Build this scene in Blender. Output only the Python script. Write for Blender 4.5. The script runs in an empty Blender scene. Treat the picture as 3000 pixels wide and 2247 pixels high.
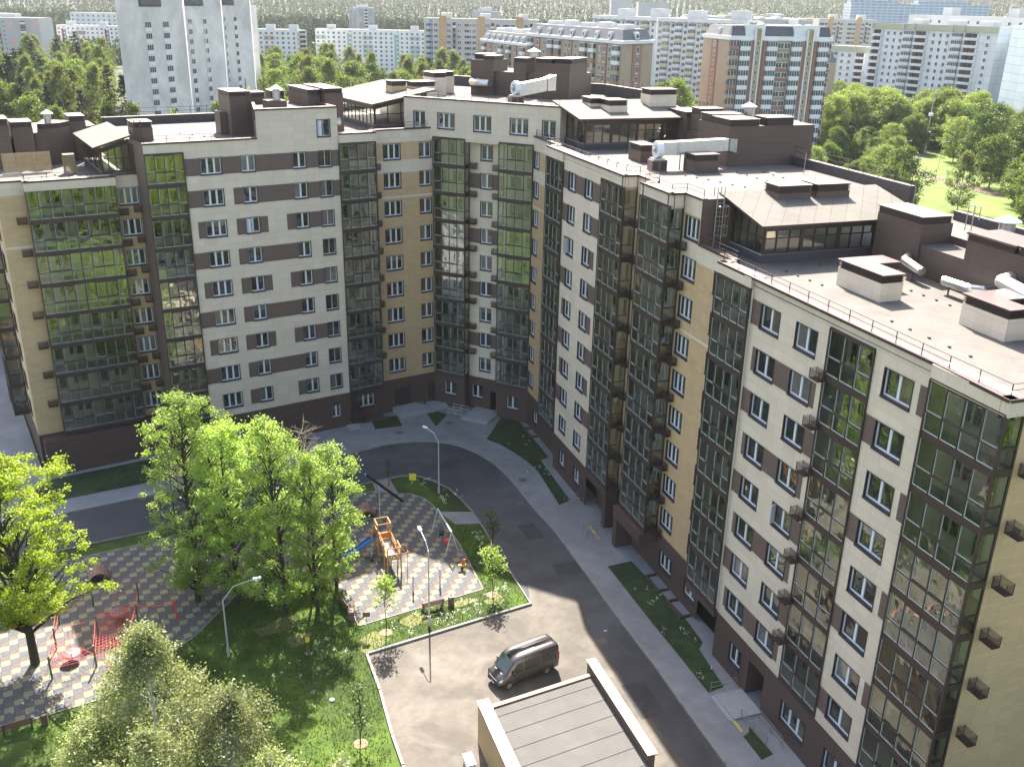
import bpy, math, random
import numpy as np
from mathutils import Matrix, Vector
random.seed(7)
# ------------------------------------------------------------------ camera, world, sun, exposure
SC = bpy.context.scene
COL = SC.collection
H = 44.793
TH, RO = math.radians(21.6314), math.radians(1.1637)
cd = bpy.data.cameras.new('camera'); cam = bpy.data.objects.new('camera', cd); COL.objects.link(cam)
cd.sensor_width = 36; cd.lens = 36*2820.15/3000; cd.clip_end = 9000; cd.clip_start = 0.5
_s, _c = math.sin(TH), math.cos(TH)
_r0, _u0, _f0 = Vector((1, 0, 0)), Vector((0, _s, _c)), Vector((0, _c, -_s))
_r = math.cos(RO)*_r0 + math.sin(RO)*_u0
_u = -math.sin(RO)*_r0 + math.cos(RO)*_u0
cam.matrix_world = Matrix(((_r.x, _u.x, -_f0.x, 0), (_r.y, _u.y, -_f0.y, 0), (_r.z, _u.z, -_f0.z, H), (0, 0, 0, 1)))
SC.camera = cam
SUN_EL = math.radians(45.3)
SUN_DIR = Vector((-0.0995*math.cos(SUN_EL), 0.995*math.cos(SUN_EL), math.sin(SUN_EL))).normalized()   # towards the sun
world = bpy.data.worlds.new('World'); SC.world = world; world.use_nodes = True
wn = world.node_tree; wn.nodes.clear()
sky = wn.nodes.new('ShaderNodeTexSky'); sky.sky_type = 'NISHITA'; sky.sun_disc = False
sky.sun_elevation = SUN_EL; sky.sun_rotation = math.atan2(SUN_DIR.x, SUN_DIR.y)
sky.air_density = 1.0; sky.dust_density = 2.0; sky.ozone_density = 1.0
bg = wn.nodes.new('ShaderNodeBackground'); bg.inputs['Strength'].default_value = 0.125
wo = wn.nodes.new('ShaderNodeOutputWorld')
wm = wn.nodes.new('ShaderNodeMix'); wm.data_type = 'RGBA'; wm.blend_type = 'MULTIPLY'; wm.inputs[0].default_value = 1; wm.inputs[7].default_value = (1.12, .99, .87, 1)
wn.links.new(sky.outputs[0], wm.inputs[6]); wn.links.new(wm.outputs[2], bg.inputs[0]); wn.links.new(bg.outputs[0], wo.inputs[0])
sl = bpy.data.lights.new('sun', 'SUN'); sl.energy = 5.0; sl.angle = math.radians(0.5); sl.color = (1.0, 0.93, 0.83)
sun = bpy.data.objects.new('sun', sl); COL.objects.link(sun)
sun.rotation_euler = SUN_DIR.to_track_quat('Z', 'Y').to_euler(); sun.location = SUN_DIR*300
SC.view_settings.view_transform = 'Standard'; SC.view_settings.look = 'None'
SC.view_settings.exposure = 2.15; SC.view_settings.gamma = 1
SC.render.engine = 'CYCLES'
SC.cycles.max_bounces = 7; SC.cycles.transparent_max_bounces = 12; SC.cycles.diffuse_bounces = 4
SC.cycles.glossy_bounces = 3; SC.cycles.transmission_bounces = 2; SC.cycles.volume_bounces = 0
SC.cycles.caustics_reflective = False; SC.cycles.caustics_refractive = False

# ------------------------------------------------------------------ materials
MATS = {}
def nt_new(name):
    m = bpy.data.materials.new(name); m.use_nodes = True; nt = m.node_tree; nt.nodes.clear()
    out = nt.nodes.new('ShaderNodeOutputMaterial'); return m, nt, out
def N(nt, typ, **kw):
    n = nt.nodes.new(typ)
    for k, v in kw.items():
        if k.startswith('_'): setattr(n, k[1:], v)
        else: n.inputs[k.replace('#', ' ')].default_value = v
    return n
def c4(c): return (c[0], c[1], c[2], 1)
def mul(c, f): return tuple(max(0, min(1, x*f)) for x in c)
def principled(nt, out, rough=.8, metal=0, ior=1.45, spec=.5):
    b = nt.nodes.new('ShaderNodeBsdfPrincipled'); b.inputs['Roughness'].default_value = rough
    b.inputs['Metallic'].default_value = metal; b.inputs['IOR'].default_value = ior
    b.inputs['Specular IOR Level'].default_value = spec
    nt.links.new(b.outputs[0], out.inputs[0]); return b
def mat(name, col, rough=.8, metal=0, var=.12, scale=1.5, bump=0, bscale=20, spec=.5, detail=4, col2=None, stain=0):
    if name in MATS: return MATS[name]
    m, nt, out = nt_new(name); b = principled(nt, out, rough, metal, spec=spec); L = nt.links.new
    tc = nt.nodes.new('ShaderNodeTexCoord'); src = tc.outputs['Object']
    if var > 0 or col2:
        n = N(nt, 'ShaderNodeTexNoise', Scale=scale, Detail=detail, Roughness=.6); L(src, n.inputs['Vector'])
        mx = N(nt, 'ShaderNodeMix', _data_type='RGBA'); L(n.outputs['Fac'], mx.inputs['Factor'])
        r = N(nt, 'ShaderNodeMapRange'); r.inputs['From Min'].default_value = .3; r.inputs['From Max'].default_value = .7
        L(n.outputs['Fac'], r.inputs['Value']); L(r.outputs[0], mx.inputs['Factor'])
        mx.inputs[6].default_value = c4(mul(col, 1-var)); mx.inputs[7].default_value = c4(col2 if col2 else mul(col, 1+var))
        last = mx.outputs[2]
        if stain > 0:
            n2 = N(nt, 'ShaderNodeTexNoise', Scale=scale*.18, Detail=6, Roughness=.65, Distortion=.6); L(src, n2.inputs['Vector'])
            r2 = N(nt, 'ShaderNodeMapRange'); r2.inputs['From Min'].default_value = .42; r2.inputs['From Max'].default_value = .68
            r2.inputs['To Min'].default_value = 1-stain; r2.inputs['To Max'].default_value = 1+stain*.6
            L(n2.outputs['Fac'], r2.inputs['Value'])
            vm = N(nt, 'ShaderNodeVectorMath', _operation='SCALE'); L(last, vm.inputs[0]); L(r2.outputs[0], vm.inputs['Scale']); last = vm.outputs[0]
        L(last, b.inputs['Base Color'])
    else: b.inputs['Base Color'].default_value = c4(col)
    if bump > 0:
        n3 = N(nt, 'ShaderNodeTexNoise', Scale=bscale, Detail=3); L(src, n3.inputs['Vector'])
        bp = N(nt, 'ShaderNodeBump', Strength=bump, Distance=.02); L(n3.outputs['Fac'], bp.inputs['Height']); L(bp.outputs[0], b.inputs['Normal'])
    MATS[name] = m; return m
def tile_mat(name, col, w, h, mortar=.02, mcol=None, rough=.55, var=.06, offset=0.0, spec=.3, stain=.06, cvar=.05, rot=0, nscale=.35):
    if name in MATS: return MATS[name]
    m, nt, out = nt_new(name); b = principled(nt, out, rough, spec=spec); L = nt.links.new
    uv = nt.nodes.new('ShaderNodeUVMap'); uv.uv_map = 'uv'
    br = nt.nodes.new('ShaderNodeTexBrick'); br.offset = offset; br.squash = 1
    br.inputs['Scale'].default_value = 1; br.inputs['Brick Width'].default_value = w; br.inputs['Row Height'].default_value = h
    br.inputs['Mortar Size'].default_value = mortar; br.inputs['Mortar Smooth'].default_value = .2; br.inputs['Bias'].default_value = 0
    br.inputs['Color1'].default_value = c4(mul(col, 1-cvar)); br.inputs['Color2'].default_value = c4(mul(col, 1+cvar))
    br.inputs['Mortar'].default_value = c4(mcol if mcol else mul(col, .62))
    mpp = nt.nodes.new('ShaderNodeMapping'); mpp.inputs['Rotation'].default_value = (0, 0, rot); L(uv.outputs[0], mpp.inputs['Vector']); L(mpp.outputs[0], br.inputs['Vector'])
    n = N(nt, 'ShaderNodeTexNoise', Scale=nscale, Detail=8, Roughness=.75, Distortion=.4); L(uv.outputs[0], n.inputs['Vector'])
    r = N(nt, 'ShaderNodeMapRange'); r.inputs['From Min'].default_value = .3; r.inputs['From Max'].default_value = .7
    r.inputs['To Min'].default_value = 1-stain; r.inputs['To Max'].default_value = 1+stain; L(n.outputs['Fac'], r.inputs['Value'])
    vm = N(nt, 'ShaderNodeVectorMath', _operation='SCALE'); L(br.outputs['Color'], vm.inputs[0]); L(r.outputs[0], vm.inputs['Scale'])
    L(vm.outputs[0], b.inputs['Base Color']); MATS[name] = m; return m
def window_glass(name, col, ior, wave=.25, rough=.01, wscale=.9):
    m, nt, out = nt_new(name); b = principled(nt, out, rough, ior=ior, spec=.5); L = nt.links.new
    tc = nt.nodes.new('ShaderNodeTexCoord'); oi = nt.nodes.new('ShaderNodeObjectInfo')
    ad = N(nt, 'ShaderNodeVectorMath', _operation='ADD'); ge = nt.nodes.new('ShaderNodeNewGeometry')
    L(ge.outputs['Position'], ad.inputs[0])
    n = N(nt, 'ShaderNodeTexNoise', Scale=.8, Detail=2); L(ge.outputs['Position'], n.inputs['Vector'])
    cr = N(nt, 'ShaderNodeMix', _data_type='RGBA'); L(n.outputs['Fac'], cr.inputs['Factor'])
    cr.inputs[6].default_value = c4(mul(col, .4)); cr.inputs[7].default_value = c4(mul(col, 1.8)); L(cr.outputs[2], b.inputs['Base Color'])
    n2 = N(nt, 'ShaderNodeTexNoise', Scale=wscale, Detail=1); L(ge.outputs['Position'], n2.inputs['Vector'])
    bp = N(nt, 'ShaderNodeBump', Strength=wave, Distance=.06); L(n2.outputs['Fac'], bp.inputs['Height']); L(bp.outputs[0], b.inputs['Normal'])
    MATS[name] = m; return m
def clear_glass(name, tint, ior, wave=.2, wscale=1.1):
    m, nt, out = nt_new(name); L = nt.links.new
    ge = nt.nodes.new('ShaderNodeNewGeometry')
    n2 = N(nt, 'ShaderNodeTexNoise', Scale=wscale, Detail=1.5); L(ge.outputs['Position'], n2.inputs['Vector'])
    bp = N(nt, 'ShaderNodeBump', Strength=wave, Distance=.06); L(n2.outputs['Fac'], bp.inputs['Height'])
    fr = N(nt, 'ShaderNodeFresnel', IOR=ior)
    tr = N(nt, 'ShaderNodeBsdfTransparent', Color=c4(tint)); gl = N(nt, 'ShaderNodeBsdfGlossy', Roughness=.015, Color=(.92, .96, .88, 1))
    L(bp.outputs[0], gl.inputs['Normal'])
    mx = nt.nodes.new('ShaderNodeMixShader'); L(fr.outputs[0], mx.inputs[0]); L(tr.outputs[0], mx.inputs[1]); L(gl.outputs[0], mx.inputs[2])
    L(mx.outputs[0], out.inputs[0]); MATS[name] = m; return m
def leaf_mat(name, col, var=.35, trans=.5, hue=None, scale=.35):
    m, nt, out = nt_new(name); L = nt.links.new
    tc = nt.nodes.new('ShaderNodeTexCoord'); oi = nt.nodes.new('ShaderNodeObjectInfo')
    n = N(nt, 'ShaderNodeTexNoise', Scale=scale, Detail=4, Roughness=.7); L(tc.outputs['Object'], n.inputs['Vector'])
    mx = N(nt, 'ShaderNodeMix', _data_type='RGBA')
    r = N(nt, 'ShaderNodeMapRange'); r.inputs['From Min'].default_value = .3; r.inputs['From Max'].default_value = .7
    L(n.outputs['Fac'], r.inputs['Value']); L(r.outputs[0], mx.inputs['Factor'])
    mx.inputs[6].default_value = c4(mul(col, 1-var)); mx.inputs[7].default_value = c4(hue if hue else mul(col, 1+var))
    r2 = N(nt, 'ShaderNodeMapRange'); r2.inputs['To Min'].default_value = .78; r2.inputs['To Max'].default_value = 1.25; L(oi.outputs['Random'], r2.inputs['Value'])
    vm = N(nt, 'ShaderNodeVectorMath', _operation='SCALE'); L(mx.outputs[2], vm.inputs[0]); L(r2.outputs[0], vm.inputs['Scale'])
    d = nt.nodes.new('ShaderNodeBsdfDiffuse'); t = nt.nodes.new('ShaderNodeBsdfTranslucent')
    L(vm.outputs[0], d.inputs[0])
    tm = N(nt, 'ShaderNodeVectorMath', _operation='MULTIPLY'); tm.inputs[1].default_value = (1.12, 1.15, .55); L(vm.outputs[0], tm.inputs[0]); L(tm.outputs[0], t.inputs[0])
    ms = N(nt, 'ShaderNodeMixShader', Fac=trans); L(d.outputs[0], ms.inputs[1]); L(t.outputs[0], ms.inputs[2])
    g = N(nt, 'ShaderNodeBsdfGlossy', Roughness=.55, Color=(.5, .5, .45, 1)); m2 = N(nt, 'ShaderNodeMixShader', Fac=.07)
    L(ms.outputs[0], m2.inputs[1]); L(g.outputs[0], m2.inputs[2]); L(m2.outputs[0], out.inputs[0])
    MATS[name] = m; return m

BEIGE = tile_mat('beige_panel', (.575, .49, .39), 1.2, .6, .013, (.44, .375, .30), rough=.6)
TAN = tile_mat('tan_panel', (.46, .33, .19), .9, .3, .009, (.36, .25, .14), rough=.6)
BROWN = tile_mat('brown_panel', (.128, .090, .076), .9, .3, .01, rough=.5)
PLINTH = tile_mat('plinth_tile', (.088, .058, .051), .6, .3, .01, rough=.5)
MECH = tile_mat('rooftop_tile', (.100, .070, .059), 1.2, .5, .012, rough=.45)
FRAMEB = mat('bay_metal', (.045, .029, .025), .45, 0, .1)
TRIM = mat('reveal_metal', (.030, .026, .034), .5, 0, .1)
WHITE = mat('white_plastic', (.60, .63, .68), .4, 0, .03)
COPING = mat('coping_metal', (.15, .10, .095), .45, .3, .12, scale=1)
RAILM = mat('rail_metal', (.055, .035, .032), .5, 0, .1)
ROOFM = mat('roof_membrane', (.118, .108, .098), .85, 0, .14, scale=.8, stain=.22, bump=.1, detail=8)
ROOFR = tile_mat('roof_membrane_strips', (.119, .110, .100), 9, 1.0, .022, (.095, .09, .085), .85, rot=math.radians(19), stain=.2, nscale=.5, offset=.4)
ROOFL = tile_mat('roof_membrane_strips_left', (.120, .112, .102), 9, 1.0, .022, (.095, .09, .085), .85, rot=-math.radians(32), stain=.2, nscale=.5, offset=.4)
ROOFD = mat('roof_upstand', (.055, .050, .052), .7, 0, .15)
ROOFG = tile_mat('pavilion_roofing', (.125, .118, .102), 7, 1.0, .025, (.075, .07, .062), .85, rot=math.radians(-71), stain=.16, nscale=.5, offset=.37)
CAPM = mat('vent_cap', (.16, .105, .098), .35, .2, .12)
LOUV = mat('vent_louvre', (.035, .022, .02), .5, 0, .1)
STEEL = mat('galvanised_steel', (.46, .47, .48), .28, .9, .08, scale=5)
FOIL = mat('foil_wrap', (.48, .49, .48), .4, .7, .1, scale=4, bump=.6, bscale=3)
INWALL = mat('loggia_plaster', (.78, .75, .64), .9, 0, .08)
INFLOOR = mat('loggia_slab', (.70, .70, .68), .9, 0, .08)
RAILB = mat('railing_bars', (.28, .30, .28), .6, 0, 0)
WGLASS = window_glass('window_pane', (.022, .026, .022), 2.2, .4)
CGLASS = window_glass('curtained_pane', (.12, .12, .11), 2.0, .4); BRGLASS = window_glass('shaded_pane', (.09, .075, .055), 2.0, .4)
CLOTH = mat('white_cloth', (.62, .62, .60), .9, 0, .1); CABINET = mat('cabinet_wood', (.22, .14, .08), .7, 0, .2)
FRAMEHL = mat('inner_frame_highlight', (.42, .47, .44), .5, 0, .05)  # edge highlight of the inner frames put into a pale colour
BGLASS = clear_glass('loggia_glass', (.96, .99, .95), 2.9, .5)
PGLASS = clear_glass('pavilion_glass', (.75, .79, .75), 2.6, .15)
BASKET = mat('perforated_metal', (.050, .030, .026), .6, 0, .15)
DOORM = mat('door_metal', (.035, .022, .022), .5, 0, .1)
CURT = mat('orange_curtain', (.45, .17, .04), .8, 0, .2, scale=6)

# ------------------------------------------------------------------ mesh helpers
WM = {}
class MB:
    def __init__(s, fr=None): s.v = []; s.f = []; s.m = []; s.mats = []; s.fr = fr
    def mi(s, m):
        if m not in s.mats: s.mats.append(m)
        return s.mats.index(m)
    def add(s, pts, faces, m):
        o = len(s.v); k = s.mi(m)
        for p in pts: s.v.append(s.fr(*p) if s.fr else tuple(p))
        for f in faces: s.f.append(tuple(o+i for i in f)); s.m.append(k)
    def quad(s, a, b, c, d, m): s.add([a, b, c, d], [(0, 1, 2, 3)], m)
    def tri(s, a, b, c, m): s.add([a, b, c], [(0, 1, 2)], m)
    def box(s, x0, y0, z0, x1, y1, z1, m, top=None):
        P = [(x0, y0, z0), (x1, y0, z0), (x1, y1, z0), (x0, y1, z0), (x0, y0, z1), (x1, y0, z1), (x1, y1, z1), (x0, y1, z1)]
        s.add(P, [(0, 3, 2, 1), (0, 1, 5, 4), (1, 2, 6, 5), (2, 3, 7, 6), (3, 0, 4, 7)], m)
        s.add(P, [(4, 5, 6, 7)], top or m)
    def hexa(s, P, m, top=None):   # P: bottom 4 ccw, top 4
        s.add(P, [(0, 3, 2, 1), (0, 1, 5, 4), (1, 2, 6, 5), (2, 3, 7, 6), (3, 0, 4, 7)], m); s.add(P, [(4, 5, 6, 7)], top or m)
    def prism(s, poly, z0, z1, m, top=None, bottom=True):
        n = len(poly)
        s.add([(x, y, z0) for x, y in poly]+[(x, y, z1) for x, y in poly], [(i, (i+1) % n, n+(i+1) % n, n+i) for i in range(n)], m)
        s.add([(x, y, z1) for x, y in poly], [tuple(range(n))], top or m)
        if bottom: s.add([(x, y, z0) for x, y in poly], [tuple(range(n-1, -1, -1))], m)
    def tube(s, p, q, r, m, n=6, r2=None, cap=True):
        p = Vector(p); q = Vector(q); d = q-p
        if d.length < 1e-6: return
        d.normalize(); a = d.orthogonal().normalized(); b = d.cross(a); r2 = r if r2 is None else r2
        P = [tuple(p+a*r*math.cos(2*math.pi*i/n)+b*r*math.sin(2*math.pi*i/n)) for i in range(n)]
        P += [tuple(q+a*r2*math.cos(2*math.pi*i/n)+b*r2*math.sin(2*math.pi*i/n)) for i in range(n)]
        F = [(i, (i+1) % n, n+(i+1) % n, n+i) for i in range(n)]
        if cap: F += [tuple(range(n-1, -1, -1)), tuple(range(n, 2*n))]
        s.add(P, F, m)
    def path(s, pts, r, m, n=6):
        for a, b in zip(pts[:-1], pts[1:]): s.tube(a, b, r, m, n)
    def lathe(s, prof, c, m, n=14):   # prof: (r, z) list
        P = []
        for r, z in prof:
            for i in range(n): P.append((c[0]+r*math.cos(2*math.pi*i/n), c[1]+r*math.sin(2*math.pi*i/n), c[2]+z))
        F = []
        for k in range(len(prof)-1):
            for i in range(n): F.append((k*n+i, k*n+(i+1) % n, (k+1)*n+(i+1) % n, (k+1)*n+i))
        F.append(tuple(range(n-1, -1, -1))); F.append(tuple((len(prof)-1)*n+i for i in range(n)))
        s.add(P, F, m)
    def mesh(s, name, smooth=False):
        me = bpy.data.meshes.new(name); me.from_pydata(s.v, [], s.f)
        for m in s.mats: me.materials.append(m)
        if s.f: me.polygons.foreach_set('material_index', s.m)
        if smooth: me.polygons.foreach_set('use_smooth', [True]*len(me.polygons))
        if s.f:
            uv = me.uv_layers.new(name='uv'); me.update()
            V = np.array(s.v); nl = len(me.loops)
            li = np.zeros(nl, dtype=np.int32); me.loops.foreach_get('vertex_index', li)
            ls = np.zeros(len(me.polygons), dtype=np.int32); lt = np.zeros(len(me.polygons), dtype=np.int32)
            me.polygons.foreach_get('loop_start', ls); me.polygons.foreach_get('loop_total', lt)
            nn = np.zeros(len(me.polygons)*3); me.polygons.foreach_get('normal', nn); nn = nn.reshape(-1, 3)
            NL = np.repeat(nn, lt, axis=0); P = V[li]
            hx = np.hypot(NL[:, 0], NL[:, 1]); hx[hx < 1e-6] = 1
            tx, ty = -NL[:, 1]/hx, NL[:, 0]/hx
            flat = np.abs(NL[:, 2]) > .75
            U = np.where(flat, P[:, 0], P[:, 0]*tx+P[:, 1]*ty); Vv = np.where(flat, P[:, 1], P[:, 2])
            uv.data.foreach_set('uv', np.stack([U, Vv], 1).astype(np.float32).ravel())
        return me
    def build(s, name, parent=None, M=None, smooth=False):
        return place(name, s.mesh(name, smooth), parent, M)
I4 = Matrix.Identity(4)
def place(name, me, parent=None, M=None):
    """M = world matrix of the object (default: mesh is in world coordinates; under a parent, M may be None)."""
    o = bpy.data.objects.new(name, me); COL.objects.link(o)
    M = M if M is not None else I4
    WM[o.name] = M.copy()
    if parent is not None:
        o.parent = parent; o.matrix_basis = WM[parent.name].inverted() @ M
    else: o.matrix_basis = M
    return o
def T(x, y, z, rz=0, s=1):
    return Matrix.Translation((x, y, z)) @ Matrix.Rotation(rz, 4, 'Z') @ Matrix.Scale(s, 4)
def tag(o, label=None, cat=None, group=None, kind=None):
    if label: o['label'] = label
    if cat: o['category'] = cat
    if group: o['group'] = group
    if kind: o['kind'] = kind
    return o
def thing(name, label, cat, loc=(0, 0, 0), rz=0, group=None, s=1):
    o = place(name, None, None, T(loc[0], loc[1], loc[2], rz, s)); o.empty_display_size = .3
    return tag(o, label, cat, group)
def dup(root, M, label=None, group=None, parent=None):
    r = root.copy(); COL.objects.link(r); WM[r.name] = M.copy()
    if parent is not None: r.parent = parent; r.matrix_basis = WM[parent.name].inverted() @ M
    else: r.matrix_basis = M
    if label: r['label'] = label
    if group: r['group'] = group
    def rec(a, b):
        for ch in a.children:
            c = ch.copy(); COL.objects.link(c); c.parent = b; WM[c.name] = WM[b.name] @ c.matrix_basis; rec(ch, c)
    rec(root, r); return r
class Fr:
    def __init__(s, dx, dy): l = math.hypot(dx, dy); s.d = (dx/l, dy/l); s.n = (-dy/l, dx/l); s.ang = math.atan2(dy, dx)
    def __call__(s, t, n, z): return (s.d[0]*t+s.n[0]*n, s.d[1]*t+s.n[1]*n, z)
    def M(s, t, n, z): return T(*s(t, n, z), s.ang)
    def xy(s, t, n): p = s(t, n, 0); return (p[0], p[1])
LF, RF, CF = Fr(.849, .528), Fr(.3286, -.9445), Fr(.8988, -.4384)
def Wz(k): return 5.8+3*(k-1)
# ================================================================== the apartment building
BM = T(0, 100, 0)
BLD = thing('apartment_building', 'long angled apartment building with beige, tan and brown panels and glazed bays round the courtyard', 'building', (0, 100, 0))
def wall(name, fr, n, t0, t1, z0, z1, base, zones=(), holes=(), depth=.2):
    """panelled wall with openings; zones: (t0,t1,z0,z1,mat); holes: (t0,t1,z0,z1)"""
    ts = sorted({t0, t1} | {min(max(v, t0), t1) for z in list(zones)+list(holes) for v in z[:2]})
    zs = sorted({z0, z1} | {min(max(v, z0), z1) for z in list(zones)+list(holes) for v in z[2:4]})
    mb = MB(fr)
    for i in range(len(ts)-1):
        for j in range(len(zs)-1):
            a, b, c, d = ts[i], ts[i+1], zs[j], zs[j+1]
            if b-a < 1e-4 or d-c < 1e-4: continue
            tc, zc = (a+b)/2, (c+d)/2
            if any(h[0] < tc < h[1] and h[2] < zc < h[3] for h in holes): continue
            m = base
            for q in zones:
                if q[0] < tc < q[1] and q[2] < zc < q[3]: m = q[4]
            mb.quad((a, n, c), (b, n, c), (b, n, d), (a, n, d), m)
    for h in holes:
        if len(h) > 4: continue
    return mb.build(name, BLD)
WINS = []     # (dist, fr, t, n, z, w, h, panes, kind)
def win(fr, t, n, z, w=1.4, h=1.56, panes=2, kind=0):
    p = fr(t, n, z); WINS.append((math.dist((p[0], p[1], p[2]), (0, 0, H)), fr, t, n, z, w, h, panes, kind))
    return (t-w/2, t+w/2, z-h/2, z+h/2)
def win_geo(fm, gm, sm, w, h, panes, kind, d=.2, var=0):
    """local: x along wall, y into wall, z up; origin centre of opening"""
    x0, x1, z0, z1 = -w/2, w/2, -h/2, h/2
    # dark metal reveal
    sm.quad((x0, 0, z0), (x0, d, z0), (x0, d, z1), (x0, 0, z1), TRIM); sm.quad((x1, 0, z1), (x1, d, z1), (x1, d, z0), (x1, 0, z0), TRIM)
    sm.quad((x0, 0, z1), (x0, d, z1), (x1, d, z1), (x1, 0, z1), TRIM); sm.quad((x0, 0, z0), (x1, 0, z0), (x1, d, z0), (x0, d, z0), TRIM)
    for a, b, c, e in ((x0-.05, z0-.05, x0, z1+.05), (x1, z0-.05, x1+.05, z1+.05), (x0, z1, x1, z1+.05)):
        sm.box(a, -.03, b, c, .003, e, TRIM)
    sm.box(x0-.05, -.07, z0-.13, x1+.05, .004, z0, TRIM)
    if kind == 1: fm_m, p = WHITE, .035
    else: fm_m, p = WHITE, .075
    y0, y1 = d-.06, d+.02
    fm.box(x0, y0, z0, x0+p, y1, z1, fm_m); fm.box(x1-p, y0, z0, x1, y1, z1, fm_m)
    fm.box(x0+p, y0, z0, x1-p, y1, z0+p+.02, fm_m); fm.box(x0+p, y0, z1-p, x1-p, y1, z1, fm_m)
    for i in range(1, panes):
        xc = x0+(x1-x0)*i/panes; pp = p*1.15 if kind == 0 else p*.6
        fm.box(xc-pp, y0-.01, z0+p+.02, xc+pp, y1-.01, z1-p, fm_m)
    for i in range(panes):
        a, b = x0+(x1-x0)*i/panes, x0+(x1-x0)*(i+1)/panes
        gmt = CGLASS if (var == 1 and i == 0) or var == 2 else (BRGLASS if var == 3 and i == panes-1 else WGLASS)
        if var == 5 and i == 0:
            gm.quad((a+p, d+.05, z0+p), (b, d+.05, z0+p), (b, d+.05, z1-p), (a+p, d+.05, z1-p), BRGLASS)
            fm.hexa([(a+p, d-.02, z0+p), (a+p+.05, d-.02, z0+p), (a+p+.30, d-.55, z0+p), (a+p+.25, d-.55, z0+p), (a+p, d-.02, z1-p), (a+p+.05, d-.02, z1-p), (a+p+.30, d-.55, z1-p), (a+p+.25, d-.55, z1-p)], WHITE); continue
        gm.quad((a, d-.01, z0+p), (b, d-.01, z0+p), (b, d-.01, z1-p), (a, d-.01, z1-p), gmt)
    if var == 4: gm.quad((x0+p, d-.02, z1-p-.5), (x1-p, d-.02, z1-p-.5), (x1-p, d-.02, z1-p), (x0+p, d-.02, z1-p), CGLASS)
def flush_windows():
    WINS.sort(key=lambda a: a[0]); cache = {}; rv = random.Random(12)
    rest = None
    for i, (dist, fr, t, n, z, w, h, panes, kind) in enumerate(WINS):
        if i < 100:
            var = rv.choice((0, 0, 0, 0, 0, 1, 2, 3, 4, 0, 0, 5)); key = (round(w, 2), round(h, 2), panes, kind, var)
            if key not in cache:
                a, b, c = MB(), MB(), MB(); win_geo(a, b, c, w, h, panes, kind, var=var)
                cache[key] = (a.mesh('window'), b.mesh('pane'), c.mesh('surround'))
            M = fr.M(t, n, z); o = place('window', cache[key][0], BLD, M)
            place('pane', cache[key][1], o, M); place('surround', cache[key][2], o, M)
        else:
            if rest is None: rest = MB()
            tmp = MB(); win_geo(tmp, tmp, tmp, w, h, panes, kind, var=rv.choice((0, 0, 0, 0, 0, 1, 2, 3, 4, 0, 0)))
            off = fr.M(t, n, z); V = [tuple(off @ Vector(v)) for v in tmp.v]; o0 = len(rest.v); rest.v += V
            for f, mi in zip(tmp.f, tmp.m): rest.f.append(tuple(o0+q for q in f)); rest.m.append(rest.mi(tmp.mats[mi]))
    if rest: tag(rest.build('window', BLD), kind='stuff')
BAYT = {}
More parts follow.
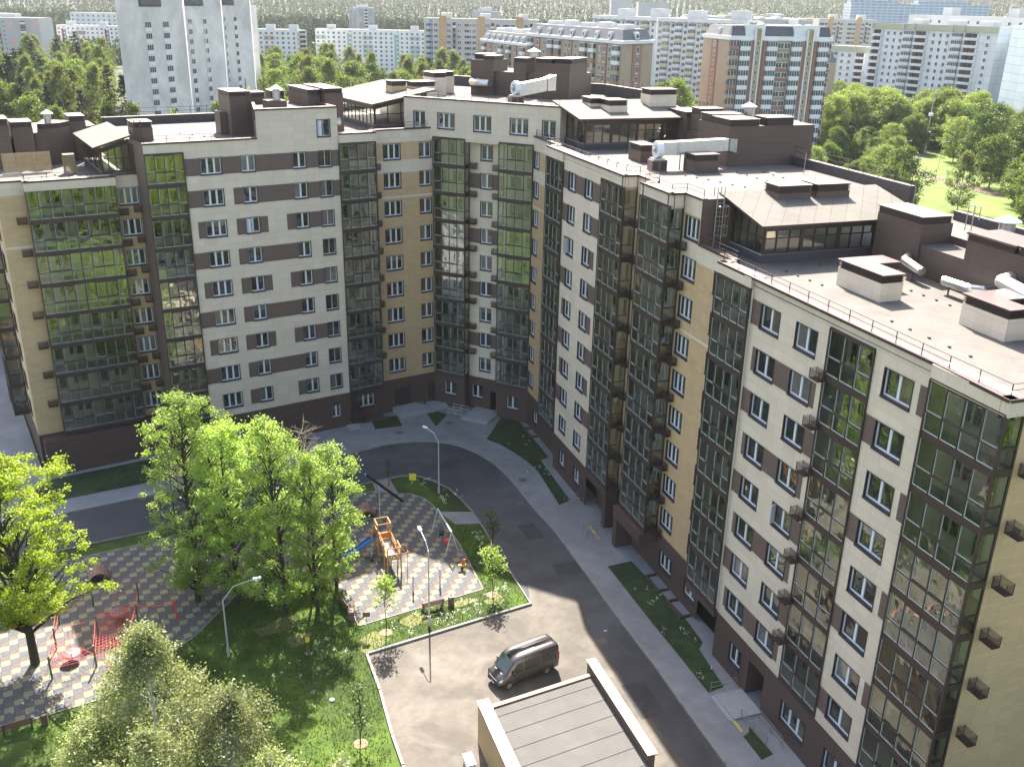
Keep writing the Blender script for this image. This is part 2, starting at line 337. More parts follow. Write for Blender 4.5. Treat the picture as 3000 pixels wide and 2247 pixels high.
def bay_meshes(w, dep, ncol, ret_l, ret_r, dbl=False, variant=0):
    key = (round(w, 2), round(dep, 2), ncol, ret_l, ret_r, dbl, variant)
    if key in BAYT: return BAYT[key]
    F, G, S, I = MB(), MB(), MB(), MB()
    hz = 3.0; sp = .30; mid = 1.33
    S.box(0, -.03, 0, w, .1, sp, FRAMEB)
    halves = [(0, w)] if not dbl else [(0, w/2), (w/2, w)]
    for (a, b) in halves:
        xs = [a+(b-a)*i/ncol for i in range(ncol+1)]
        for i, x in enumerate(xs):
            r = .055 if i in (0, ncol) else (.038 if i in (1, 2, ncol-1) and ncol > 2 else .022)
            xa, xb = max(a, x-r), min(b, x+r)
            F.box(xa, -.05, mid, xb, .09, hz, FRAMEB)
            F.box(max(a, x-.018) if 0 < i < ncol else xa, -.05, sp, min(b, x+.018) if 0 < i < ncol else xb, .09, mid, FRAMEB)
        F.box(a+.075, -.04, mid-.035, b-.075, .08, mid+.035, FRAMEB); F.box(a+.075, -.04, hz-.09, b-.075, .08, hz-.002, FRAMEB)
        for i in range(1, ncol-1):
            x0, x1 = xs[i]+.05, xs[i+1]-.05
            F.box(x0, -.045, mid+.036, x1, .07, mid+.1, FRAMEB); F.box(x0, -.045, hz-.16, x1, .07, hz-.091, FRAMEB)
        for i in range(ncol):
            for (z0_, z1_) in ((sp, mid), (mid, hz-.09)):
                xa_, xb_ = xs[i]+.05, xs[i+1]-.05; F.box(xa_, -.01, z0_+.03, xb_, .05, z0_+.075, FRAMEHL); F.box(xa_, -.01, z0_+.075, xa_+.035, .05, z1_-.04, FRAMEHL)  # highlight painted as pale strips along bottom and left of each pane
            G.quad((xs[i], .02, sp), (xs[i+1], .02, sp), (xs[i+1], .02, mid), (xs[i], .02, mid), BGLASS)
            G.quad((xs[i], .02, mid), (xs[i+1], .02, mid), (xs[i+1], .02, hz), (xs[i], .02, hz), BGLASS)
    for side, on in ((0, ret_l), (1, ret_r)):
        x = 0 if side == 0 else w; sx = 1 if side == 0 else -1
        if on:
            S.box(min(x, x+sx*.1), .1, 0, max(x, x+sx*.1), dep, sp, FRAMEB)
            F.box(min(x, x+sx*.08), dep-.12, sp, max(x, x+sx*.08), dep, hz, FRAMEB)
            F.box(min(x, x+sx*.08), .09, mid-.035, max(x, x+sx*.08), dep-.12, mid+.035, FRAMEB)
            F.box(min(x, x+sx*.08), .09, hz-.1, max(x, x+sx*.08), dep-.12, hz-.002, FRAMEB)
            G.quad((x+sx*.04, .1, sp), (x+sx*.04, dep, sp), (x+sx*.04, dep, hz), (x+sx*.04, .1, hz), BGLASS)
    Is = []
    for vv in range(5):
     I = MB()
     for side, on in ((0, ret_l), (1, ret_r)):
        x = 0 if side == 0 else w; sx = 1 if side == 0 else -1
        if not on: I.quad((x+sx*.02, .1, 0), (x+sx*.02, dep, 0), (x+sx*.02, dep, hz), (x+sx*.02, .1, hz), INWALL)
    # loggia room: slab, ceiling, rear wall with door and window
     I.box(.1, .1, .2, w-.1, dep, sp-.01, INFLOOR); I.quad((.1, .1, hz-.02), (.1, dep, hz-.02), (w-.1, dep, hz-.02), (w-.1, .1, hz-.02), WHITE)
     y = dep-.02; I.quad((0, y, 0), (w, y, 0), (w, y, hz), (0, y, hz), INWALL)
     for (a, b) in halves:
         mir = (variant+vv) % 2
         def X(u): return a+(b-a)*(1-u if mir else u)
         d0, d1 = sorted((X(.10), X(.10+.78/(b-a)))); w0, w1 = sorted((X(.45), X(.45+1.35/(b-a)))) if b-a > 3 else (0, 0)
         for (p, q, z0) in ((d0, d1, sp+.02), (w0, w1, 1.25)):
             if q-p < .3: continue
             q = min(q, b-.12)
             I.box(p, y-.05, z0, p+.08, y-.003, 2.55, WHITE); I.box(q-.08, y-.05, z0, q, y-.003, 2.55, WHITE)
             I.box(p+.08, y-.05, 2.47, q-.08, y-.003, 2.55, WHITE); I.box(p+.08, y-.05, z0, q-.08, y-.003, z0+(.7 if z0 < 1 else .1), WHITE)
             if z0 > 1: I.box((p+q)/2-.05, y-.05, z0+.1, (p+q)/2+.05, y-.003, 2.47, WHITE)
             I.quad((p+.08, y-.012, z0), (q-.08, y-.012, z0), (q-.08, y-.012, 2.5), (p+.08, y-.012, 2.5), WGLASS)
     if vv == 1: I.quad((w*.1, .3, sp+.3), (w*.45, .3, sp+.3), (w*.45, .3, 2.6), (w*.1, .3, 2.6), CLOTH)
     if vv == 2: I.box(w-.75, dep-.5, sp, w-.15, dep-.06, 2.1, CABINET); I.box(w*.35, dep*.5, sp, w*.35+.5, dep*.5+.35, sp+.8, CLOTH)
     if vv == 3: I.box(.15, dep-.6, sp, .6, dep-.06, 1.6, CLOTH); I.box(w*.55, .3, sp, w*.55+.7, .6, sp+.55, CABINET)
     if vv == 4: I.quad((w*.55, .28, 1.4), (w*.92, .28, 1.4), (w*.92, .28, 2.9), (w*.55, .28, 2.9), CGLASS)
     Is.append(I.mesh('rear_wall'))
    R = MB()
    k = int((w-.3)/.16)
    for i in range(k+1):
        x = .15+(w-.3)*i/k; R.quad((x-.012, .2, sp), (x+.012, .2, sp), (x+.012, .2, 1.28), (x-.012, .2, 1.28), RAILB)
    R.box(.1, .18, 1.28, w-.1, .22, 1.32, RAILB)
    if ret_r or ret_l:
        for side, on in ((0, ret_l), (1, ret_r)):
            if not on: continue
            x = .2 if side == 0 else w-.2
            kk = max(1, int((dep-.3)/.16))
            for i in range(kk+1):
                yy = .2+(dep-.35)*i/kk; R.quad((x, yy-.012, sp), (x, yy+.012, sp), (x, yy+.012, 1.28), (x, yy-.012, 1.28), RAILB)
            R.box(x-.02, .22, 1.28, x+.02, dep-.1, 1.32, RAILB)
    BAYT[key] = tuple(m.mesh(nm) for m, nm in ((S, 'glazed_balcony'), (F, 'frame'), (G, 'glass'), (R, 'railing')))+(Is,)
    return BAYT[key]
def bay(fr, t0, t1, n, dep, k1, k2, ncol=4, ret_l=False, ret_r=False, dbl=False, variant=0):
    ms = bay_meshes(t1-t0, dep, ncol, ret_l, ret_r, dbl, variant)
    for k in range(k1, k2+1):
        M = fr.M(t0, n, Wz(k)-1.66)
        o = place('glazed_balcony', ms[0], BLD, M)
        for me, nm in zip(ms[1:4], ('frame', 'glass', 'railing')): place(nm, me, o, M)
        place('rear_wall', ms[4][(k*7+int(t0*3)+k*k) % 5 if (k+int(t0)) % 2 else 0], o, M)
    mb = MB(fr); z0, z1 = Wz(k1)-1.66, Wz(k2)+1.34
    mb.box(t0-.02, n-.06, z0-.1, t1+.02, n+dep, z0, FRAMEB); mb.box(t0-.02, n-.06, z1, t1+.02, n+.12, z1+.08, FRAMEB)
    for x in ([t0, t1]): mb.box(x-.05, n-.07, z0, x+.05, n+.1, z1, FRAMEB)
    mb.build('bay_edge_trim', BLD)
BK = None
def basket(fr, t, n, z, yaw=0):
    global BK
    if BK is None:
        m = MB(); w, d, h = .86, .5, .62
        m.box(-w/2, 0, 0, w/2, d, .03, BASKET)
        for i in range(9):
            zz = .05+i*.068
            for y in (0, d-.02): m.box(-w/2, y, zz, w/2, y+.015, zz+.022, BASKET)
            for x in (-w/2, w/2-.015): m.box(x, .02, zz, x+.015, d-.02, zz+.022, BASKET)
        for x in (-w/2, w/2-.03):
            for y in (0, d-.03): m.box(x, y, .03, x+.03, y+.03, h*.62+.27, BASKET)
        BK = m.mesh('air_conditioner_basket')
    M = T(*fr(t, n, z), fr.ang+yaw); place('air_conditioner_basket', BK, BLD, M)

def band(k): return (Wz(k)-.87, Wz(k)+.75)
PT = 4.12   # top of the plinth
# ---- left front (beige with brown stripes), plane n = 93.5
hA = []; zA = []
for k in range(1, 10):
    hA += [win(LF, 24.08, 93.5, Wz(k)-.02, 1.95, 1.5, 3), win(LF, 27.65, 93.5, Wz(k)-.02, 1.36, 1.5, 2), win(LF, 32.78, 93.5, Wz(k)-.02, 1.34, 1.5, 2)]
for k in range(1, 11): hA.append(win(LF, 35.48, 93.5, Wz(k)-.04, 1.34, 1.56, 2, 1))
def zb(t0, t1, k): a, b = band(k); zA.append((t0, t1, a, b, BROWN))
zb(21.6, 36.95, 9); zb(21.6, 23.1, 8); zb(26.0, 36.95, 8); zb(22.33, 23.1, 7); zb(26.05, 29.2, 7); zb(31.13, 36.2, 7)
zb(21.6, 23.1, 6); zb(26.0, 32.2, 6); zb(22.33, 23.1, 5); zb(26.0, 29.2, 5); zb(31.12, 36.2, 5); zb(21.6, 23.1, 4); zb(26.0, 32.2, 4)
zb(22.3, 23.1, 3); zb(25.97, 29.13, 3); zb(31.13, 34.8, 3); zb(21.6, 23.1, 2); zb(26.0, 32.2, 2); zb(25.96, 27.0, 1); zb(31.16, 32.15, 1)
zA.append((18.1, 36.95, 32.15, 36, BEIGE))
hA.append((18.1, 28.7, 32.15, 36)); hA.append((18.1, 21.65, 0, 31.2))
for t, w, p in ((24.2, 1.9, 3), (35.3, 1.0, 2)): hA.append(win(LF, t, 93.5, 2.2, w, 1.45, p))
wall('wall', LF, 93.5, 18.1, 36.95, 0, 34.75, BEIGE, [(18.1, 36.95, 0, PT, PLINTH)]+zA, hA)
# cornice piece above the left narrow bay and its flank
mb = MB(LF); mb.quad((18.1, 97.8, 0), (18.1, 93.5, 0), (18.1, 93.5, 32.1), (18.1, 97.8, 32.1), BROWN)
mb.quad((18.1, 93.46, 31.15), (21.65, 93.46, 31.15), (21.65, 93.46, 32.1), (18.1, 93.46, 32.1), BEIGE); mb.quad((18.1, 94.9, 0), (21.65, 94.9, 0), (21.65, 94.9, PT), (18.1, 94.9, PT), PLINTH)
mb.quad((21.65, 94.9, 0), (21.65, 93.5, 0), (21.65, 93.5, PT), (21.65, 94.9, PT), PLINTH)
mb.build('wall', BLD)
bay(LF, 18.12, 21.6, 93.42, 1.4, 1, 9, 4, False, False, variant=0)
# ---- far-left step: yellow wall, double bay, recessed window strip
def line(fr, n, t0, t1, z): return (t0, t1, z-.1, z+.1, BEIGE)
hZ = [win(LF, 17.1, 97.7, Wz(k), 1.45 if 0 else 1.75, 1.56, 3) for k in range(1, 9)]
wall('wall', LF, 97.7, 5.9, 18.1, 0, 28.9, TAN, [(5.9, 18.1, 0, PT, PLINTH), (5.9, 18.1, 27.6, 29, BEIGE), line(LF, 0, 5.9, 18.1, 22.85)], hZ+[(8.2, 15.85, 4.2, 28.0)])
mb = MB(LF); mb.box(8.15, 96.65, 28.05, 15.95, 97.69, 28.93, BEIGE); mb.build('wall', BLD)
mb = MB(LF); mb.box(6.2, 96.2, 0, 17.9, 97.69, 3.9, PLINTH); mb.build('wall', BLD)
bay(LF, 8.2, 15.85, 96.75, 2.3, 1, 8, 4, True, True, dbl=True, variant=0)
hY = [win(Fr(*[LF.n[0], LF.n[1]]), 0, 0, 0)] if 0 else []
SF = Fr(.528, -.849)     # side face of the far-left wing, looking left: t grows towards the camera
def sconv(t, n): p = LF.xy(t, n); return (p[0]*SF.d[0]+p[1]*SF.d[1], p[0]*SF.n[0]+p[1]*SF.n[1])
sA = sconv(5.9, 97.7); sB = sconv(5.9, 150)
hS = [win(SF, sconv(5.9, 101.9)[0], sA[1], Wz(k), 2.0, 1.56, 2) for k in range(1, 9)]
wall('wall', SF, sA[1], sB[0], sA[0], 0, 28.9, TAN, [(sB[0], sA[0], 0, PT, PLINTH), (sB[0], sA[0], 27.6, 29, BEIGE), (sconv(5.9, 103.6)[0], sA[0]-3.2, PT, 28.9, BEIGE)], hS)
bay(SF, sconv(5.9, 108.6)[0], sconv(5.9, 104.2)[0], sA[1]-1.4, 1.4, 1, 8, 4, False, True)
# ---- middle: bay, tan wall, centre block, tan wall
bay(LF, 36.98, 40.95, 93.35, 1.4, 1, 9, 4, False, True, variant=1)
hB = []
for k in range(1, 10): hB += [win(LF, 43.4, 94.75, Wz(k), 1.95, 1.56, 3), win(LF, 47.3, 94.75, Wz(k), 1.35, 1.56, 2)]
hB.append(win(LF, 39.4, 94.752, 2.2, 1.9, 1.45, 3))
wall('wall', LF, 94.75, 36.95, 49.55, 0, 32.1, TAN, [(36.9, 49.6, 0, PT, PLINTH), (36.9, 49.6, 30.75, 33, BEIGE), (40.9, 49.6, 27.55, 28.93, BEIGE), line(LF, 0, 40.9, 49.6, 25.0)], hB+[(36.95, 40.9, PT, 31)])
mb = MB(LF); mb.box(36.97, 93.3, 31.2, 40.97, 94.74, 32.08, BEIGE); mb.build('wall', BLD)
hC = [win(CF, t, 91.0, 32.9, 2.0, 1.56, 3) for t in (-52.8, -48.45, -44.2)]
hC += [win(CF, -56.1, 91.0, 32.85, 1.35, 1.7, 2), win(CF, -40.85, 91.0, 32.85, 1.4, 1.7, 2)]
wall('wall', CF, 91.0, -58.0, -39.6, 30.9, 35.12, BEIGE, [], hC)
wall('wall', CF, 91.0, -54.5, -42.4, 0, 30.9, BEIGE, [(-54.5, -42.4, 0, PT, PLINTH)], [(-54.45, -42.4, PT, 30.9), (-50.5, -46.4, 0, PT), win(CF, -52.4, 91.0, 2.5, 1.5, 1.5, 2), win(CF, -44.3, 91.0, 2.3, 1.4, 1.5, 2)])
hC2 = [win(CF, -48.45, 92.1, Wz(k), 1.4, 1.56, 2) for k in range(1, 10)]+[win(CF, -49.4, 92.1, 2.3, 1.4, 1.5, 2), (-47.7, -46.5, 0, 2.6)]
wall('wall', CF, 92.1, -50.5, -46.4, 0, 30.9, BEIGE, [(-50.5, -46.4, 0, PT, PLINTH)]+[(-50.5, -46.4, *band(k), BROWN) for k in (8, 6, 4, 2)], hC2)
mb = MB(CF); mb.quad((-50.5, 91.0, 30.9), (-50.5, 92.1, 30.9), (-46.4, 92.1, 30.9), (-46.4, 91.0, 30.9), BEIGE)
mb.quad((-50.5, 92.1, 0), (-50.5, 91.0, 0), (-50.5, 91.0, PT), (-50.5, 92.1, PT), PLINTH); mb.quad((-46.4, 91, 0), (-46.4, 92.1, 0), (-46.4, 92.1, PT), (-46.4, 91, PT), PLINTH)
mb.box(-47.7, 94.0, 0, -46.5, 94.1, 2.6, DOORM); mb.quad((-47.7, 92.1, 0), (-47.7, 94, 0), (-47.7, 94, 2.6), (-47.7, 92.1, 2.6), PLINTH); mb.quad((-46.5, 94, 0), (-46.5, 92.1, 0), (-46.5, 92.1, 2.6), (-46.5, 94, 2.6), PLINTH)
mb.build('wall', BLD)
bay(CF, -54.4, -50.5, 90.95, 1.15, 1, 9, 4, False, True, variant=0)
bay(CF, -46.4, -42.5, 90.95, 1.15, 1, 9, 4, True, False, variant=1)
hD = [win(RF, -93.3, 34.65, Wz(k), 1.45, 1.56, 2) for k in range(1, 10)]+[win(RF, -91.6, 34.652, 2.0, 1.3, 1.4, 2)]
wall('wall', RF, 34.65, -94.3, -83.1, 0, 32.1, TAN, [(-95, -83, 0, PT, PLINTH), (-95, -83, 30.75, 33, BEIGE), (-95, -83, 27.55, 28.93, BEIGE), line(RF, 0, -95, -83, 25.0)], hD)
bay(RF, -87.4, -83.15, 33.45, 1.3, 1, 9, 4, False, False, variant=0)
mb = MB(RF); mb.box(-87.45, 33.4, 31.2, -83.12, 34.64, 32.08, BEIGE)
mb.quad((-87.4, 34.65, 4.1), (-87.4, 33.5, 4.1), (-87.4, 33.5, 32), (-87.4, 34.65, 32), FRAMEB); mb.build('wall', BLD)
# ---- right front, upper part (plane n = 33.55)
hE = []; zE = []
for k in range(1, 10): hE += [win(RF, -81.0, 33.55, Wz(k)-.03, 1.65, 1.53, 2), win(RF, -77.2, 33.55, Wz(k)-.03, 1.65, 1.53, 2)]
zE.append((-83.15, -74.5, *band(9), BROWN))
for k in range(2, 9):
    e = k % 2 == 0; zE.append((-83.15 if e else -82.5, -81.8, *band(k), BROWN)); zE.append((-76.4, -74.5 if e else -75.4, *band(k), BROWN))
hE += [win(RF, -80.8, 33.55, 2.1, 1.5, 1.5, 2), win(RF, -76.9, 33.55, 2.1, 1.5, 1.5, 2)]
wall('wall', RF, 33.55, -83.12, -74.5, 0, 32.1, BEIGE, [(-84, -74, 0, PT-.1, PLINTH)]+zE, hE)
bay(RF, -74.5, -70.0, 33.5, 1.2, 1, 9, 4, False, True, variant=1)
bay(RF, -67.05, -62.2, 33.5, 1.2, 1, 9, 4, False, True, variant=0)
hF = []
for k in range(1, 10):
    hF += [win(RF, -60.85, 34.7, Wz(k), 1.95, 1.56, 3)]
for k in range(1, 9): hF += [win(RF, -56.2, 34.7, Wz(k), 1.9, 1.56, 2)]
hF += [win(RF, -60.4, 34.701, 2.0, 2.1, 1.45, 3), win(RF, -56.3, 34.701, 2.0, 1.7, 1.4, 2), (-73.0, -71.6, 0, 2.5)]
wall('wall', RF, 34.7, -74.6, -54.9, 0, 28.9, TAN, [(-75, -54.9, 0, PT, PLINTH), (-59.7, -54.9, 27.6, 29, BEIGE), (-62.2, -54.9, 27.55, 28.9, BEIGE), (-70, -67.05, 27.55, 28.9, BEIGE), line(RF, 0, -75, -54.9, 22.0)], hF)
wall('wall', RF, 34.7, -74.6, -59.7, 28.9, 32.1, TAN, [(-75, -59, 30.75, 33, BEIGE)], [(-61.825, -59.875, Wz(9)-.78, Wz(9)+.78)])
mb = MB(RF)
mb.box(-83.1, 33.56, 31.0, -70.0, 34.6, 32.08, BEIGE); mb.box(-67.05, 33.52, 31.0, -62.2, 34.6, 32.08, BEIGE)
mb.quad((-74.5, 33.52, 31.2), (-70.0, 33.52, 31.2), (-70.0, 33.52, 32.08), (-74.5, 33.52, 32.08), BEIGE)
mb.quad((-67.05, 34.7, 4.1), (-67.05, 33.5, 4.1), (-67.05, 33.5, 31.2), (-67.05, 34.7, 31.2), TAN)
# F top end wall (brown) facing the lower roof
mb.quad((-59.7, 34.7, 28.5), (-59.7, 52.5, 28.5), (-59.7, 52.5, 32.1), (-59.7, 34.7, 32.1), MECH)
# plinth brackets and pillars under the two bays
mb.box(-74.6, 33.45, 3.3, -69.9, 34.69, 4.02, PLINTH); mb.box(-67.3, 33.0, 3.1, -62.1, 34.69, 4.02, PLINTH)
mb.box(-70.6, 33.5, 0, -69.95, 34.69, 3.3, PLINTH); mb.box(-67.3, 33.1, 0, -66.6, 34.69, 3.1, PLINTH)
mb.box(-55.0, 33.5, 3.5, -50.7, 34.69, 4.02, PLINTH)
mb.box(-73.0, 34.9, 0, -71.6, 34.95, 2.5, DOORM)
mb.build('wall', BLD)
bay(RF, -54.95, -50.75, 33.5, 1.25, 1, 8, 4, False, False, variant=0)
mb = MB(RF); mb.quad((-54.95, 34.7, 4.1), (-54.95, 33.5, 4.1), (-54.95, 33.5, 28.9), (-54.95, 34.7, 28.9), FRAMEB); mb.box(-54.95, 33.5, 28.1, -50.75, 34.6, 28.88, BEIGE); mb.build('wall', BLD)
hG = []; zG = []
for k in range(1, 9):
    hG += [win(RF, -48.62, 33.75, Wz(k)-.06, 2.05, 1.5, 2), win(RF, -44.85, 33.75, Wz(k)-.06, 2.05, 1.5, 2), win(RF, -36.9, 33.75, Wz(k)-.06, 2.15, 1.5, 2)]
    if k % 2: zG += [(-50.12, -43.3, *band(k), BROWN), (-38.85, -37.9, *band(k), BROWN)]
    else:
        zG += [(-50.75, -49.6, *band(k), BROWN), (-35.35, -34.6, *band(k), BROWN)]
        if k < 8: zG += [(-43.9, -42.7, *band(k), BROWN)]
hG += [(-42.72, -38.88, PT+.05, 28.1), win(RF, -47.9, 33.75, 2.1, 1.5, 1.5, 2), win(RF, -40.9, 33.75, 2.1, 2.6, 1.5, 3), win(RF, -36.6, 33.75, 2.1, 2.0, 1.5, 2), (-46.2, -44.3, 0, 3.0)]
wall('wall', RF, 33.75, -50.72, -34.6, 0, 28.9, BEIGE, [(-51, -34, 0, PT-.1, PLINTH)]+zG, hG)
bay(RF, -42.7, -38.9, 33.72, 1.3, 1, 8, 3, False, False, variant=0)
bay(RF, -34.6, -29.85, 33.6, 1.1, 1, 8, 4, False, True, variant=1)
mb = MB(RF); mb.box(-34.65, 33.55, 28.1, -29.75, 34.7, 28.9, BEIGE)
mb.quad((-29.9, 34.7, 0), (-29.9, 52.5, 0), (-29.9, 52.5, 28.9), (-29.9, 34.7, 28.9), TAN)
mb.quad((-34.6, 34.7, 0), (-29.9, 34.7, 0), (-29.9, 34.7, 4.2), (-34.6, 34.7, 4.2), PLINTH)
mb.quad((-34.6, 33.75, 0), (-34.6, 34.7, 0), (-34.6, 34.7, 4.2), (-34.6, 33.75, 4.2), PLINTH)
mb.box(-46.2, 35.6, 0, -44.3, 35.65, 3.0, DOORM); mb.quad((-46.2, 33.75, 0), (-46.2, 35.6, 0), (-46.2, 35.6, 3), (-46.2, 33.75, 3), PLINTH); mb.quad((-44.3, 35.6, 0), (-44.3, 33.75, 0), (-44.3, 33.75, 3), (-44.3, 35.6, 3), PLINTH)
mb.quad((-46.2, 33.75, 3), (-46.2, 35.6, 3), (-44.3, 35.6, 3), (-44.3, 33.75, 3), PLINTH)
mb.build('wall', BLD)
flush_windows()
# air conditioner baskets
for k in range(1, 9):
    z = Wz(k)-1.72
    if k > 1: basket(LF, 7.6, 96.95, z); 
    if k > 1: basket(LF, 16.45, 97.15, z); basket(LF, 17.8, 96.9, z+.25)
for k in range(1, 10):
    z = Wz(k)-1.72
    if k > 1: basket(LF, 41.45, 94.2, z); basket(CF, -49.9, 91.4, z); basket(CF, -46.95, 91.3, z)
    basket(RF, -87.8, 34.1, z); basket(RF, -69.45, 34.1, z); basket(RF, -61.65, 34.1, z)
for k in range(2, 9):
    z = Wz(k)-1.72
    basket(RF, -55.45, 34.0, z); basket(RF, -42.9, 33.15, z-.1); basket(RF, -29.3, 34.9, z, 0)

# ---- roofs and parapets
def roof(name, polys, zr, ze, edges, holes=()):
    mb = MB()
    for p in polys: mb.add([(x, y, zr) for x, y in p], [tuple(range(len(p)))], ROOFL if sum(q[0] for q in p)/len(p) < -6 else ROOFR)
    mb.build('roof', BLD)
def coping(fr, pts, ze, w=.45, inner=.25, h=.06):
    """metal edge strip along pts ((t,n) list), width w to the right-hand inside (towards +n)"""
    mb = MB(fr)
    for (a, b) in zip(pts[:-1], pts[1:]):
        d = Vector((b[0]-a[0], b[1]-a[1])); L = d.length; d /= L; nn = Vector((-d.y, d.x))
        q = [(a[0]-nn.x*.06, a[1]-nn.y*.06), (b[0]-nn.x*.06, b[1]-nn.y*.06), (b[0]+nn.x*w, b[1]+nn.y*w), (a[0]+nn.x*w, a[1]+nn.y*w)]
        mb.prism(q, ze-.02, ze+h, COPING)
        mb.box if 0 else None
        q2 = [(a[0]-nn.x*.075, a[1]-nn.y*.075), (b[0]-nn.x*.075, b[1]-nn.y*.075), (b[0]-nn.x*.061, b[1]-nn.y*.061), (a[0]-nn.x*.061, a[1]-nn.y*.061)]
        mb.prism(q2, ze-.1, ze+h+.01, FRAMEB)
        q3 = [(a[0]+nn.x*(w-.05), a[1]+nn.y*(w-.05)), (b[0]+nn.x*(w-.05), b[1]+nn.y*(w-.05)), (b[0]+nn.x*(w-.01), b[1]+nn.y*(w-.01)), (a[0]+nn.x*(w-.01), a[1]+nn.y*(w-.01))]
        mb.prism(q3, ze-1.0, ze-.021, ROOFD)
    mb.build('roof_coping', BLD)
def railing(fr, pts, z, h=.6, gap=1.9):
    mb = MB(fr)
    for a, b in zip(pts[:-1], pts[1:]):
        L = math.dist(a, b); k = max(1, round(L/gap))
        for i in range(k+1):
            t, n = a[0]+(b[0]-a[0])*i/k, a[1]+(b[1]-a[1])*i/k
            mb.tube((t, n, z), (t, n, z+h), .028, RAILM, 5)
        for zz in (.5, 1.0): mb.tube((a[0], a[1], z+h*zz), (b[0], b[1], z+h*zz), .02, RAILM, 5)
    mb.build('roof_railing', BLD)
LB, RB, CB = 113.2, 52.5, 112
RL, RH = 28.42, 31.55
roof('r', [[LF.xy(*p) for p in ((5.9, 97.7), (8.15, 97.7), (8.15, 96.7), (15.95, 96.7), (15.95, 97.7), (18.1, 97.7), (18.1, 119), (5.9, 119))]], RL, 0, 0)
cornC1 = LF.xy(49.5, 94.8)
roof('r', [[LF.xy(18.1, 93.5), LF.xy(36.9, 93.5), LF.xy(36.9, LB), LF.xy(18.1, LB)],
           [LF.xy(36.9, 93.4), LF.xy(41, 93.4), LF.xy(41, 94.75), cornC1, LF.xy(56, 99), LF.xy(56, 122), LF.xy(36.9, LB)],
           [CF.xy(-42.5, 91.1), RF.xy(-94.3, 34.7), RF.xy(-87.4, 34.7), RF.xy(-87.4, 33.5), RF.xy(-70, 33.5), RF.xy(-70, 34.7), RF.xy(-67.05, 34.7), RF.xy(-67.05, 33.5), RF.xy(-62.2, 33.5), RF.xy(-62.2, 34.7), RF.xy(-59.7, 34.7), RF.xy(-59.7, RB), RF.xy(-100, RB), CF.xy(-40, 118)]], RH, 0, 0)
roof('r', [[RF.xy(*p) for p in ((-59.7, 34.7), (-54.95, 34.7), (-54.95, 33.6), (-29.85, 33.7), (-29.85, RB), (-59.7, RB))]], RL, 0, 0)
roof('r', [[CF.xy(*p) for p in ((-58.0, 91.0), (-39.6, 91.0), (-37.5, 99), (-44, 114), (-66, 114), (-62, 100))]], 34.5, 0, 0)
roof('r', [[LF.xy(*p) for p in ((28.7, 93.5), (36.95, 93.5), (36.95, 105), (31.4, 105), (30.4, 100))]], 34.3, 0, 0)
coping(LF, [(5.9, 97.7), (8.15, 97.7), (8.15, 96.7), (15.95, 96.7), (15.95, 97.7), (18.1, 97.7)], 28.9)
coping(LF, [(18.1, 93.5), (28.7, 93.5)], 32.1); coping(LF, [(28.7, 93.5), (36.95, 93.5)], 34.75)
coping(LF, [(36.98, 93.35), (41.0, 93.35), (41.0, 94.75), (49.55, 94.75)], 32.1, .4)
coping(CF, [(-58.0, 91.0), (-39.6, 91.0)], 35.12)
coping(RF, [(-94.3, 34.65), (-87.4, 34.65), (-87.4, 33.45), (-70.0, 33.45), (-70.0, 34.7), (-67.05, 34.7), (-67.05, 33.45), (-62.15, 33.45), (-62.15, 34.7), (-59.7, 34.7)], 32.1, .4)
coping(RF, [(-59.7, 34.7), (-54.95, 34.7), (-54.95, 33.55), (-34.7, 33.7), (-29.8, 33.55), (-29.8, RB)], 28.9, .5)
railing(LF, [(6, 97.9), (8.3, 97.9), (8.3, 96.9), (15.8, 96.9), (15.8, 97.3)], 28.95); railing(LF, [(18.3, 93.7), (28.5, 93.7)], 32.15)
railing(LF, [(37.1, 93.6), (40.9, 93.6), (40.9, 95.0), (49.2, 95.0)], 32.15); railing(CF, [(-57.8, 91.2), (-39.8, 91.2)], 35.17)
railing(RF, [(-94.0, 34.8), (-87.2, 34.8), (-87.2, 33.7), (-70.2, 33.7), (-70.2, 34.9), (-66.8, 34.9), (-66.8, 33.7), (-62.4, 33.7), (-62.4, 34.9), (-59.9, 34.9)], 32.15)
railing(RF, [(-59.5, 34.9), (-54.7, 34.9), (-54.7, 33.8), (-30.1, 33.85), (-30.1, 50)], 28.95)
def back_parapet(fr, pts, z0, z1):
    mb = MB(fr)
    for a, b in zip(pts[:-1], pts[1:]):
        d = Vector((b[0]-a[0], b[1]-a[1])).normalized(); nn = Vector((-d.y, d.x))
        q = [(a[0], a[1]), (b[0], b[1]), (b[0]+nn.x*.45, b[1]+nn.y*.45), (a[0]+nn.x*.45, a[1]+nn.y*.45)]
        mb.prism(q, z0, z1-.06, ROOFD); mb.prism([(p[0], p[1]) for p in q], z1-.058, z1, COPING)
        q = [(a[0]+nn.x*.46, a[1]+nn.y*.46), (b[0]+nn.x*.46, b[1]+nn.y*.46), (b[0]+nn.x*.5, b[1]+nn.y*.5), (a[0]+nn.x*.5, a[1]+nn.y*.5)]
        mb.prism(q, 0, z1-.061, BEIGE)
    mb.build('parapet', BLD)
back_parapet(LF, [(5.9, 119), (18.1, 119)], 28.4, 29.6)
back_parapet(LF, [(18.1, LB), (36.9, LB), (56, 122)], 31.5, 32.45)
back_parapet(CF, [(-66, 114), (-44, 114), (-37.5, 109), (-34.5, 104)], 34.4, 35.7)
back_parapet(RF, [(-59.7, RB), (-100, RB)][::-1], 31.5, 32.35)
back_parapet(RF, [(-59.7, RB), (-29.8, RB)], 28.4, 29.2)
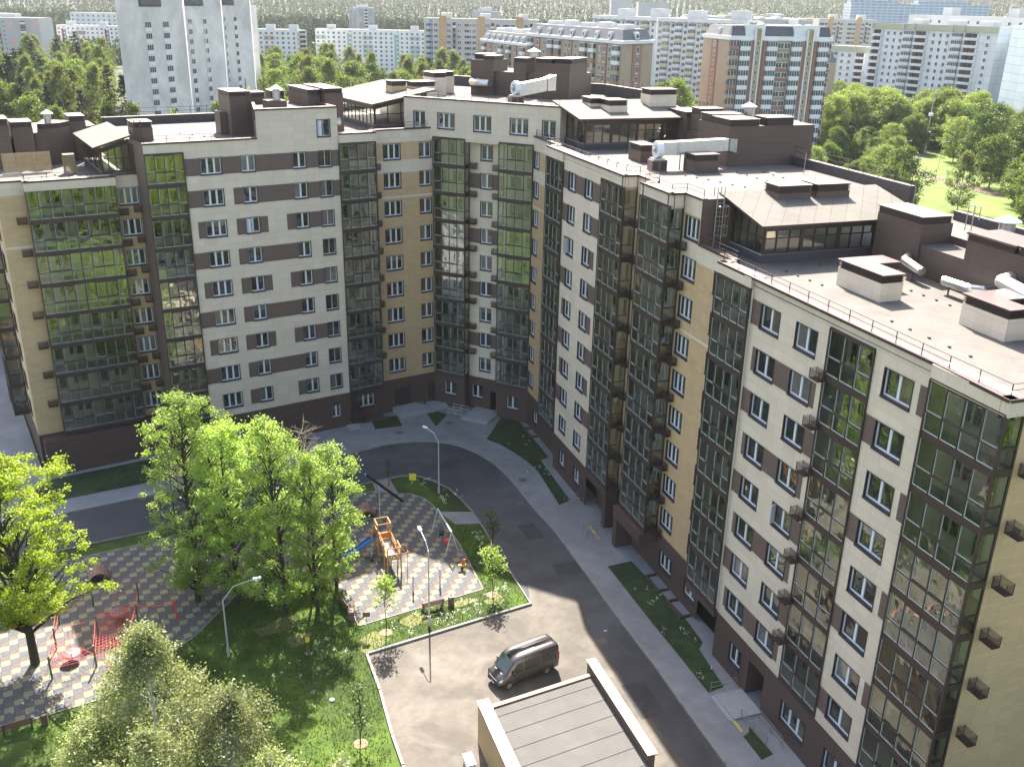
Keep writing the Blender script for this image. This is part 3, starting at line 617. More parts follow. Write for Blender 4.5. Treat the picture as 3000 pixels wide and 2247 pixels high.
railing(RF, [(-100, RB+.2), (-59.9, RB+.2)], 32.35, .8); railing(CF, [(-66, 114.2), (-44, 114.2), (-37.5, 109.2)], 35.7, .8); railing(LF, [(18.3, LB+.2), (36.7, LB+.2)], 32.45, .8)
# tower flanks (upper level over the lower roofs)
mb = MB(LF); mb.quad((30.4, 100, 31.5), (28.7, 93.5, 31.5), (28.7, 93.5, 34.75), (30.4, 100, 34.75), BROWN)
mb.quad((36.95, 93.5, 31.5), (36.95, 104, 31.5), (36.95, 104, 34.75), (36.95, 93.5, 34.75), BEIGE)
mb.hexa([(28.72, 93.9, 34.31), (29.0, 93.9, 34.31), (30.7, 100, 34.31), (30.42, 100, 34.31), (28.72, 93.9, 34.8), (29.0, 93.9, 34.8), (30.7, 100, 34.8), (30.42, 100, 34.8)], ROOFD, COPING); mb.box(36.6, 93.9, 34.31, 36.93, 98, 34.8, ROOFD, COPING); mb.build('wall', BLD)
mb = MB(CF); mb.quad((-58, 100, 31.5), (-58, 91, 31.5), (-58, 91, 35.1), (-58, 100, 35.1), BEIGE); mb.quad((-39.6, 91, 31.5), (-37.5, 99, 31.5), (-37.5, 99, 35.1), (-39.6, 91, 35.1), BEIGE)
mb.quad((-37.5, 99, 31.5), (-34.5, 104, 31.5), (-34.5, 104, 35.1), (-37.5, 99, 35.1), BEIGE); mb.build('wall', BLD)

# ---- louvred vent shafts
def vent(fr, poly, z0, z1, m=BEIGE):
    """poly: (t,n) ccw outline"""
    cx = sum(p[0] for p in poly)/len(poly); cy = sum(p[1] for p in poly)/len(poly)
    def off(k): return [(cx+(p[0]-cx)*k, cy+(p[1]-cy)*k) for p in poly]
    mb = MB(fr); mb.prism(poly, z0, z1-.55, m); o = mb.build('vent_shaft', BLD)
    mb = MB(fr); mb.prism(off(.93), z1-.55, z1-.06, LOUV)
    for i in range(4): mb.prism(off(1.0), z1-.50+i*.115, z1-.455+i*.115, LOUV)
    mb.build('louvre', o)
    mb = MB(fr); mb.prism(off(1.05), z1-.058, z1, CAPM); mb.build('cap', o)
def rect(t0, n0, t1, n1): return [(t0, n0), (t1, n0), (t1, n1), (t0, n1)]
vent(RF, [(-49.5, 38.95), (-45.4, 39.0), (-45.4, 40.6), (-47.8, 40.6), (-47.8, 42.2), (-49.5, 42.2)], RL, 30.1)
vent(RF, [(-40.7, 40.7), (-37.4, 40.7), (-37.4, 42.1), (-39.0, 42.1), (-39.0, 43.9), (-40.7, 43.9)], RL, 30.2)
vent(RF, rect(-81.7, 39.3, -79.2, 40.8), RH, 33.1, MECH); vent(RF, rect(-74.85, 41.3, -72.9, 43.6), RH, 33.1, MECH)
# ---- mechanical blocks
def block(fr, parts, caps):
    mb = MB(fr)
    for (p, z0, z1) in parts: mb.prism(p, z0, z1, MECH, ROOFM)
    o = mb.build('rooftop_block', BLD)
    for (p, z0, z1) in caps:
        cx = sum(q[0] for q in p)/len(p); cy = sum(q[1] for q in p)/len(p)
        off = lambda k: [(cx+(q[0]-cx)*k, cy+(q[1]-cy)*k) for q in p]
        mb = MB(fr); mb.prism(off(.96), z0, z1-.06, LOUV)
        for i in range(4): mb.prism(off(1.0), z0+.06+i*.13, z0+.1+i*.13, LOUV)
        mb.build('louvre', o)
        mb = MB(fr); mb.prism(off(1.02), z1-.058, z1, CAPM); mb.build('cap', o)
block(RF, [(rect(-94.0, 49.0, -81.0, 52.4), RH, 33.6), (rect(-90.4, 47.5, -86.2, 49.9), RH, 34.6), (rect(-86.2, 47.9, -84.3, 50.4), RH, 35.0), (rect(-86.15, 47.6, -81.0, 48.9), RH, 33.4), (rect(-81.0, 45.9, -75.5, 54.6), RH, 35.0), (rect(-81.1, 52.5, -79, 55.5), RH-2, 34.9)],
      [(rect(-90.4, 47.5, -86.3, 49.9), 34.6, 35.1), (rect(-86.2, 47.9, -84.3, 50.4), 35.0, 35.6), (rect(-80.9, 46.0, -78.9, 49.2), 35.0, 35.7), (rect(-78.7, 45.9, -75.5, 48.9), 35.0, 35.6), (rect(-77.6, 49.6, -75.5, 52.4), 35.0, 35.7)])
block(RF, [(rect(-54.6, 45.6, -50.2, 48.1), RL, 31.75), (rect(-54.6, 48.1, -30.0, 52.3), RL, 30.9), (rect(-50.2, 45.75, -46.0, 48.1), RL, 30.4), (rect(-46.0, 45.4, -30.0, 48.1), RL, 31.75)],
      [(rect(-54.6, 45.55, -50.2, 48.0), 31.75, 32.25), (rect(-46.0, 45.3, -42.2, 47.9), 31.75, 32.2), (rect(-42.0, 45.3, -36, 48.6), 31.75, 32.3)])
back_parapet(RF, [(-54.4, 52.0), (-44.6, 52.0), (-30, 52.0)], 30.9, 31.55)
block(CF, [(rect(-57.15, 104.9, -44.7, 111.5), 34.5, 37.15), (rect(-57.2, 104.5, -54.2, 108.2), 34.5, 38.4), (rect(-51.6, 104.5, -50.0, 107), 34.5, 38.3), (rect(-48.95, 104.6, -44.6, 109.8), 34.5, 38.35)],
      [(rect(-57.2, 105.3, -55.6, 108.2), 38.4, 39.0), (rect(-55.6, 104.5, -54.1, 107.0), 38.4, 38.85), (rect(-51.6, 104.5, -50.0, 107), 38.3, 38.8), (rect(-48.95, 104.6, -46.8, 108.4), 38.35, 38.85), (rect(-46.7, 105.0, -44.6, 109.8), 38.35, 38.9)])
block(LF, [(rect(28.2, 100, 30.4, 104), RH, 35.4), (rect(27.5, 101.5, 28.15, 103.4), RH, 33.8), (rect(30.8, 103, 32.8, 105), 34.3, 35.0), (rect(31.2, 97, 33.1, 98.9), 34.3, 35.15), (rect(33.5, 103, 34.9, 105), 34.3, 35.0), (rect(35.7, 98, 37.0, 104), 34.3, 35.5), (rect(37.1, 97, 39.1, 103), RH, 35.7)],
      [(rect(28.2, 100, 30.4, 104.1), 35.4, 35.85), (rect(30.8, 103, 32.8, 105), 35.0, 35.5), (rect(33.5, 103, 34.9, 105), 35.0, 35.6), (rect(35.7, 98, 37.0, 104), 35.5, 36.05), (rect(37.1, 97, 39.1, 103.1), 35.7, 36.2)])
block(LF, [([(9.9, 110.4), (11.87, 109.0), (13.4, 109.6), (15.9, 112.7), (17.5, 114), (17.5, 118.5), (9.9, 118.5)], RL, 31.6), ([(11.3, 109.5), (11.9, 109.0), (13.4, 109.55), (14.6, 111), (12.4, 113)], RL, 32.0), (rect(9.0, 109.4, 10.9, 112.5), RL, 32.2), (rect(6.8, 108.5, 8.7, 112), RL, 32.6), (rect(14.6, 111.5, 16.2, 114.5), RL, 32.3), (rect(5.9, 112, 9, 118.5), RL, 31.0)],
      [([(11.3, 109.5), (11.9, 109.0), (13.4, 109.55), (14.6, 111), (12.4, 113)], 32.0, 32.5), (rect(9.0, 109.4, 10.9, 112.5), 32.2, 32.75), (rect(6.8, 108.5, 8.7, 112), 32.6, 33.2), (rect(14.6, 111.5, 16.2, 114.5), 32.3, 32.9)])
def mushroom(fr, t, n, z, r=.42, h=1.5):
    p = fr(t, n, z); mb = MB(); mb.lathe([(r, 0), (r, h), (r*.9, h+.02), (r*.9, h+.12)], p, STEEL, 16)
    o = mb.build('exhaust_chimney', BLD, smooth=False)
    mb = MB(); mb.lathe([(r*1.6, h+.12), (r*1.6, h+.2), (r*.1, h+.55)], p, WHITE, 16); mb.build('cap', o)
mushroom(RF, -47.6, 50.0, 30.9, .5, 1.25); mushroom(RF, -80.2, 50.6, 35.0, .45, 1.0); mushroom(CF, -50.4, 107.4, 37.15, .5, 2.1); mushroom(LF, 32.4, 98.0, 35.15, .4, .9); mushroom(LF, 12.5, 110.2, 32.5, .36, .7)
# ducts and fans
def duct(pts, r, m=STEEL, n=12):
    mb = MB(); mb.path(pts, r, m, n)
    for p in pts[1:-1]: mb.lathe([(r*.3, -r), (r*.85, -r*.6), (r, 0), (r*.85, r*.6), (r*.3, r)], p, m, 10)
    return mb.build('exhaust_duct', BLD)
def legs(pts, z):
    mb = MB()
    for p in pts: mb.box(p[0]-.04, p[1]-.04, z, p[0]+.04, p[1]+.04, p[2], RAILM)
    mb.build('duct_stand', BLD)
duct([RF(-50.9, 45.6, 29.5), RF(-50.1, 44.6, 29.5), RF(-48.1, 44.3, 29.25)], .3); legs([RF(-48.9, 44.3, 29.0)], RL)
duct([RF(-46.1, 44.3, 29.2), RF(-43.9, 44.3, 29.25), RF(-43.4, 44.8, 29.25), RF(-43.3, 45.4, 29.25)], .3); legs([RF(-45.6, 44.3, 29.0)], RL)
duct([RF(-42.2, 45.4, 30.3), RF(-41.8, 44.4, 30.3), RF(-38, 43.7, 30.1), RF(-31, 43.2, 30.1)], .42, FOIL)
duct([RF(-90.5, 47.2, 32.6), RF(-90.0, 46.2, 32.6), RF(-88.6, 45.6, 32.6)], .42)
mb = MB(RF); mb.hexa([(-80.0, 40.6, 32.5), (-76.4, 46.0, 32.6), (-77.4, 46.6, 32.6), (-81.0, 41.2, 32.5), (-80.0, 40.6, 33.6), (-76.4, 46.0, 33.7), (-77.4, 46.6, 33.7), (-81.0, 41.2, 33.6)], FOIL) if 0 else None
def fan(fr, t, n, z, yaw, tail):
    M = T(*fr(t, n, z), fr.ang+yaw); mb = MB()
    mb.box(-.7, -.5, 0, .7, .5, .9, CAPM)
    for x in (-.62, .1):
        mb.box(x, -.55, .1, x+.5, -.51, .8, FRAMEB)
    mb.tube((-.25, 0, 1.75), (.25, 0, 1.75), .72, WHITE, 20); mb.tube((-.32, 0, 1.75), (-.26, 0, 1.75), .38, STEEL, 16); mb.tube((-.5, 0, 1.75), (-.33, 0, 1.75), .16, STEEL, 10)
    mb.box(-.55, -.45, .9, .45, .45, 1.05, STEEL)
    o = mb.build('roof_fan', BLD, M)
    mb = MB(); x0 = .2; w = .45
    for (a, b) in zip(tail[:-1], tail[1:]):
        d = Vector((b[0]-a[0], b[1]-a[1], 0)).normalized(); nn = Vector((-d.y, d.x, 0))*w
        mb.hexa([(a[0]-nn.x, a[1]-nn.y, a[2]), (b[0]-nn.x, b[1]-nn.y, b[2]), (b[0]+nn.x, b[1]+nn.y, b[2]), (a[0]+nn.x, a[1]+nn.y, a[2]),
                 (a[0]-nn.x, a[1]-nn.y, a[2]+a[3]), (b[0]-nn.x, b[1]-nn.y, b[2]+b[3]), (b[0]+nn.x, b[1]+nn.y, b[2]+b[3]), (a[0]+nn.x, a[1]+nn.y, a[2]+a[3])], FOIL)
    mb.build('foil_duct', o, M)
fan(RF, -75.1, 38.9, RH, math.radians(88), [(.25, 0, 1.3, 1.1), (1.6, 0, 1.3, 1.1), (6.6, .4, 1.5, 1.0), (7.6, .9, 1.2, 1.2)])
fan(CF, -46.9, 95.6, 34.5, math.radians(55), [(.25, 0, .9, 1.3), (3.6, 0, 1.4, 1.3), (4.8, .3, 1.4, 1.6)])
legs([RF(-75.0, 41.0, 32.9), RF(-74.6, 41.2, 32.9)], RH)
duct([CF(-57.0, 104.4, 35.9), CF(-55.6, 103.4, 35.9), CF(-53.9, 103.0, 35.9)], .42); legs([CF(-56.0, 103.6, 35.6)], 34.5)
duct([LF(37.3, 96.5, 32.9), LF(38.4, 96.4, 32.9)], .45)
# ---- glazed roof pavilions
def glazed(mb, gb, fr2, a, b, z0, za, zb, nb, grp=3, dm=.14):
    """glazed wall from a to b (frame coords), top from za to zb, nb panes"""
    a = Vector((a[0], a[1], 0)); b = Vector((b[0], b[1], 0)); d = (b-a); L = d.length; d /= L; nn = Vector((-d.y, d.x, 0))*.05
    def slab(p, q, z0a, z1a, z0b, z1b, m, w=1):
        mb.hexa([tuple(p-nn*w+Vector((0, 0, z0a))), tuple(q-nn*w+Vector((0, 0, z0b))), tuple(q+nn*w+Vector((0, 0, z0b))), tuple(p+nn*w+Vector((0, 0, z0a))),
                 tuple(p-nn*w+Vector((0, 0, z1a))), tuple(q-nn*w+Vector((0, 0, z1b))), tuple(q+nn*w+Vector((0, 0, z1b))), tuple(p+nn*w+Vector((0, 0, z1a)))], m)
    for i in range(nb+1):
        f = i/nb; c = a+d*L*f; zt = za+(zb-za)*f; w = dm if i % grp == 0 else .05
        p, q = c-d*min(w, L*f), c+d*min(w, L*(1-f)); slab(p, q, z0, zt, z0, zt, FRAMEB, 1.3 if i % grp == 0 else 1)
    slab(a, b, z0-.12, z0+.08, z0-.12, z0+.08, FRAMEB, 1.2); slab(a, b, za-.4, za, zb-.4, zb, FRAMEB, 1.25)
    zm = z0+(min(za, zb)-.4-z0)*.68; slab(a, b, zm-.04, zm+.04, zm-.04, zm+.04, FRAMEB, .9)
    gb.quad(tuple(a+Vector((0, 0, z0))), tuple(b+Vector((0, 0, z0))), tuple(b+Vector((0, 0, zb-.2))), tuple(a+Vector((0, 0, za-.2))), PGLASS)
def pavilion(fr, c, zc, curb, roofq, walls, inner):
    """walls: (a,b,z0,za,zb,nb,grp); roofq: 4 (t,n,z) ; inner: back wall quads"""
    mb = MB(fr); gb = MB(fr)
    for w in walls: glazed(mb, gb, fr, *w)
    o = mb.build('roof_pavilion', BLD); gb.build('glass', o)
    r = MB(fr); up = [(p[0], p[1], p[2]+.16) for p in roofq]; r.hexa(list(roofq)+up, FRAMEB, ROOFG); r.build('sloping_roof', o)
    cb = MB(fr); cb.prism(curb[0], curb[1], curb[2], ROOFD, INFLOOR); cb.build('curb', o)
    for q in inner: ib = MB(fr); ib.quad(*q, INWALL); ib.build('rear_wall', o)
# right of centre block
pavilion(RF, 0, 0, (rect(-94.0, 37.3, -87.6, 48.6), RH, 32.1), [(-94.6, 36.6, 35.4), (-87.1, 36.6, 34.35), (-87.1, 49.3, 34.35), (-94.6, 49.3, 35.4)],
         [((-93.9, 37.45), (-87.75, 37.45), 32.1, 35.2, 34.25, 4, 4), ((-87.75, 37.45), (-87.75, 48.5), 32.1, 34.25, 34.25, 12, 3)],
         [((-93.8, 37.6, 31.6), (-93.8, 48.5, 31.6), (-93.8, 48.5, 35.2), (-93.8, 37.6, 35.2))])
vent(RF, rect(-94.0, 39.6, -91.7, 41.4), 34.4, 36.0); vent(RF, rect(-91.5, 40.6, -89.4, 42.6), 34.3, 36.0); vent(RF, rect(-93.6, 46, -91.4, 49), 34.6, 36.8)
# left of centre block
pavilion(LF, 0, 0, (rect(43.5, 99.2, 49.5, 112), RH, 32.0), [(42.9, 98.4, 34.15), (50.6, 98.4, 35.5), (50.6, 112.6, 35.5), (42.9, 112.6, 34.15)],
         [((43.6, 99.4), (49.9, 99.4), 32.0, 34.05, 35.3, 4, 4), ((43.6, 112), (43.6, 99.4), 32.0, 34.05, 34.05, 12, 12)],
         [((49.9, 99.5, 31.6), (49.9, 112, 31.6), (49.9, 112, 35.2), (49.9, 99.5, 35.2))])
vent(LF, rect(47.2, 102.5, 49.0, 104.3), 34.6, 36.3, TAN); vent(LF, rect(49.6, 102.0, 52.4, 104.0), 34.5, 36.2); vent(LF, rect(53.0, 103.6, 54.6, 106.4), 34.5, 37.0); vent(LF, rect(55.0, 105.0, 56.4, 107.4), 34.5, 37.0)
# right, standing on the lower roof
pavilion(RF, 0, 0, (rect(-59.65, 37.1, -55.4, 49.4), RL, 29.0), [(-60.6, 36.5, 32.25), (-54.7, 36.5, 31.0), (-54.7, 50.0, 31.0), (-60.6, 50.0, 32.25)],
         [((-59.6, 37.25), (-55.5, 37.25), 29.0, 31.95, 31.05, 4, 4), ((-55.5, 37.25), (-55.5, 49.3), 29.0, 31.0, 31.0, 12, 3)],
         [((-59.55, 37.4, 28.5), (-59.55, 49.3, 28.5), (-59.55, 49.3, 31.9), (-59.55, 37.4, 31.9))])
vent(RF, rect(-60.6, 40.2, -58.7, 42.9), 31.6, 33.0, MECH); vent(RF, rect(-60.6, 43.4, -58.7, 46.2), 31.6, 33.0, MECH)
# far left
pavilion(LF, 0, 0, (rect(15.2, 99.2, 18.0, 109), RL, 28.95), [(14.6, 98.4, 31.2), (18.1, 98.4, 32.2), (18.1, 110, 32.2), (14.6, 110, 31.2)],
         [((15.3, 99.3), (18.0, 99.3), 28.95, 31.1, 31.9, 4, 4), ((15.3, 109), (15.3, 99.3), 28.95, 31.1, 31.1, 9, 3)], [])
vent(LF, rect(18.6, 99.5, 20.4, 102), RH, 33.4, MECH)
# ladders
def ladder(p0, ang, h, wide=.55, cage=True, m=STEEL, over=.9):
    M = T(p0[0], p0[1], p0[2], ang); mb = MB()
    for x in (-wide/2, wide/2):
        mb.path([(x, 0, 0), (x, 0, h+over), (x, .5, h+over), (x, .5, h+.2)], .035, m, 6)
    k = int(h/.32)
    for i in range(k): mb.tube((-wide/2, 0, .2+i*.32), (wide/2, 0, .2+i*.32), .016, m, 5)
    if cage:
        for z in (1.2, 1.9, 2.6, 3.3):
            if z > h+.4: continue
            ring = [(.4*math.sin(a)*1.0, -.42-.38*math.cos(a)+.4, z) for a in [math.radians(d) for d in (-140, -100, -60, -20, 20, 60, 100, 140)]]
            ring = [(x, y-.42, z) for x, y, z in ring]; mb.path(ring, .015, m, 5)
        for a in (-60, 0, 60):
            a = math.radians(a); mb.tube((.4*math.sin(a), -.44-.38*math.cos(a), 1.2), (.4*math.sin(a), -.44-.38*math.cos(a), min(3.3, h)), .012, m, 5)
    mb.build('roof_ladder', BLD, M)
ladder(RF(-59.45, 36.0, RL), RF.ang+math.pi/2, 3.6)
ladder(RF(-50.6, 49.8, 31.0), RF.ang, .6, m=STEEL, cage=False, over=1.1); ladder(RF(-88, 50, 34.2), RF.ang, .4, m=RAILM, cage=False, over=1.3)
ladder(LF(35.8, 96.9, 34.3), LF.ang, 1.4, m=RAILM, cage=False, over=.8); ladder(LF(18.9, 98.6, RH), LF.ang, 1.2, m=RAILM, cage=False, over=.9)
ladder(LF(46.4, 112.2, 34.0), LF.ang, .9, m=RAILM, cage=False, over=.8); ladder(CF(-55.0, 107, 37.3), CF.ang, .3, m=RAILM, cage=False, over=1.4); ladder(RF(-98, 50, 35), RF.ang, .2, m=RAILM, cage=False, over=1.0)
# roof anchors (small dark blobs)
mb = MB()
def dots(fr, a, b, k, z):
    for i in range(k):
        p = fr(a[0]+(b[0]-a[0])*i/(k-1), a[1]+(b[1]-a[1])*i/(k-1), z); mb.box(p[0]-.07, p[1]-.07, z, p[0]+.07, p[1]+.07, z+.09, ROOFD)
dots(RF, (-53, 37.6), (-49.5, 37.9), 4, RL); dots(RF, (-48, 42.6), (-41.5, 42.8), 7, RL); dots(RF, (-42, 37.2), (-36, 37.2), 5, RL); dots(RF, (-54, 41), (-53.5, 45), 4, RL)
dots(RF, (-86, 36.5), (-78, 37.5), 6, RH); dots(RF, (-74, 45.2), (-62, 45.4), 9, RH); dots(RF, (-72, 40), (-66, 42), 6, RH); dots(RF, (-72, 47.5), (-62, 47.8), 8, RH)
dots(LF, (19, 97), (27, 97.5), 6, RH); dots(LF, (28, 96), (24, 104), 6, RH); dots(CF, (-57, 94), (-52, 94), 5, 34.5); dots(CF, (-57, 99), (-59, 103), 4, 34.5); dots(LF, (9, 101), (14, 104), 5, RL)
mb.build('roof_anchors', BLD)
# antennas on the blocks
mb = MB(RF); mb.tube((-78.2, 54.0, 34.9), (-78.2, 54.0, 37.2), .04, RAILM, 5); mb.tube((-78.5, 54, 36.7), (-77.9, 54, 36.9), .05, RAILM, 5); mb.tube((-70.5, 50.5, RH), (-70.5, 50.5, 33.3), .03, STEEL, 5); mb.build('antenna', BLD)
mb = MB(LF); mb.tube((29.2, 97.5, 34.3), (29.2, 97.5, 37.3), .04, RAILM, 5); mb.tube((17.0, 114, 32), (17.0, 114, 34.3), .04, RAILM, 5); mb.build('antenna', BLD)
# entrances: landings, steps, handrails, window wells
PAVE = mat('landing_stone', (.30, .31, .31), .8, 0, .08, scale=3)
def landing(fr, t0, n0, t1, n1, h, steps_side):
    mb = MB(fr); mb.box(t0, n0, 0, t1, n1, h, PAVE)
    k = max(1, round(h/.16))
    for i in range(k):
        d = .32*(i+1); z = h*(1-(i+1)/(k+1))
        if steps_side == 'n': mb.box(t0, n0-d, 0, t1, n0-d+.32, z, PAVE)
        else: mb.box(t1+d-.32, n0, 0, t1+d, n1, z, PAVE)
    mb.build('entrance_steps', BLD)
def handrail(fr, pts, z0=0, h=.9):
    mb = MB(fr)
    for a, b in zip(pts[:-1], pts[1:]):
        L = math.dist(a, b); k = max(1, round(L/1.2))
        for i in range(k+1):
            t, n = a[0]+(b[0]-a[0])*i/k, a[1]+(b[1]-a[1])*i/k; mb.tube((t, n, z0), (t, n, z0+h), .025, STEEL, 5)
        for zz in (.55, 1): mb.tube((a[0], a[1], z0+h*zz), (b[0], b[1], z0+h*zz), .025, STEEL, 5)
    mb.build('handrail', BLD)
landing(LF, 42.6, 92.4, 45.6, 94.7, .75, 't'); handrail(LF, [(42.7, 92.5), (45.5, 92.5)], .75); handrail(LF, [(42.7, 92.5), (42.7, 94.5)], .75)
landing(LF, 46.9, 93.2, 48.9, 94.7, .5, 'n'); handrail(LF, [(46.9, 93.3), (46.9, 94.5)], .5); handrail(LF, [(48.9, 93.3), (48.9, 94.5)], .5)
landing(CF, -49.5, 88.6, -46.2, 92.0, .4, 'n'); handrail(CF, [(-46.3, 88.8), (-46.3, 91)], .4); handrail(CF, [(-51.5, 88.8), (-49.6, 88.8)], 0); handrail(CF, [(-51.8, 90.6), (-49.8, 90.6)], 0, .8)
landing(RF, -74.3, 32.3, -70.8, 34.6, .15, 'n'); handrail(RF, [(-75.6, 31.8), (-75.6, 33.4)]); handrail(RF, [(-74.6, 31.9), (-74.6, 33.4)]); handrail(RF, [(-70.2, 31.6), (-70.2, 33.5)]); handrail(RF, [(-68.9, 31.4), (-68.9, 33.3)])
landing(RF, -46.6, 31.6, -44.0, 33.74, .3, 'n'); handrail(RF, [(-47.0, 31.5), (-47.0, 33.5)], .1); handrail(RF, [(-44.0, 32.1), (-41.2, 32.3)], .1); handrail(RF, [(-43.6, 33.3), (-40.9, 33.3)], .1, .8)
landing(LF, 36.3, 92.4, 37.6, 93.4, .3, 'n')
for fr, t, n, z, w, h in ((LF, 44.0, 94.66, .75, 1.9, 2.2), (LF, 47.9, 94.66, .5, 1.2, 2.2), (LF, 37.6, 93.3, .3, 1.0, 2.1)): mb.box(t-w/2, n, z, t+w/2, n+.1, z+h, DOORM) if 0 else None; md = MB(LF); md.box(t-w/2, n, z, t+w/2, n+.1, z+h, DOORM); md.build('door', BLD)
mb = MB(LF)
mb.box(38.2, 93.2, 0, 41.2, 94.6, .25, PLINTH); mb.build('window_well', BLD)
for (t, n0) in ((-60.4, 33.3), (-56.6, 33.3), (-91.5, 33.4)):
    mb = MB(RF); mb.box(t-1.2, n0+.3, 0, t+1.2, n0+.45, .35, PLINTH); mb.box(t-1.2, n0+.45, 0, t-1.05, 34.6, .35, PLINTH); mb.box(t+1.05, n0+.45, 0, t+1.2, 34.6, .35, PLINTH); mb.box(t-1.05, n0+.45, .01, t+1.05, 34.6, .05, LOUV); mb.build('window_well', BLD)
# ================================================================== ground
GREEN = None
def ground_mats():
    global ASPH, LOT, PAVING, LAWN, EARTH, KERB, RUBBER, FAR
    ASPH = mat('road_asphalt', (.078, .078, .084), .85, 0, .14, scale=.5, stain=.35, bump=.15, bscale=30)
    LOT = mat('dusty_sunlit_asphalt', (.118, .104, .087), .88, 0, .12, scale=1.3, stain=.34, detail=8)  # pale tone holds both dust and the sunlight on the asphalt
    PAVING = mat('pavement', (.225, .23, .237), .85, 0, .10, scale=.9, stain=.16, detail=8)
    KERB = mat('kerb_stone', (.25, .235, .21), .8, 0, .12, scale=2)
    EARTH = mat('bare_soil', (.28, .21, .12), .95, 0, .2, scale=2)
    LAWN = mat('lawn_green', (.036, .080, .004), .95, 0, .35, scale=.7, stain=.45, bump=.6, bscale=9, col2=(.075, .125, .010), detail=9)
    FAR = mat('field_green', (.030, .045, .014), .95, 0, .3, scale=.03, stain=.3, col2=(.045, .062, .018))
    m, nt, out = nt_new('rubber_tiles'); b = principled(nt, out, .85, spec=.2); L = nt.links.new
    tc = nt.nodes.new('ShaderNodeTexCoord')
    mp = nt.nodes.new('ShaderNodeMapping'); mp.inputs['Rotation'].default_value = (0, 0, -RUB_ANG)
    L(tc.outputs['Object'], mp.inputs['Vector'])
    # sheared grid of 0.6 m tiles; colour cycles cream / grey-blue / mauve
    sx = nt.nodes.new('ShaderNodeSeparateXYZ'); L(mp.outputs[0], sx.inputs[0])
    def m_(op, a, b=None, c=None):
        n = N(nt, 'ShaderNodeMath', _operation=op)
        for i, v in enumerate((a, b, c)):
            if v is None: continue
            if hasattr(v, 'links') or hasattr(v, 'is_linked'): L(v, n.inputs[i])
            else: n.inputs[i].default_value = v
        return n.outputs[0]
    S = .61
    u = m_('DIVIDE', sx.outputs[0], S); v = m_('DIVIDE', sx.outputs[1], S)
    fi = m_('FLOOR', v); ui = m_('FLOOR', u)
    # rows: cream-grey on even rows, mauve-grey on odd rows
    par = m_('MODULO', m_('ADD', fi, 1000), 2.0); pu = m_('MODULO', m_('ADD', m_('ADD', ui, 1000), 0.0), 2.0)
    sm = m_('MODULO', m_('ADD', m_('ADD', ui, fi), 2000), 2.0)
    q = m_('MODULO', m_('ADD', m_('ADD', ui, m_('MULTIPLY', fi, 2.0)), 3000), 3.0)
    cr = nt.nodes.new('ShaderNodeValToRGB'); cr.color_ramp.interpolation = 'CONSTANT'
    e = cr.color_ramp.elements; e[0].position = 0; e[0].color = (.235, .22, .145, 1); e[1].position = .3; e[1].color = (.092, .097, .112, 1)
    e2 = e.new(.6); e2.color = (.118, .098, .090, 1)
    L(m_('DIVIDE', q, 3.0), cr.inputs[0])
    fu = m_('FRACT', u); fv = m_('FRACT', v)
    eu = m_('MINIMUM', fu, m_('SUBTRACT', 1.0, fu)); ev = m_('MINIMUM', fv, m_('SUBTRACT', 1.0, fv))
    ed = m_('GREATER_THAN', m_('MINIMUM', eu, ev), .035)
    n = N(nt, 'ShaderNodeTexNoise', Scale=2.5, Detail=4); L(tc.outputs['Object'], n.inputs['Vector'])
    k = m_('MULTIPLY', m_('ADD', m_('MULTIPLY', ed, .35), .65), m_('ADD', m_('MULTIPLY', n.outputs['Fac'], .5), .75))
    vm = N(nt, 'ShaderNodeVectorMath', _operation='SCALE'); L(cr.outputs[0], vm.inputs[0]); L(k, vm.inputs['Scale']); L(vm.outputs[0], b.inputs['Base Color'])
    RUBBER = m
RUB_ANG = math.radians(28.5)
ground_mats()
# base terrain, one sheet to the horizon with far hills
def terrain_h(x, y):
    d = math.hypot(x, y)
    t = max(0, min(1, (d-1100)/2600)); h = t*t*(3-2*t)*58
    side = max(0, min(1, (x+200)/1600))
    return h*(1+.5*side)+ (6*math.sin(x*.002+1)+5*math.sin(y*.0017))*t - .02
gx = [-3000, -2500, -1800, -1300, -900, -600, -400, -250, -150, -80, -40, 0, 40, 80, 150, 250, 400, 600, 900, 1300, 1800, 2500, 3000]
gy = [-250, -100, 0, 60, 120, 250, 450, 700, 1000, 1300, 1600, 1900, 2200, 2500, 2800, 3200, 3600, 4200]
mb = MB(); P = [(x, y, terrain_h(x, y)) for y in gy for x in gx]; nx = len(gx)
mb.add(P, [(j*nx+i, j*nx+i+1, (j+1)*nx+i+1, (j+1)*nx+i) for j in range(len(gy)-1) for i in range(nx-1)], FAR)
tag(mb.build('ground'), kind='structure')
def sheet(name, pts, z, m, kind='structure', label=None):
    mb = MB(); mb.add([(x, y, z) for x, y in pts], [tuple(range(len(pts)))], m); o = mb.build(name)
    tag(o, label, kind=kind); return o
def arc_close(pts): return pts
def kerb(pts, z=0.02, h=.13, w=.14, m=None, name='kerb', closed=False):
    mb = MB(); n = len(pts); idx = range(n if closed else n-1)
    for i in idx:
        a, b = pts[i], pts[(i+1) % n]; d = Vector((b[0]-a[0], b[1]-a[1]))
        if d.length < .01: continue
        d.normalize(); nn = Vector((-d.y, d.x))*w/2; e = d*.05
        mb.prism([(a[0]-e.x-nn.x, a[1]-e.y-nn.y), (b[0]+e.x-nn.x, b[1]+e.y-nn.y), (b[0]+e.x+nn.x, b[1]+e.y+nn.y), (a[0]-e.x+nn.x, a[1]-e.y+nn.y)], z, z+h, m or KERB)
    return tag(mb.build(name), kind='structure')
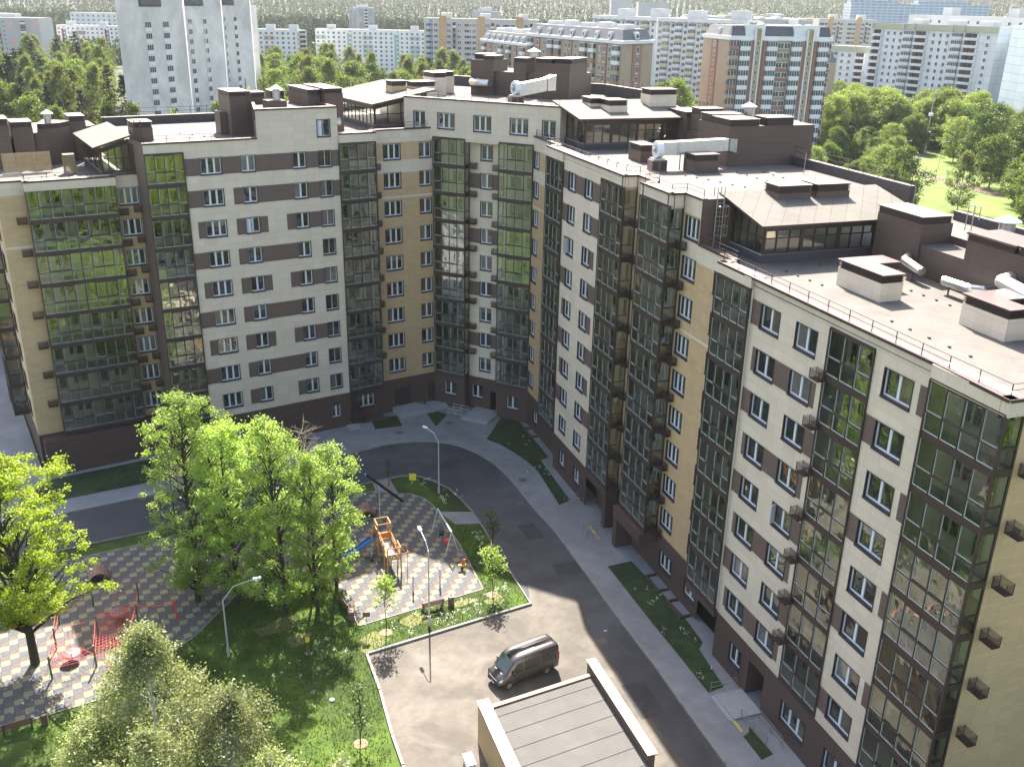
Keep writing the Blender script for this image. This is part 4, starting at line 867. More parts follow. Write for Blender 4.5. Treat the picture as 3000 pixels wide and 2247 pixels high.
# the courtyard sheets (z in 4 mm steps and more)
sheet('courtyard_lawn', [(-75, 20), (-6.3, 20), (-6.35, 47.3), (-7.37, 50.0), (-8.76, 54.36), (-10.26, 58.32), (1.87, 65.07), (-2.7, 77.7), (-20, 100), (-60, 100), (-75, 80)], .01, LAWN)
outer = [(-95, 46), (-60, 67.0), (-40.45, 78.3), (-36.4, 80.6), (-28, 85.2), (-22, 88.6), (-17.8, 91.05), (-15.7, 92.6), (-13.3, 94.2), (-10.9, 95.0), (-8.4, 95.1), (-6.6, 94.7), (-4.9, 93.7), (-3.2, 92.1), (-1.5, 89.8), (-.2, 87.2), (.75, 84.9), (1.66, 82.4), (2.6, 80.1), (4.4, 76.0), (5.6, 72.4), (6.8, 69.0), (8.27, 64.7), (9.7, 60.7), (11.0, 57.1), (12.18, 53.4), (14.05, 48), (17, 39.5), (21, 28), (25, 16)]
inner = [(-95, 38), (-60, 59.8), (-40, 70.9), (-35.8, 73.15), (-33.7, 74.25), (-24, 79.5), (-16.5, 83.9), (-13.65, 85.5), (-12.1, 86.3), (-10.8, 86.9), (-9.2, 86.85), (-7.6, 85.9), (-5.95, 84.3), (-4.8, 82.4), (-3.5, 79.9), (-2.67, 77.75), (-1.14, 73.4), (.5, 68.8), (1.87, 65.07)]
sheet('road', outer+[(22, 12), (-6, 12), (-6.35, 47.3), (-8.76, 54.36), (-10.26, 58.32)][:0]+[(6, 12), (1.0, 60)]+inner[::-1], .03, ASPH)
sheet('parking_lot', [(1.87, 65.05), (-10.2, 58.3), (-8.76, 54.36), (-7.37, 50.0), (-6.35, 47.3), (-5.2, 43), (-3.5, 30), (-3, 14), (20, 14), (17.0, 27), (14.0, 40), (11.6, 47.8), (8.9, 54.1), (6.3, 62.5), (6.0, 65.7), (1.6, 68.0)], .034, LOT)  # right edge follows the building's shadow line; sunlit side coloured paler than the road
walls_line = [LF.xy(5, 99), LF.xy(18, 97), LF.xy(21, 95), LF.xy(41, 95), CF.xy(-54.5, 92), CF.xy(-42.5, 92), RF.xy(-94, 35.2), RF.xy(-29, 35.2), RF.xy(-10, 35.2)]
sheet('pavement', outer[::-1]+[(-95, 60), (-70, 80), (-55, 92)][0:3]+walls_line, .16, PAVING)
mbk = kerb(outer, .03, .14, .15)
kerb([(x, y) for x, y in inner], .03, .1, .1); kerb([(1.87, 65.07), (-10.26, 58.32), (-8.76, 54.36), (-7.37, 50.0), (-6.35, 47.3), (-5.2, 43), (-3.5, 30)], .03, .16, .18)
# grass beds set in the pavement
GB = mat('bed_grass', (.020, .042, .010), .95, 0, .3, scale=1.2, stain=.3, bump=.5, bscale=9, col2=(.032, .062, .014))
beds = [[(-16.02, 100.6), (-13.2, 101.75), (-12.25, 98.9), (-15.15, 97.85)], [(-9.8, 102.5), (-8.6, 103.2), (-7.46, 102.4), (-8.46, 98.9)],
        [(-1.0, 102.6), (.36, 102.5), (4.01, 91.7), (3.17, 90.9), (5.84, 82.3), (4.75, 81.3), (2.81, 88.4), (1.6, 90.8), (.08, 93.0), (-1.2, 94.6), (-2.66, 95.8)],
        [(8.48, 70.7), (10.6, 71.6), (12.3, 67.6), (13.82, 63.8), (14.8, 60.4), (14.36, 59.6), (15.39, 55.4), (14.17, 54.7), (12.93, 58.2), (11.2, 62.9)],
        [(16.3, 51.4), (16.46, 50.97), (17.28, 48.9), (16.41, 48.35), (15.68, 50.45), (16.1, 50.8)],
        [LF.xy(5.0, 95.5), LF.xy(17.6, 95.5), LF.xy(18.6, 93.0), LF.xy(32, 92.7), LF.xy(30.5, 90.0), LF.xy(13, 90.3), LF.xy(3.5, 90.7)]]
for p in beds: sheet('grass_bed', p, .175, GB)
# playgrounds
pgA = [(-11.42, 61.76), (-2.01, 67.11), (-4.2, 73.6), (-6.73, 79.74), (-7.18, 80.83), (-8.2, 82.3), (-9.64, 83.2), (-10.84, 83.15), (-13.2, 83.6), (-16.3, 82.3), (-21.5, 79.4), (-22, 74), (-20, 70.5), (-14.89, 68.2), (-13.4, 66.4)]
pgB = [(-33.0, 49.8), (-27.4, 53.1), (-23.5, 60.0), (-22.0, 65.0), (-20, 70.4), (-21.8, 74), (-21.6, 79.3), (-33.1, 72.5), (-36, 70.9), (-44, 66.4), (-43, 57), (-40, 45.6)]
sheet('playground_surface', pgA, .022, RUBBER); sheet('playground_surface', pgB, .0215, RUBBER)
sheet('pavement', [LF.xy(-40, 86), LF.xy(4.5, 90), LF.xy(5.7, 98), LF.xy(5.7, 150), LF.xy(-40, 150)], .157, PAVING)
kerb(pgA, .0, .06, .08, closed=True); kerb(pgB, .0, .06, .08, closed=True)
sheet('path', [(-13.65, 85.46), (-12.1, 86.3), (-10.84, 83.15), (-13.2, 83.7)], .024, PAVING); sheet('path', [(-4.93, 77.52), (-2.67, 77.75), (-3.45, 79.9), (-6.7, 79.8)], .024, PAVING)
for x, y in ((-12.39, 97.15), (-7.07, 100.02), (1.29, 86.35)):
    mb = MB(); mb.lathe([(.42, 0), (.42, .01)], (x, y, .165), mat('manhole_iron', (.14, .11, .09), .7, .3, .2), 18); tag(mb.build('manhole_cover'), kind='structure')
for c, s in (((14.61, 54.19), (15.7, 50.88)), ((7.35, 77.4), (8.1, 75.2))):
    d = Vector((s[0]-c[0], s[1]-c[1])).normalized(); nn = Vector((-d.y, d.x))*.11
    sheet('tactile_strip', [(c[0]-nn.x, c[1]-nn.y), (s[0]-nn.x, s[1]-nn.y), (s[0]+nn.x, s[1]+nn.y), (c[0]+nn.x, c[1]+nn.y)], .18, mat('yellow_paint', (.55, .40, .10), .7, 0, .1))
# park behind the right wing
sheet('park_lawn', [(85, 215), (160, 215), (175, 330), (100, 350), (84, 300)], .02, mat('park_grass', (.085, .14, .015), .95, 0, .2, scale=.3, stain=.2, col2=(.12, .17, .02)))
sheet('path', [(108, 281.5), (115.5, 293), (119, 291), (123, 277), (129.5, 258), (127, 250), (124.5, 252.3), (120.2, 272.8), (115, 285)], .04, mat('brown_path', (.10, .065, .055), .9, 0, .1))

DRY = mat('dry_grass', (.20, .17, .07), .95, 0, .3, scale=3, col2=(.12, .15, .035))
rr = random.Random(4)
for cx, cy, a, b in ((-6.9, 62.9, 1.6, .6), (-3.6, 65.2, 1.3, .4), (-9.9, 60.2, .9, .9), (-1.0, 65.6, .8, .5), (-17.5, 61.5, 1.8, .9), (-15.5, 60.0, 1.2, .7), (-10.4, 59.1, .5, .4), (-24.2, 60.3, 1.2, .5)):
    sheet('dry_patch', [(cx+a*(1+rr.uniform(-.3, .3))*math.cos(q)*.9-b*math.sin(q)*.45, cy+a*.45*math.cos(q)+b*(1+rr.uniform(-.3, .3))*math.sin(q)) for q in [math.pi*2*i/11 for i in range(11)]], .018, DRY)

PATCH = mat('asphalt_patch', (.048, .047, .048), .85, 0, .15, scale=2, stain=.2); rr = random.Random(8)
for cx, cy, a, b, q in ((5.2, 70.5, 1.3, .9, .3), (-6.0, 90.2, 1.6, .8, 1.1), (9.5, 54.0, .9, 1.8, .3), (2.0, 76.5, .8, 1.4, .4)):
    c, s_ = math.cos(q), math.sin(q); sheet('road_patch', [(cx+x*c-y*s_, cy+x*s_+y*c) for x, y in ((-a, -b), (a, -b), (a, b), (-a, b))], .0345, PATCH)
for x, y in ((1.06, 81.78), (7.2, 60.5), (-16.0, 88.3)):
    mb = MB(); mb.lathe([(.36, 0), (.36, .006)], (x, y, .032), MATS['manhole_iron'], 18); tag(mb.build('manhole_cover'), kind='structure')
# ================================================================== the town beyond
def px(x, y, D):   # pixel column and depth -> ground position (survey helper)
    a, b = (x-1500)/2820.15, (y-1123.5)/2820.15
    c, s = math.cos(RO), math.sin(RO); a, b = c*a+s*b, -s*a+c*b; u = -b
    Y = _c+u*_s; return (a/Y*D, D)
GLF = window_glass('far_window_glass', (.06, .07, .08), 1.6, 0)
FW = mat('far_window_frame', (.68, .69, .69), .6, 0, 0)
def plain(name, c, v=.07, sc=.15, stain=.08): return mat(name, c, .85, 0, v, scale=sc, stain=stain)
FARW = {}
def far_mesh(kind, w, h, m1=None, m2=None):
    key = (kind, w, h, m1.name if m1 else '', m2.name if m2 else '')
    if key in FARW: return FARW[key]
    mb = MB()
    if kind == 'window':
        k = max(1, round(w/.75)); mb.box(-w/2-.06, -.04, -h/2-.06, w/2+.06, .01, h/2+.06, FW)
        for i in range(k):
            a = -w/2+w*i/k+.05; b = -w/2+w*(i+1)/k-.05; mb.quad((a, -.05, -h/2+.06), (b, -.05, -h/2+.06), (b, -.05, h/2-.06), (a, -.05, h/2-.06), GLF)
    elif kind == 'balcony':
        mb.box(-w/2, -.9, -h/2, w/2, .0, -h/2+1.1, m1 or FW); mb.box(-w/2, -.85, h/2-.12, w/2, .0, h/2, m1 or FW)
        k = max(2, round(w/.8))
        for i in range(k+1): x = -w/2+w*i/k; mb.box(max(-w/2, x-.05), -.87, -h/2+1.1, min(w/2, x+.05), -.8, h/2-.12, FW)
        mb.quad((-w/2, -.82, -h/2+1.1), (w/2, -.82, -h/2+1.1), (w/2, -.82, h/2-.12), (-w/2, -.82, h/2-.12), GLF)
        for x in (-w/2, w/2): mb.quad((x, -.82, -h/2+1.1), (x, 0, -h/2+1.1), (x, 0, h/2-.12), (x, -.82, h/2-.12), GLF)
    elif kind == 'open_balcony':
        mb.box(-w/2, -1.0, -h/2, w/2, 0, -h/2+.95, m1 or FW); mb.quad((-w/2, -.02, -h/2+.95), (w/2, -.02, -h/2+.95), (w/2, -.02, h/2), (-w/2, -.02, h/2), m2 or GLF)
        for i in (0, .35, .7, 1): x = -w/2+(w-.12)*i; mb.box(x, -.95, -h/2+.95, x+.12, -.03, h/2, FW if i in (0, 1) else (m2 or FW))
    elif kind == 'dormer':
        mb.box(-w/2, -.5, 0, w/2, 1.2, h*.7, FW); mb.prism([(-w/2-.15, -.6), (w/2+.15, -.6), (w/2+.15, 1.2), (-w/2-.15, 1.2)], h*.7, h*.8, FW); mb.box(-w/2+.2, -.6, h*.8, w/2-.2, 1.2, h, FW)
        mb.quad((-w/2+.25, -.52, .2), (w/2-.25, -.52, .2), (w/2-.25, -.52, h*.65), (-w/2+.25, -.52, h*.65), GLF)
    elif kind == 'panel':
        mb.box(-w/2, -.06, -h/2, w/2, -.005, h/2, m1)
    FARW[key] = mb.mesh(kind); return FARW[key]
class House:
    def __init__(s, name, label, poly, z1, m, roofm=None, group=None, cat='apartment block'):
        cx = sum(p[0] for p in poly)/len(poly); cy = sum(p[1] for p in poly)/len(poly)
        s.o = thing(name, label, cat, (cx, cy, 0), group=group); s.parts = []; s.z1 = z1
        mb = MB(); mb.prism(poly, 0, z1, m, roofm or ROOFM); mb.build('wall', s.o)
    def box(s, fr, t0, n0, z0, t1, n1, z1, m, name='roof_box', top=None):
        mb = MB(fr); mb.box(t0, n0, z0, t1, n1, z1, m, top); mb.build(name, s.o)
    def put(s, kind, fr, t, n, z, w, h, m1=None, m2=None):
        w *= .93; h *= .93; p = fr(t, n, z); nm = {'open_balcony': 'balcony', 'panel': 'facade_panel'}.get(kind, kind)
        s.parts.append((math.dist(p, (0, 0, H)), nm, kind, fr.M(t, n, z), (kind, w, h, m1, m2)))
    def done(s):
        by = {}
        for p in s.parts: by.setdefault(p[1], []).append(p)
        for nm, L in by.items():
            L.sort(key=lambda a: a[0])
            for p in L[:99]: place(nm, far_mesh(*p[4]), s.o, p[3])
            if len(L) > 99:
                rest = MB()
                for p in L[99:]:
                    me = far_mesh(*p[4]); o0 = len(rest.v); rest.v += [tuple(p[3] @ v.co) for v in me.vertices]
                    for f in me.polygons: rest.f.append(tuple(o0+q for q in f.vertices)); rest.m.append(rest.mi(me.materials[f.material_index]))
                tag(rest.build(nm, s.o), kind='stuff')
def fface(P0, P1):
    d = (P1[0]-P0[0], P1[1]-P0[1]); fr = Fr(*d); L = math.hypot(*d)
    t0 = P0[0]*fr.d[0]+P0[1]*fr.d[1]; n0 = P0[0]*fr.n[0]+P0[1]*fr.n[1]; return fr, t0, n0, L
def foot(P0, P1, depth):
    fr, t0, n0, L = fface(P0, P1); return [fr.xy(t0, n0), fr.xy(t0+L, n0), fr.xy(t0+L, n0+depth), fr.xy(t0, n0+depth)]
PEACH = plain('orange_panel', (.52, .33, .17)); MAROON = plain('maroon_panel', (.22, .05, .06)); SAGE = plain('green_panel', (.30, .42, .36)); BLUEP = plain('blue_panel', (.20, .27, .44))
WPAN = plain('white_panel_wall', (.70, .69, .67)); GREYP = plain('grey_panel_wall', (.42, .42, .42)); PINK = plain('pink_panel', (.55, .38, .38)); YELP = plain('yellow_panel', (.60, .54, .34))
OLD = mat('weathered_render', (.62, .60, .57), .9, 0, .10, scale=.3, stain=.22, detail=10)
BRICK = plain('sand_brick', (.40, .31, .22)); RED = plain('red_brick', (.33, .18, .125)); SLATE = mat('slate_mansard', (.085, .088, .10), .6, 0, .15, scale=.5); BEIGEF = plain('beige_block_wall', (.52, .48, .44))
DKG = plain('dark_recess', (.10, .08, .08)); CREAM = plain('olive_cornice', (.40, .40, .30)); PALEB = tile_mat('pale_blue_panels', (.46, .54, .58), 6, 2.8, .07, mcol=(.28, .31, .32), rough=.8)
PANW = tile_mat('white_panels', (.60, .62, .64), 3.2, 2.8, .06, mcol=(.36, .37, .38), rough=.8)
# -- nine-storey slabs
def slab9(name, label, P0, P1, z1, base, accent, depth=12, floors=9, fh=2.62, pat=0, group=None):
    hs = House(name, label, foot(P0, P1, depth), z1, base, group=group); fr, t0, n0, L = fface(P0, P1)
    k = int(L/3.2); st = L/k
    for i in range(k):
        t = t0+st*(i+.5)
        for f in range(floors):
            z = z1-2.2-f*fh
            if z < 1.5: break
            ph = (i+pat) % 9
            if ph in (3,):
                if f == 0: hs.put('panel', fr, t, n0, z1-1.5-floors*fh/2+.5, st*.95, floors*fh-1, accent)
                if f < floors: hs.put('window', fr, t+.6, n0-.07, z+1.1, .8, 1.0); hs.put('panel', fr, t+.4, n0-.1, z-.3, 1.3, .9, FW)
                continue
            if ph in (6, 7) and (f in (1,) or f in (3, 4, 5)): hs.put('panel', fr, t, n0, z, st, 2.6, accent)
            hs.put('window', fr, t, n0-.06, z, 1.6 if ph in (0, 6, 7) else 1.3, 1.5)
    for f in range(3): hs.box(fr, t0+L*(.1+.38*f), n0+3, z1, t0+L*(.1+.38*f)+5, n0+7, z1+2.6, WPAN, top=ROOFM)
    hs.done(); return hs
h = House('apartment_block', 'pale tower block with pink panels at the far left edge', foot((-352, 655), (-321, 640), 16)[:2]+[(-303, 646), (-303, 665), (-350, 672)], 29.3, GREYP)
for (P0, P1, ks) in (((-352, 655), (-321, 640), 7), ((-321, 640), (-303, 646), 4)):
    fr, t0, n0, L = fface(P0, P1)
    for i in range(ks):
        for f in range(9):
            z = 26.8-f*2.62
            if ks == 7: h.put('balcony' if i % 2 else 'window', fr, t0+L*(i+.5)/ks, n0-.05, z, 2.6 if i % 2 else 1.5, 2.4 if i % 2 else 1.5, GREYP if f % 3 else MAROON)
            elif i == 1 or i == 2:
                h.put('balcony', fr, t0+L*.5, n0-.05, z, 3.0, 2.5, MAROON if f % 2 else FW) if i == 1 else None
            elif f % 4 < 2: h.put('panel', fr, t0+L*(i+.5)/ks, n0, z, L/ks*.85, 2.7, PINK)
fr, t0, n0, L = fface((-352, 655), (-303, 646)); h.box(fr, t0+12, n0+5, 29.3, t0+30, n0+11, 31.5, WPAN); h.done()
slab9('apartment_block', 'low white block with dark red panels left of the weathered tower', (-317, 700), (-258, 700), 24.0, WPAN, MAROON, pat=2)
h = House('apartment_block', 'tall plain white block behind the block with dark red panels', foot((-394, 900), (-330, 900), 16), 28.6, WPAN); fr, t0, n0, L = fface((-394, 900), (-330, 900))
for i in range(14):
    for f in range(4): h.put('window', fr, t0+L*(i+.5)/14, n0-.05, 26-f*3.4, 1.6, 1.5)
h.done()
slab9('apartment_block', 'white nine storey block with orange panels right of the weathered tower', px(690, 88, 600), px(868, 88, 600), 26.9, WPAN, PEACH, pat=1)
h = House('apartment_block', 'short end block with striped orange balconies beside the orange panelled slab', foot(px(869, 88, 601), px(896, 90, 612), 9), 26.6, WPAN); fr, t0, n0, L = fface(px(869, 88, 601), px(896, 90, 612))
for f in range(9): h.put('open_balcony', fr, t0+L/2, n0-.03, 24.9-f*2.62, L*.9, 2.4, PEACH if f > 2 else GREYP, DKG)
h.done()
slab9('apartment_block', 'long white nine storey block with green panels in the middle distance', px(923, 88, 640), px(1246, 90, 640), 26.6, WPAN, SAGE, pat=6)
h = House('tower_block', 'grey tower block standing alone before the forest', foot(px(1021, 22, 900), px(1044, 22, 880), 14)[:2]+[px(1096, 24, 886), px(1092, 24, 902)], 37.4, GREYP); P0, P1 = px(1044, 22, 880), px(1096, 24, 886); fr, t0, n0, L = fface(P0, P1)
for f in range(13):
    h.put('open_balcony', fr, t0+L*.52, n0-.03, 34.6-f*2.62, 3.4, 2.4, FW, MAROON)
    if f % 4 < 2:
        for q in (.25, .82): h.put('panel', fr, t0+L*q, n0, 34.6-f*2.62, 3.6, 2.75, plain('mid_grey_panel', (.33, .33, .34)))
fr2, t2, n2, L2 = fface(px(1021, 22, 900), px(1044, 22, 880))
for f in range(13):
    for q in (.3, .8): h.put('open_balcony', fr2, t2+L2*q, n2-.03, 34.6-f*2.62, 3.0, 2.4, GREYP, DKG)
h.box(fr, t0+2, n0+3, 37.4, t0+11, n0+9, 39.3, WPAN); h.done()
# -- weathered white tower (staggered plan)
S = [(px(335, 0, 240), px(533, 0, 263)), (px(538, 0, 284), px(646, 8, 300)), (px(649, 8, 324), px(731, 10, 340))]
h = House('tower_block', 'tall weathered white tower with stained blank walls and narrow window columns', [S[0][0], S[0][1], S[1][0], S[1][1], S[2][0], S[2][1], (-97, 372), (-139, 362), (-102, 264)], 44.2, OLD)
for (P0, P1), cols, rec in ((S[0], (.43, .70), (.33, .66)), (S[1], (.10, .50), (-.02, .50)), (S[2], (.05, .42), (.0, .42))):
    fr, t0, n0, L = fface(P0, P1)
    for c in cols:
        for f in range(13):
            z = 37.6-f*2.62; t = t0+L*c; w = 2.9 if P0 is S[0][0] else 2.1
            if P0 is S[2][0] and c == .05: w = .7
            h.put('window', fr, t, n0-.05, z+.2, w*.85, 1.5); h.put('panel', fr, t, n0-.02, z-1.0, w*.9, .8, WPAN)
    h.box(fr, t0+L*rec[0], n0-.1, 41.9, t0+L*rec[1], n0+2, 44.5, FRAMEB, 'roof_loggia'); h.box(fr, t0+L*rec[0]+.5, n0-.16, 42.3, t0+L*rec[1]-.5, n0-.11, 44.1, GLF, 'roof_loggia_glazing')
h.done()
h = House('tower_block', 'narrow pale tower slice just right of the weathered tower', foot(px(728, 22, 390), px(751, 26, 392), 12), 41.5, OLD); h.done()
# -- beige and orange slab
def orange_slab(label, P0, P1, z1, floors, stripes):
    h = House('apartment_block', label, foot(P0, P1, 13), z1, BEIGEF); fr, t0, n0, L = fface(P0, P1)
    for (a, b, kind) in stripes:
        ta, tb = t0+L*a, t0+L*b; tm = (ta+tb)/2
        if kind in 'ob':
            hh = z1+(1.2 if kind == 'o' else -.5); h.box(fr, ta, n0-.5 if kind == 'o' else n0-.08, 0, tb, n0+.3, hh, PEACH if kind == 'o' else BLUEP, 'facade_panel')
            if kind == 'o': h.box(fr, ta+1, n0+2, z1+.1, ta+6, n0+6, z1+2.5, WPAN)
        for f in range(floors):
            z = z1-3.0-f*2.66
            if z < 2: break
            if kind == 'o':
                h.put('window', fr, ta+(tb-ta)*.18, n0-.51, z+1.2, .7, .8); h.put('window', fr, ta+(tb-ta)*.82, n0-.51, z-.1, .7, .8)
            elif kind == 'l': h.put('open_balcony', fr, tm, n0-.05, z, (tb-ta)*.8, 2.6, plain('mauve_panel', (.30, .25, .26)) if f % 4 else FW, DKG)
            else: h.put('window', fr, tm, n0-.1, z, 1.9, 1.5)
    h.done()
st = [(0.055, .11, 'n'), (.12, .19, 'b'), (.20, .32, 'n'), (.335, .49, 'o'), (.5, .6, 'n'), (.62, .72, 'l'), (.73, .84, 'n')]
stripes = []
for i in range(3): stripes += [(a/2.55+.335*i, b/2.55+.335*i, 'n' if (k == 'b' and i) else k) for a, b, k in st]
orange_slab('long beige block with orange stair bays and one blue stripe', px(1242, 53, 500), px(1580, 50, 500), 36.5, 13, stripes)
orange_slab('far beige block with orange bays behind the grey panel slab', px(2400, 58, 640), px(2572, 60, 640), 38.4, 12, [(a/2.0+.48*i, b/2.0+.48*i, 'n' if k == 'b' else k) for i in range(2) for a, b, k in st])
h = House('apartment_block', 'distant grey block peeping over the beige and orange block', foot(px(1385, 32, 800), px(1463, 38, 800), 14), 37.2, GREYP); fr, t0, n0, L = fface(px(1385, 32, 800), px(1463, 38, 800))
h.box(fr, t0+6, n0+3, 37.2, t0+15, n0+8, 40, WPAN); h.done()
# -- brick mansard blocks
def mansard(h, poly, z0, z1, inset):
    cx = sum(p[0] for p in poly)/4; cy = sum(p[1] for p in poly)/4; mb = MB(); n = len(poly)
    def ins(k):   # inset polygon towards inside by distance
        out = []
        for i in range(n):
            a, b, c = Vector(poly[i-1]), Vector(poly[i]), Vector(poly[(i+1) % n]); d1 = (b-a).normalized(); d2 = (c-b).normalized()
            n1 = Vector((-d1.y, d1.x)); n2 = Vector((-d2.y, d2.x)); m = (n1+n2).normalized(); out.append(tuple(b+m*(k/max(.4, m.dot(n1)))))
        return out
    A, B = ins(.3), ins(inset); mb.add([(x, y, z0) for x, y in A]+[(x, y, z1) for x, y in B], [(i, (i+1) % n, n+(i+1) % n, n+i) for i in range(n)], SLATE)
    mb.add([(x, y, z1) for x, y in B], [tuple(range(n))], ROOFM); mb.build('mansard_roof', h.o)
    mb = MB(); mb.prism(ins(-.5), z0-.9, z0, FW); mb.build('cornice', h.o)
def brick(label, P0, P1, P2, z1, zr, depth, bays, endbay=True, floors=10):
    fr, t0, n0, L = fface(P0, P1); poly = [P0, P1, P2, (P0[0]+P2[0]-P1[0], P0[1]+P2[1]-P1[1])]
    h = House('brick_block', label, poly, z1, BRICK); mansard(h, poly, z1+.02, zr, 1.9)
    for (c, kind) in bays:
        t = t0+L*c
        for f in range(floors):
            z = z1-2.6-f*2.71
            if z < 1.5: break
            if kind == 'B': h.put('balcony', fr, t, n0-.02, z, 3.6, 2.7, FW if (f in (0, 8) or (f+int(c*10)) % 5 == 0) else (RED if f % 2 else BRICK))
            elif kind == 'R':
                if f == 0: h.box(fr, t-1.3, n0-.25, 0, t+1.3, n0-.01, z1-.8, RED, 'red_pier')
                h.put('window', fr, t, n0-.27, z, 1.4, 1.7); h.put('panel', fr, t, n0-.25, z-1.1, 1.7, .2, FW)
            else: h.put('window', fr, t, n0-.04, z, 1.3, 1.5)
    if endbay:
        f2, t2, n2, L2 = fface(P1, P2); h.box(f2, t2+L2*.33, n2-.25, 0, t2+L2*.62, n2-.01, z1-.8, RED, 'red_pier')
        for f in range(floors):
            z = z1-2.6-f*2.71
            h.put('window', f2, t2+L2*.475, n2-.28, z, 1.5, 1.7); h.put('panel', f2, t2+L2*.475, n2-.26, z-1.2, 2.2, .25, FW)
        h.put('dormer', f2, t2+L2*.5, n2+.8, z1+.3, 2.0, 2.1)
    for i in range(7 if L > 40 else 4): h.put('dormer', fr, t0+L*(.12+.125*i if L > 40 else .15+.22*i), n0+.8, z1+.3, 1.4, 2.0)
    for i in range(5 if L > 40 else 3): h.box(fr, t0+L*(.1+.18*i), n0+4.5, zr, t0+L*(.1+.18*i)+4.5, n0+8, zr+1.2+.4*(i % 2), WPAN, top=FW)
    h.done(); return h
brick('brick block with dark mansard roof and white dormers, the taller of the two', px(1545, 92, 348), px(1824, 123, 290), px(1914, 119, 304), 34.9, 37.9, 14,
      [(.05, 'B'), (.14, 'R'), (.21, 'w'), (.29, 'B'), (.37, 'B'), (.45, 'w'), (.5, 'R'), (.56, 'w'), (.645, 'B'), (.73, 'B'), (.80, 'w'), (.845, 'R'), (.89, 'w'), (.955, 'B')])
brick('lower brick block with dark mansard roof, behind the mechanical housings of the courtyard building', px(1410, 117, 405), px(1548, 136, 362), px(1600, 134, 376), 30.8, 33.8, 14,
      [(.08, 'B'), (.22, 'R'), (.32, 'w'), (.45, 'B'), (.62, 'B'), (.75, 'R'), (.9, 'B')], False)
# -- white and yellow slab
P = [px(1737, 44, 500), px(1926, 55, 462), px(1927, 55, 452), px(2180, 70, 425)]
h = House('apartment_block', 'long white high rise slab with pale yellow balconies and dark window hoods', [P[0], P[1], P[2], P[3], (P[3][0]+6, P[3][1]+16), (P[0][0]+6, P[0][1]+14)], 39.3, WPAN)
for (P0, P1, k) in ((P[0], P[1], 9), (P[2], P[3], 13)):
    fr, t0, n0, L = fface(P0, P1)
    for i in range(k):
        for f in range(13):
            z = 36.3-f*2.62; t = t0+L*(i+.5)/k
            if i % 2: h.put('balcony', fr, t, n0-.03, z, L/k*1.05, 2.5, YELP if (f+i//2) % 3 == 0 else FW)
            else: h.put('window', fr, t, n0-.05, z, 1.5, 1.5)
            if f == 0: h.box(fr, t-L/k*.3, n0-.9, z+1.2, t+L/k*.3, n0-.01, z+1.45, DKG, 'hood')
    h.box(fr, t0+L*.3, n0+4, 39.3, t0+L*.3+7, n0+9, 42.6, WPAN, top=FW); h.box(fr, t0+L*.8, n0+4, 39.3, t0+L*.8+7, n0+9, 42.9, WPAN, top=FW)
h.done()
# -- brick and white tower with bays
P0, P1, P2 = px(2063, 104, 322), px(2143, 108, 302), px(2440, 100, 306)
fr, t0, n0, L = fface(P1, P2)
h = House('brick_tower', 'brick and white apartment tower with red strips, white bays and slate roof panels', [P0, P1, P2, (P2[0]+5, P2[1]+16), (P0[0]+6, P0[1]+14)], 36.3, BRICK)
cols = [(.06, 'B'), (.17, 'W'), (.265, 'r'), (.30, 's'), (.345, 'n'), (.40, 'n'), (.505, 'W'), (.58, 'g'), (.64, 'g'), (.72, 'W'), (.79, 'r'), (.825, 's'), (.875, 'n'), (.94, 'W')]
for c, kind in [(.03, 'B'), (.135, 'W'), (.205, 'r'), (.26, 's'), (.335, 'r'), (.40, 'W'), (.495, 'g'), (.56, 'g'), (.645, 'W'), (.72, 'r'), (.775, 's'), (.84, 'r'), (.91, 'W'), (.975, 'g')]:
    t = t0+L*c
    if kind == 'r': h.box(fr, t-.5, n0-.5, 0, t+.5, n0-.01, 35.2, RED, 'red_pier')
    if kind == 's':
        for x in (-.9, .9): h.box(fr, t+x-.18, n0-1.0, 0, t+x+.18, n0-.01, 38.5, FW, 'white_pilaster')
        h.box(fr, t-.7, n0-.7, 0, t+.7, n0-.01, 38.7, plain('ochre_panel', (.40, .30, .13)), 'stair_strip')
    for f in range(12):
        z = 34.0-f*2.76
        if kind == 'B': h.put('balcony', fr, t, n0-.02, z, 3.0, 2.7, RED if f % 4 == 0 else BRICK)
        elif kind == 'W': h.put('balcony', fr, t, n0-.5, z, 3.3, 2.9, FW)
        elif kind == 's': h.put('window', fr, t, n0-.72, z+.6, .7, 1.5)
        elif kind == 'g': h.put('window', fr, t, n0-.03, z, 1.9, 1.6); (h.put('panel', fr, t, n0-.01, z-1.4, 2.4, 1.1, RED) if f % 4 > 1 else None)
f2, t2, n2, L2 = fface(P0, P1); h.box(f2, t2+L2*.33, n2-.25, 0, t2+L2*.55, n2-.01, 35.4, RED, 'red_pier')
for f in range(12): h.put('window', f2, t2+L2*.46, n2-.28, 34-f*2.76, 1.5, 1.7)
h.box(fr, t0-.3, n0-.35, 35.4, t0+L+.3, n0-.01, 36.6, FW, 'cornice'); h.box(f2, t2-.3, n2-.35, 35.4, t2+L2-.36, n2-.01, 36.6, FW, 'cornice')
mb = MB(fr)
for a, b in ((.0, .14), (.33, .62), (.87, .99)):
    mb.hexa([(t0+L*a, n0+.1, 36.3), (t0+L*b, n0+.1, 36.3), (t0+L*b, n0+3, 36.3), (t0+L*a, n0+3, 36.3), (t0+L*a+.6, n0+1.6, 39.4), (t0+L*b-.3, n0+1.6, 39.4), (t0+L*b-.3, n0+3, 39.4), (t0+L*a+.6, n0+3, 39.4)], SLATE)
mb.build('mansard_roof', h.o)
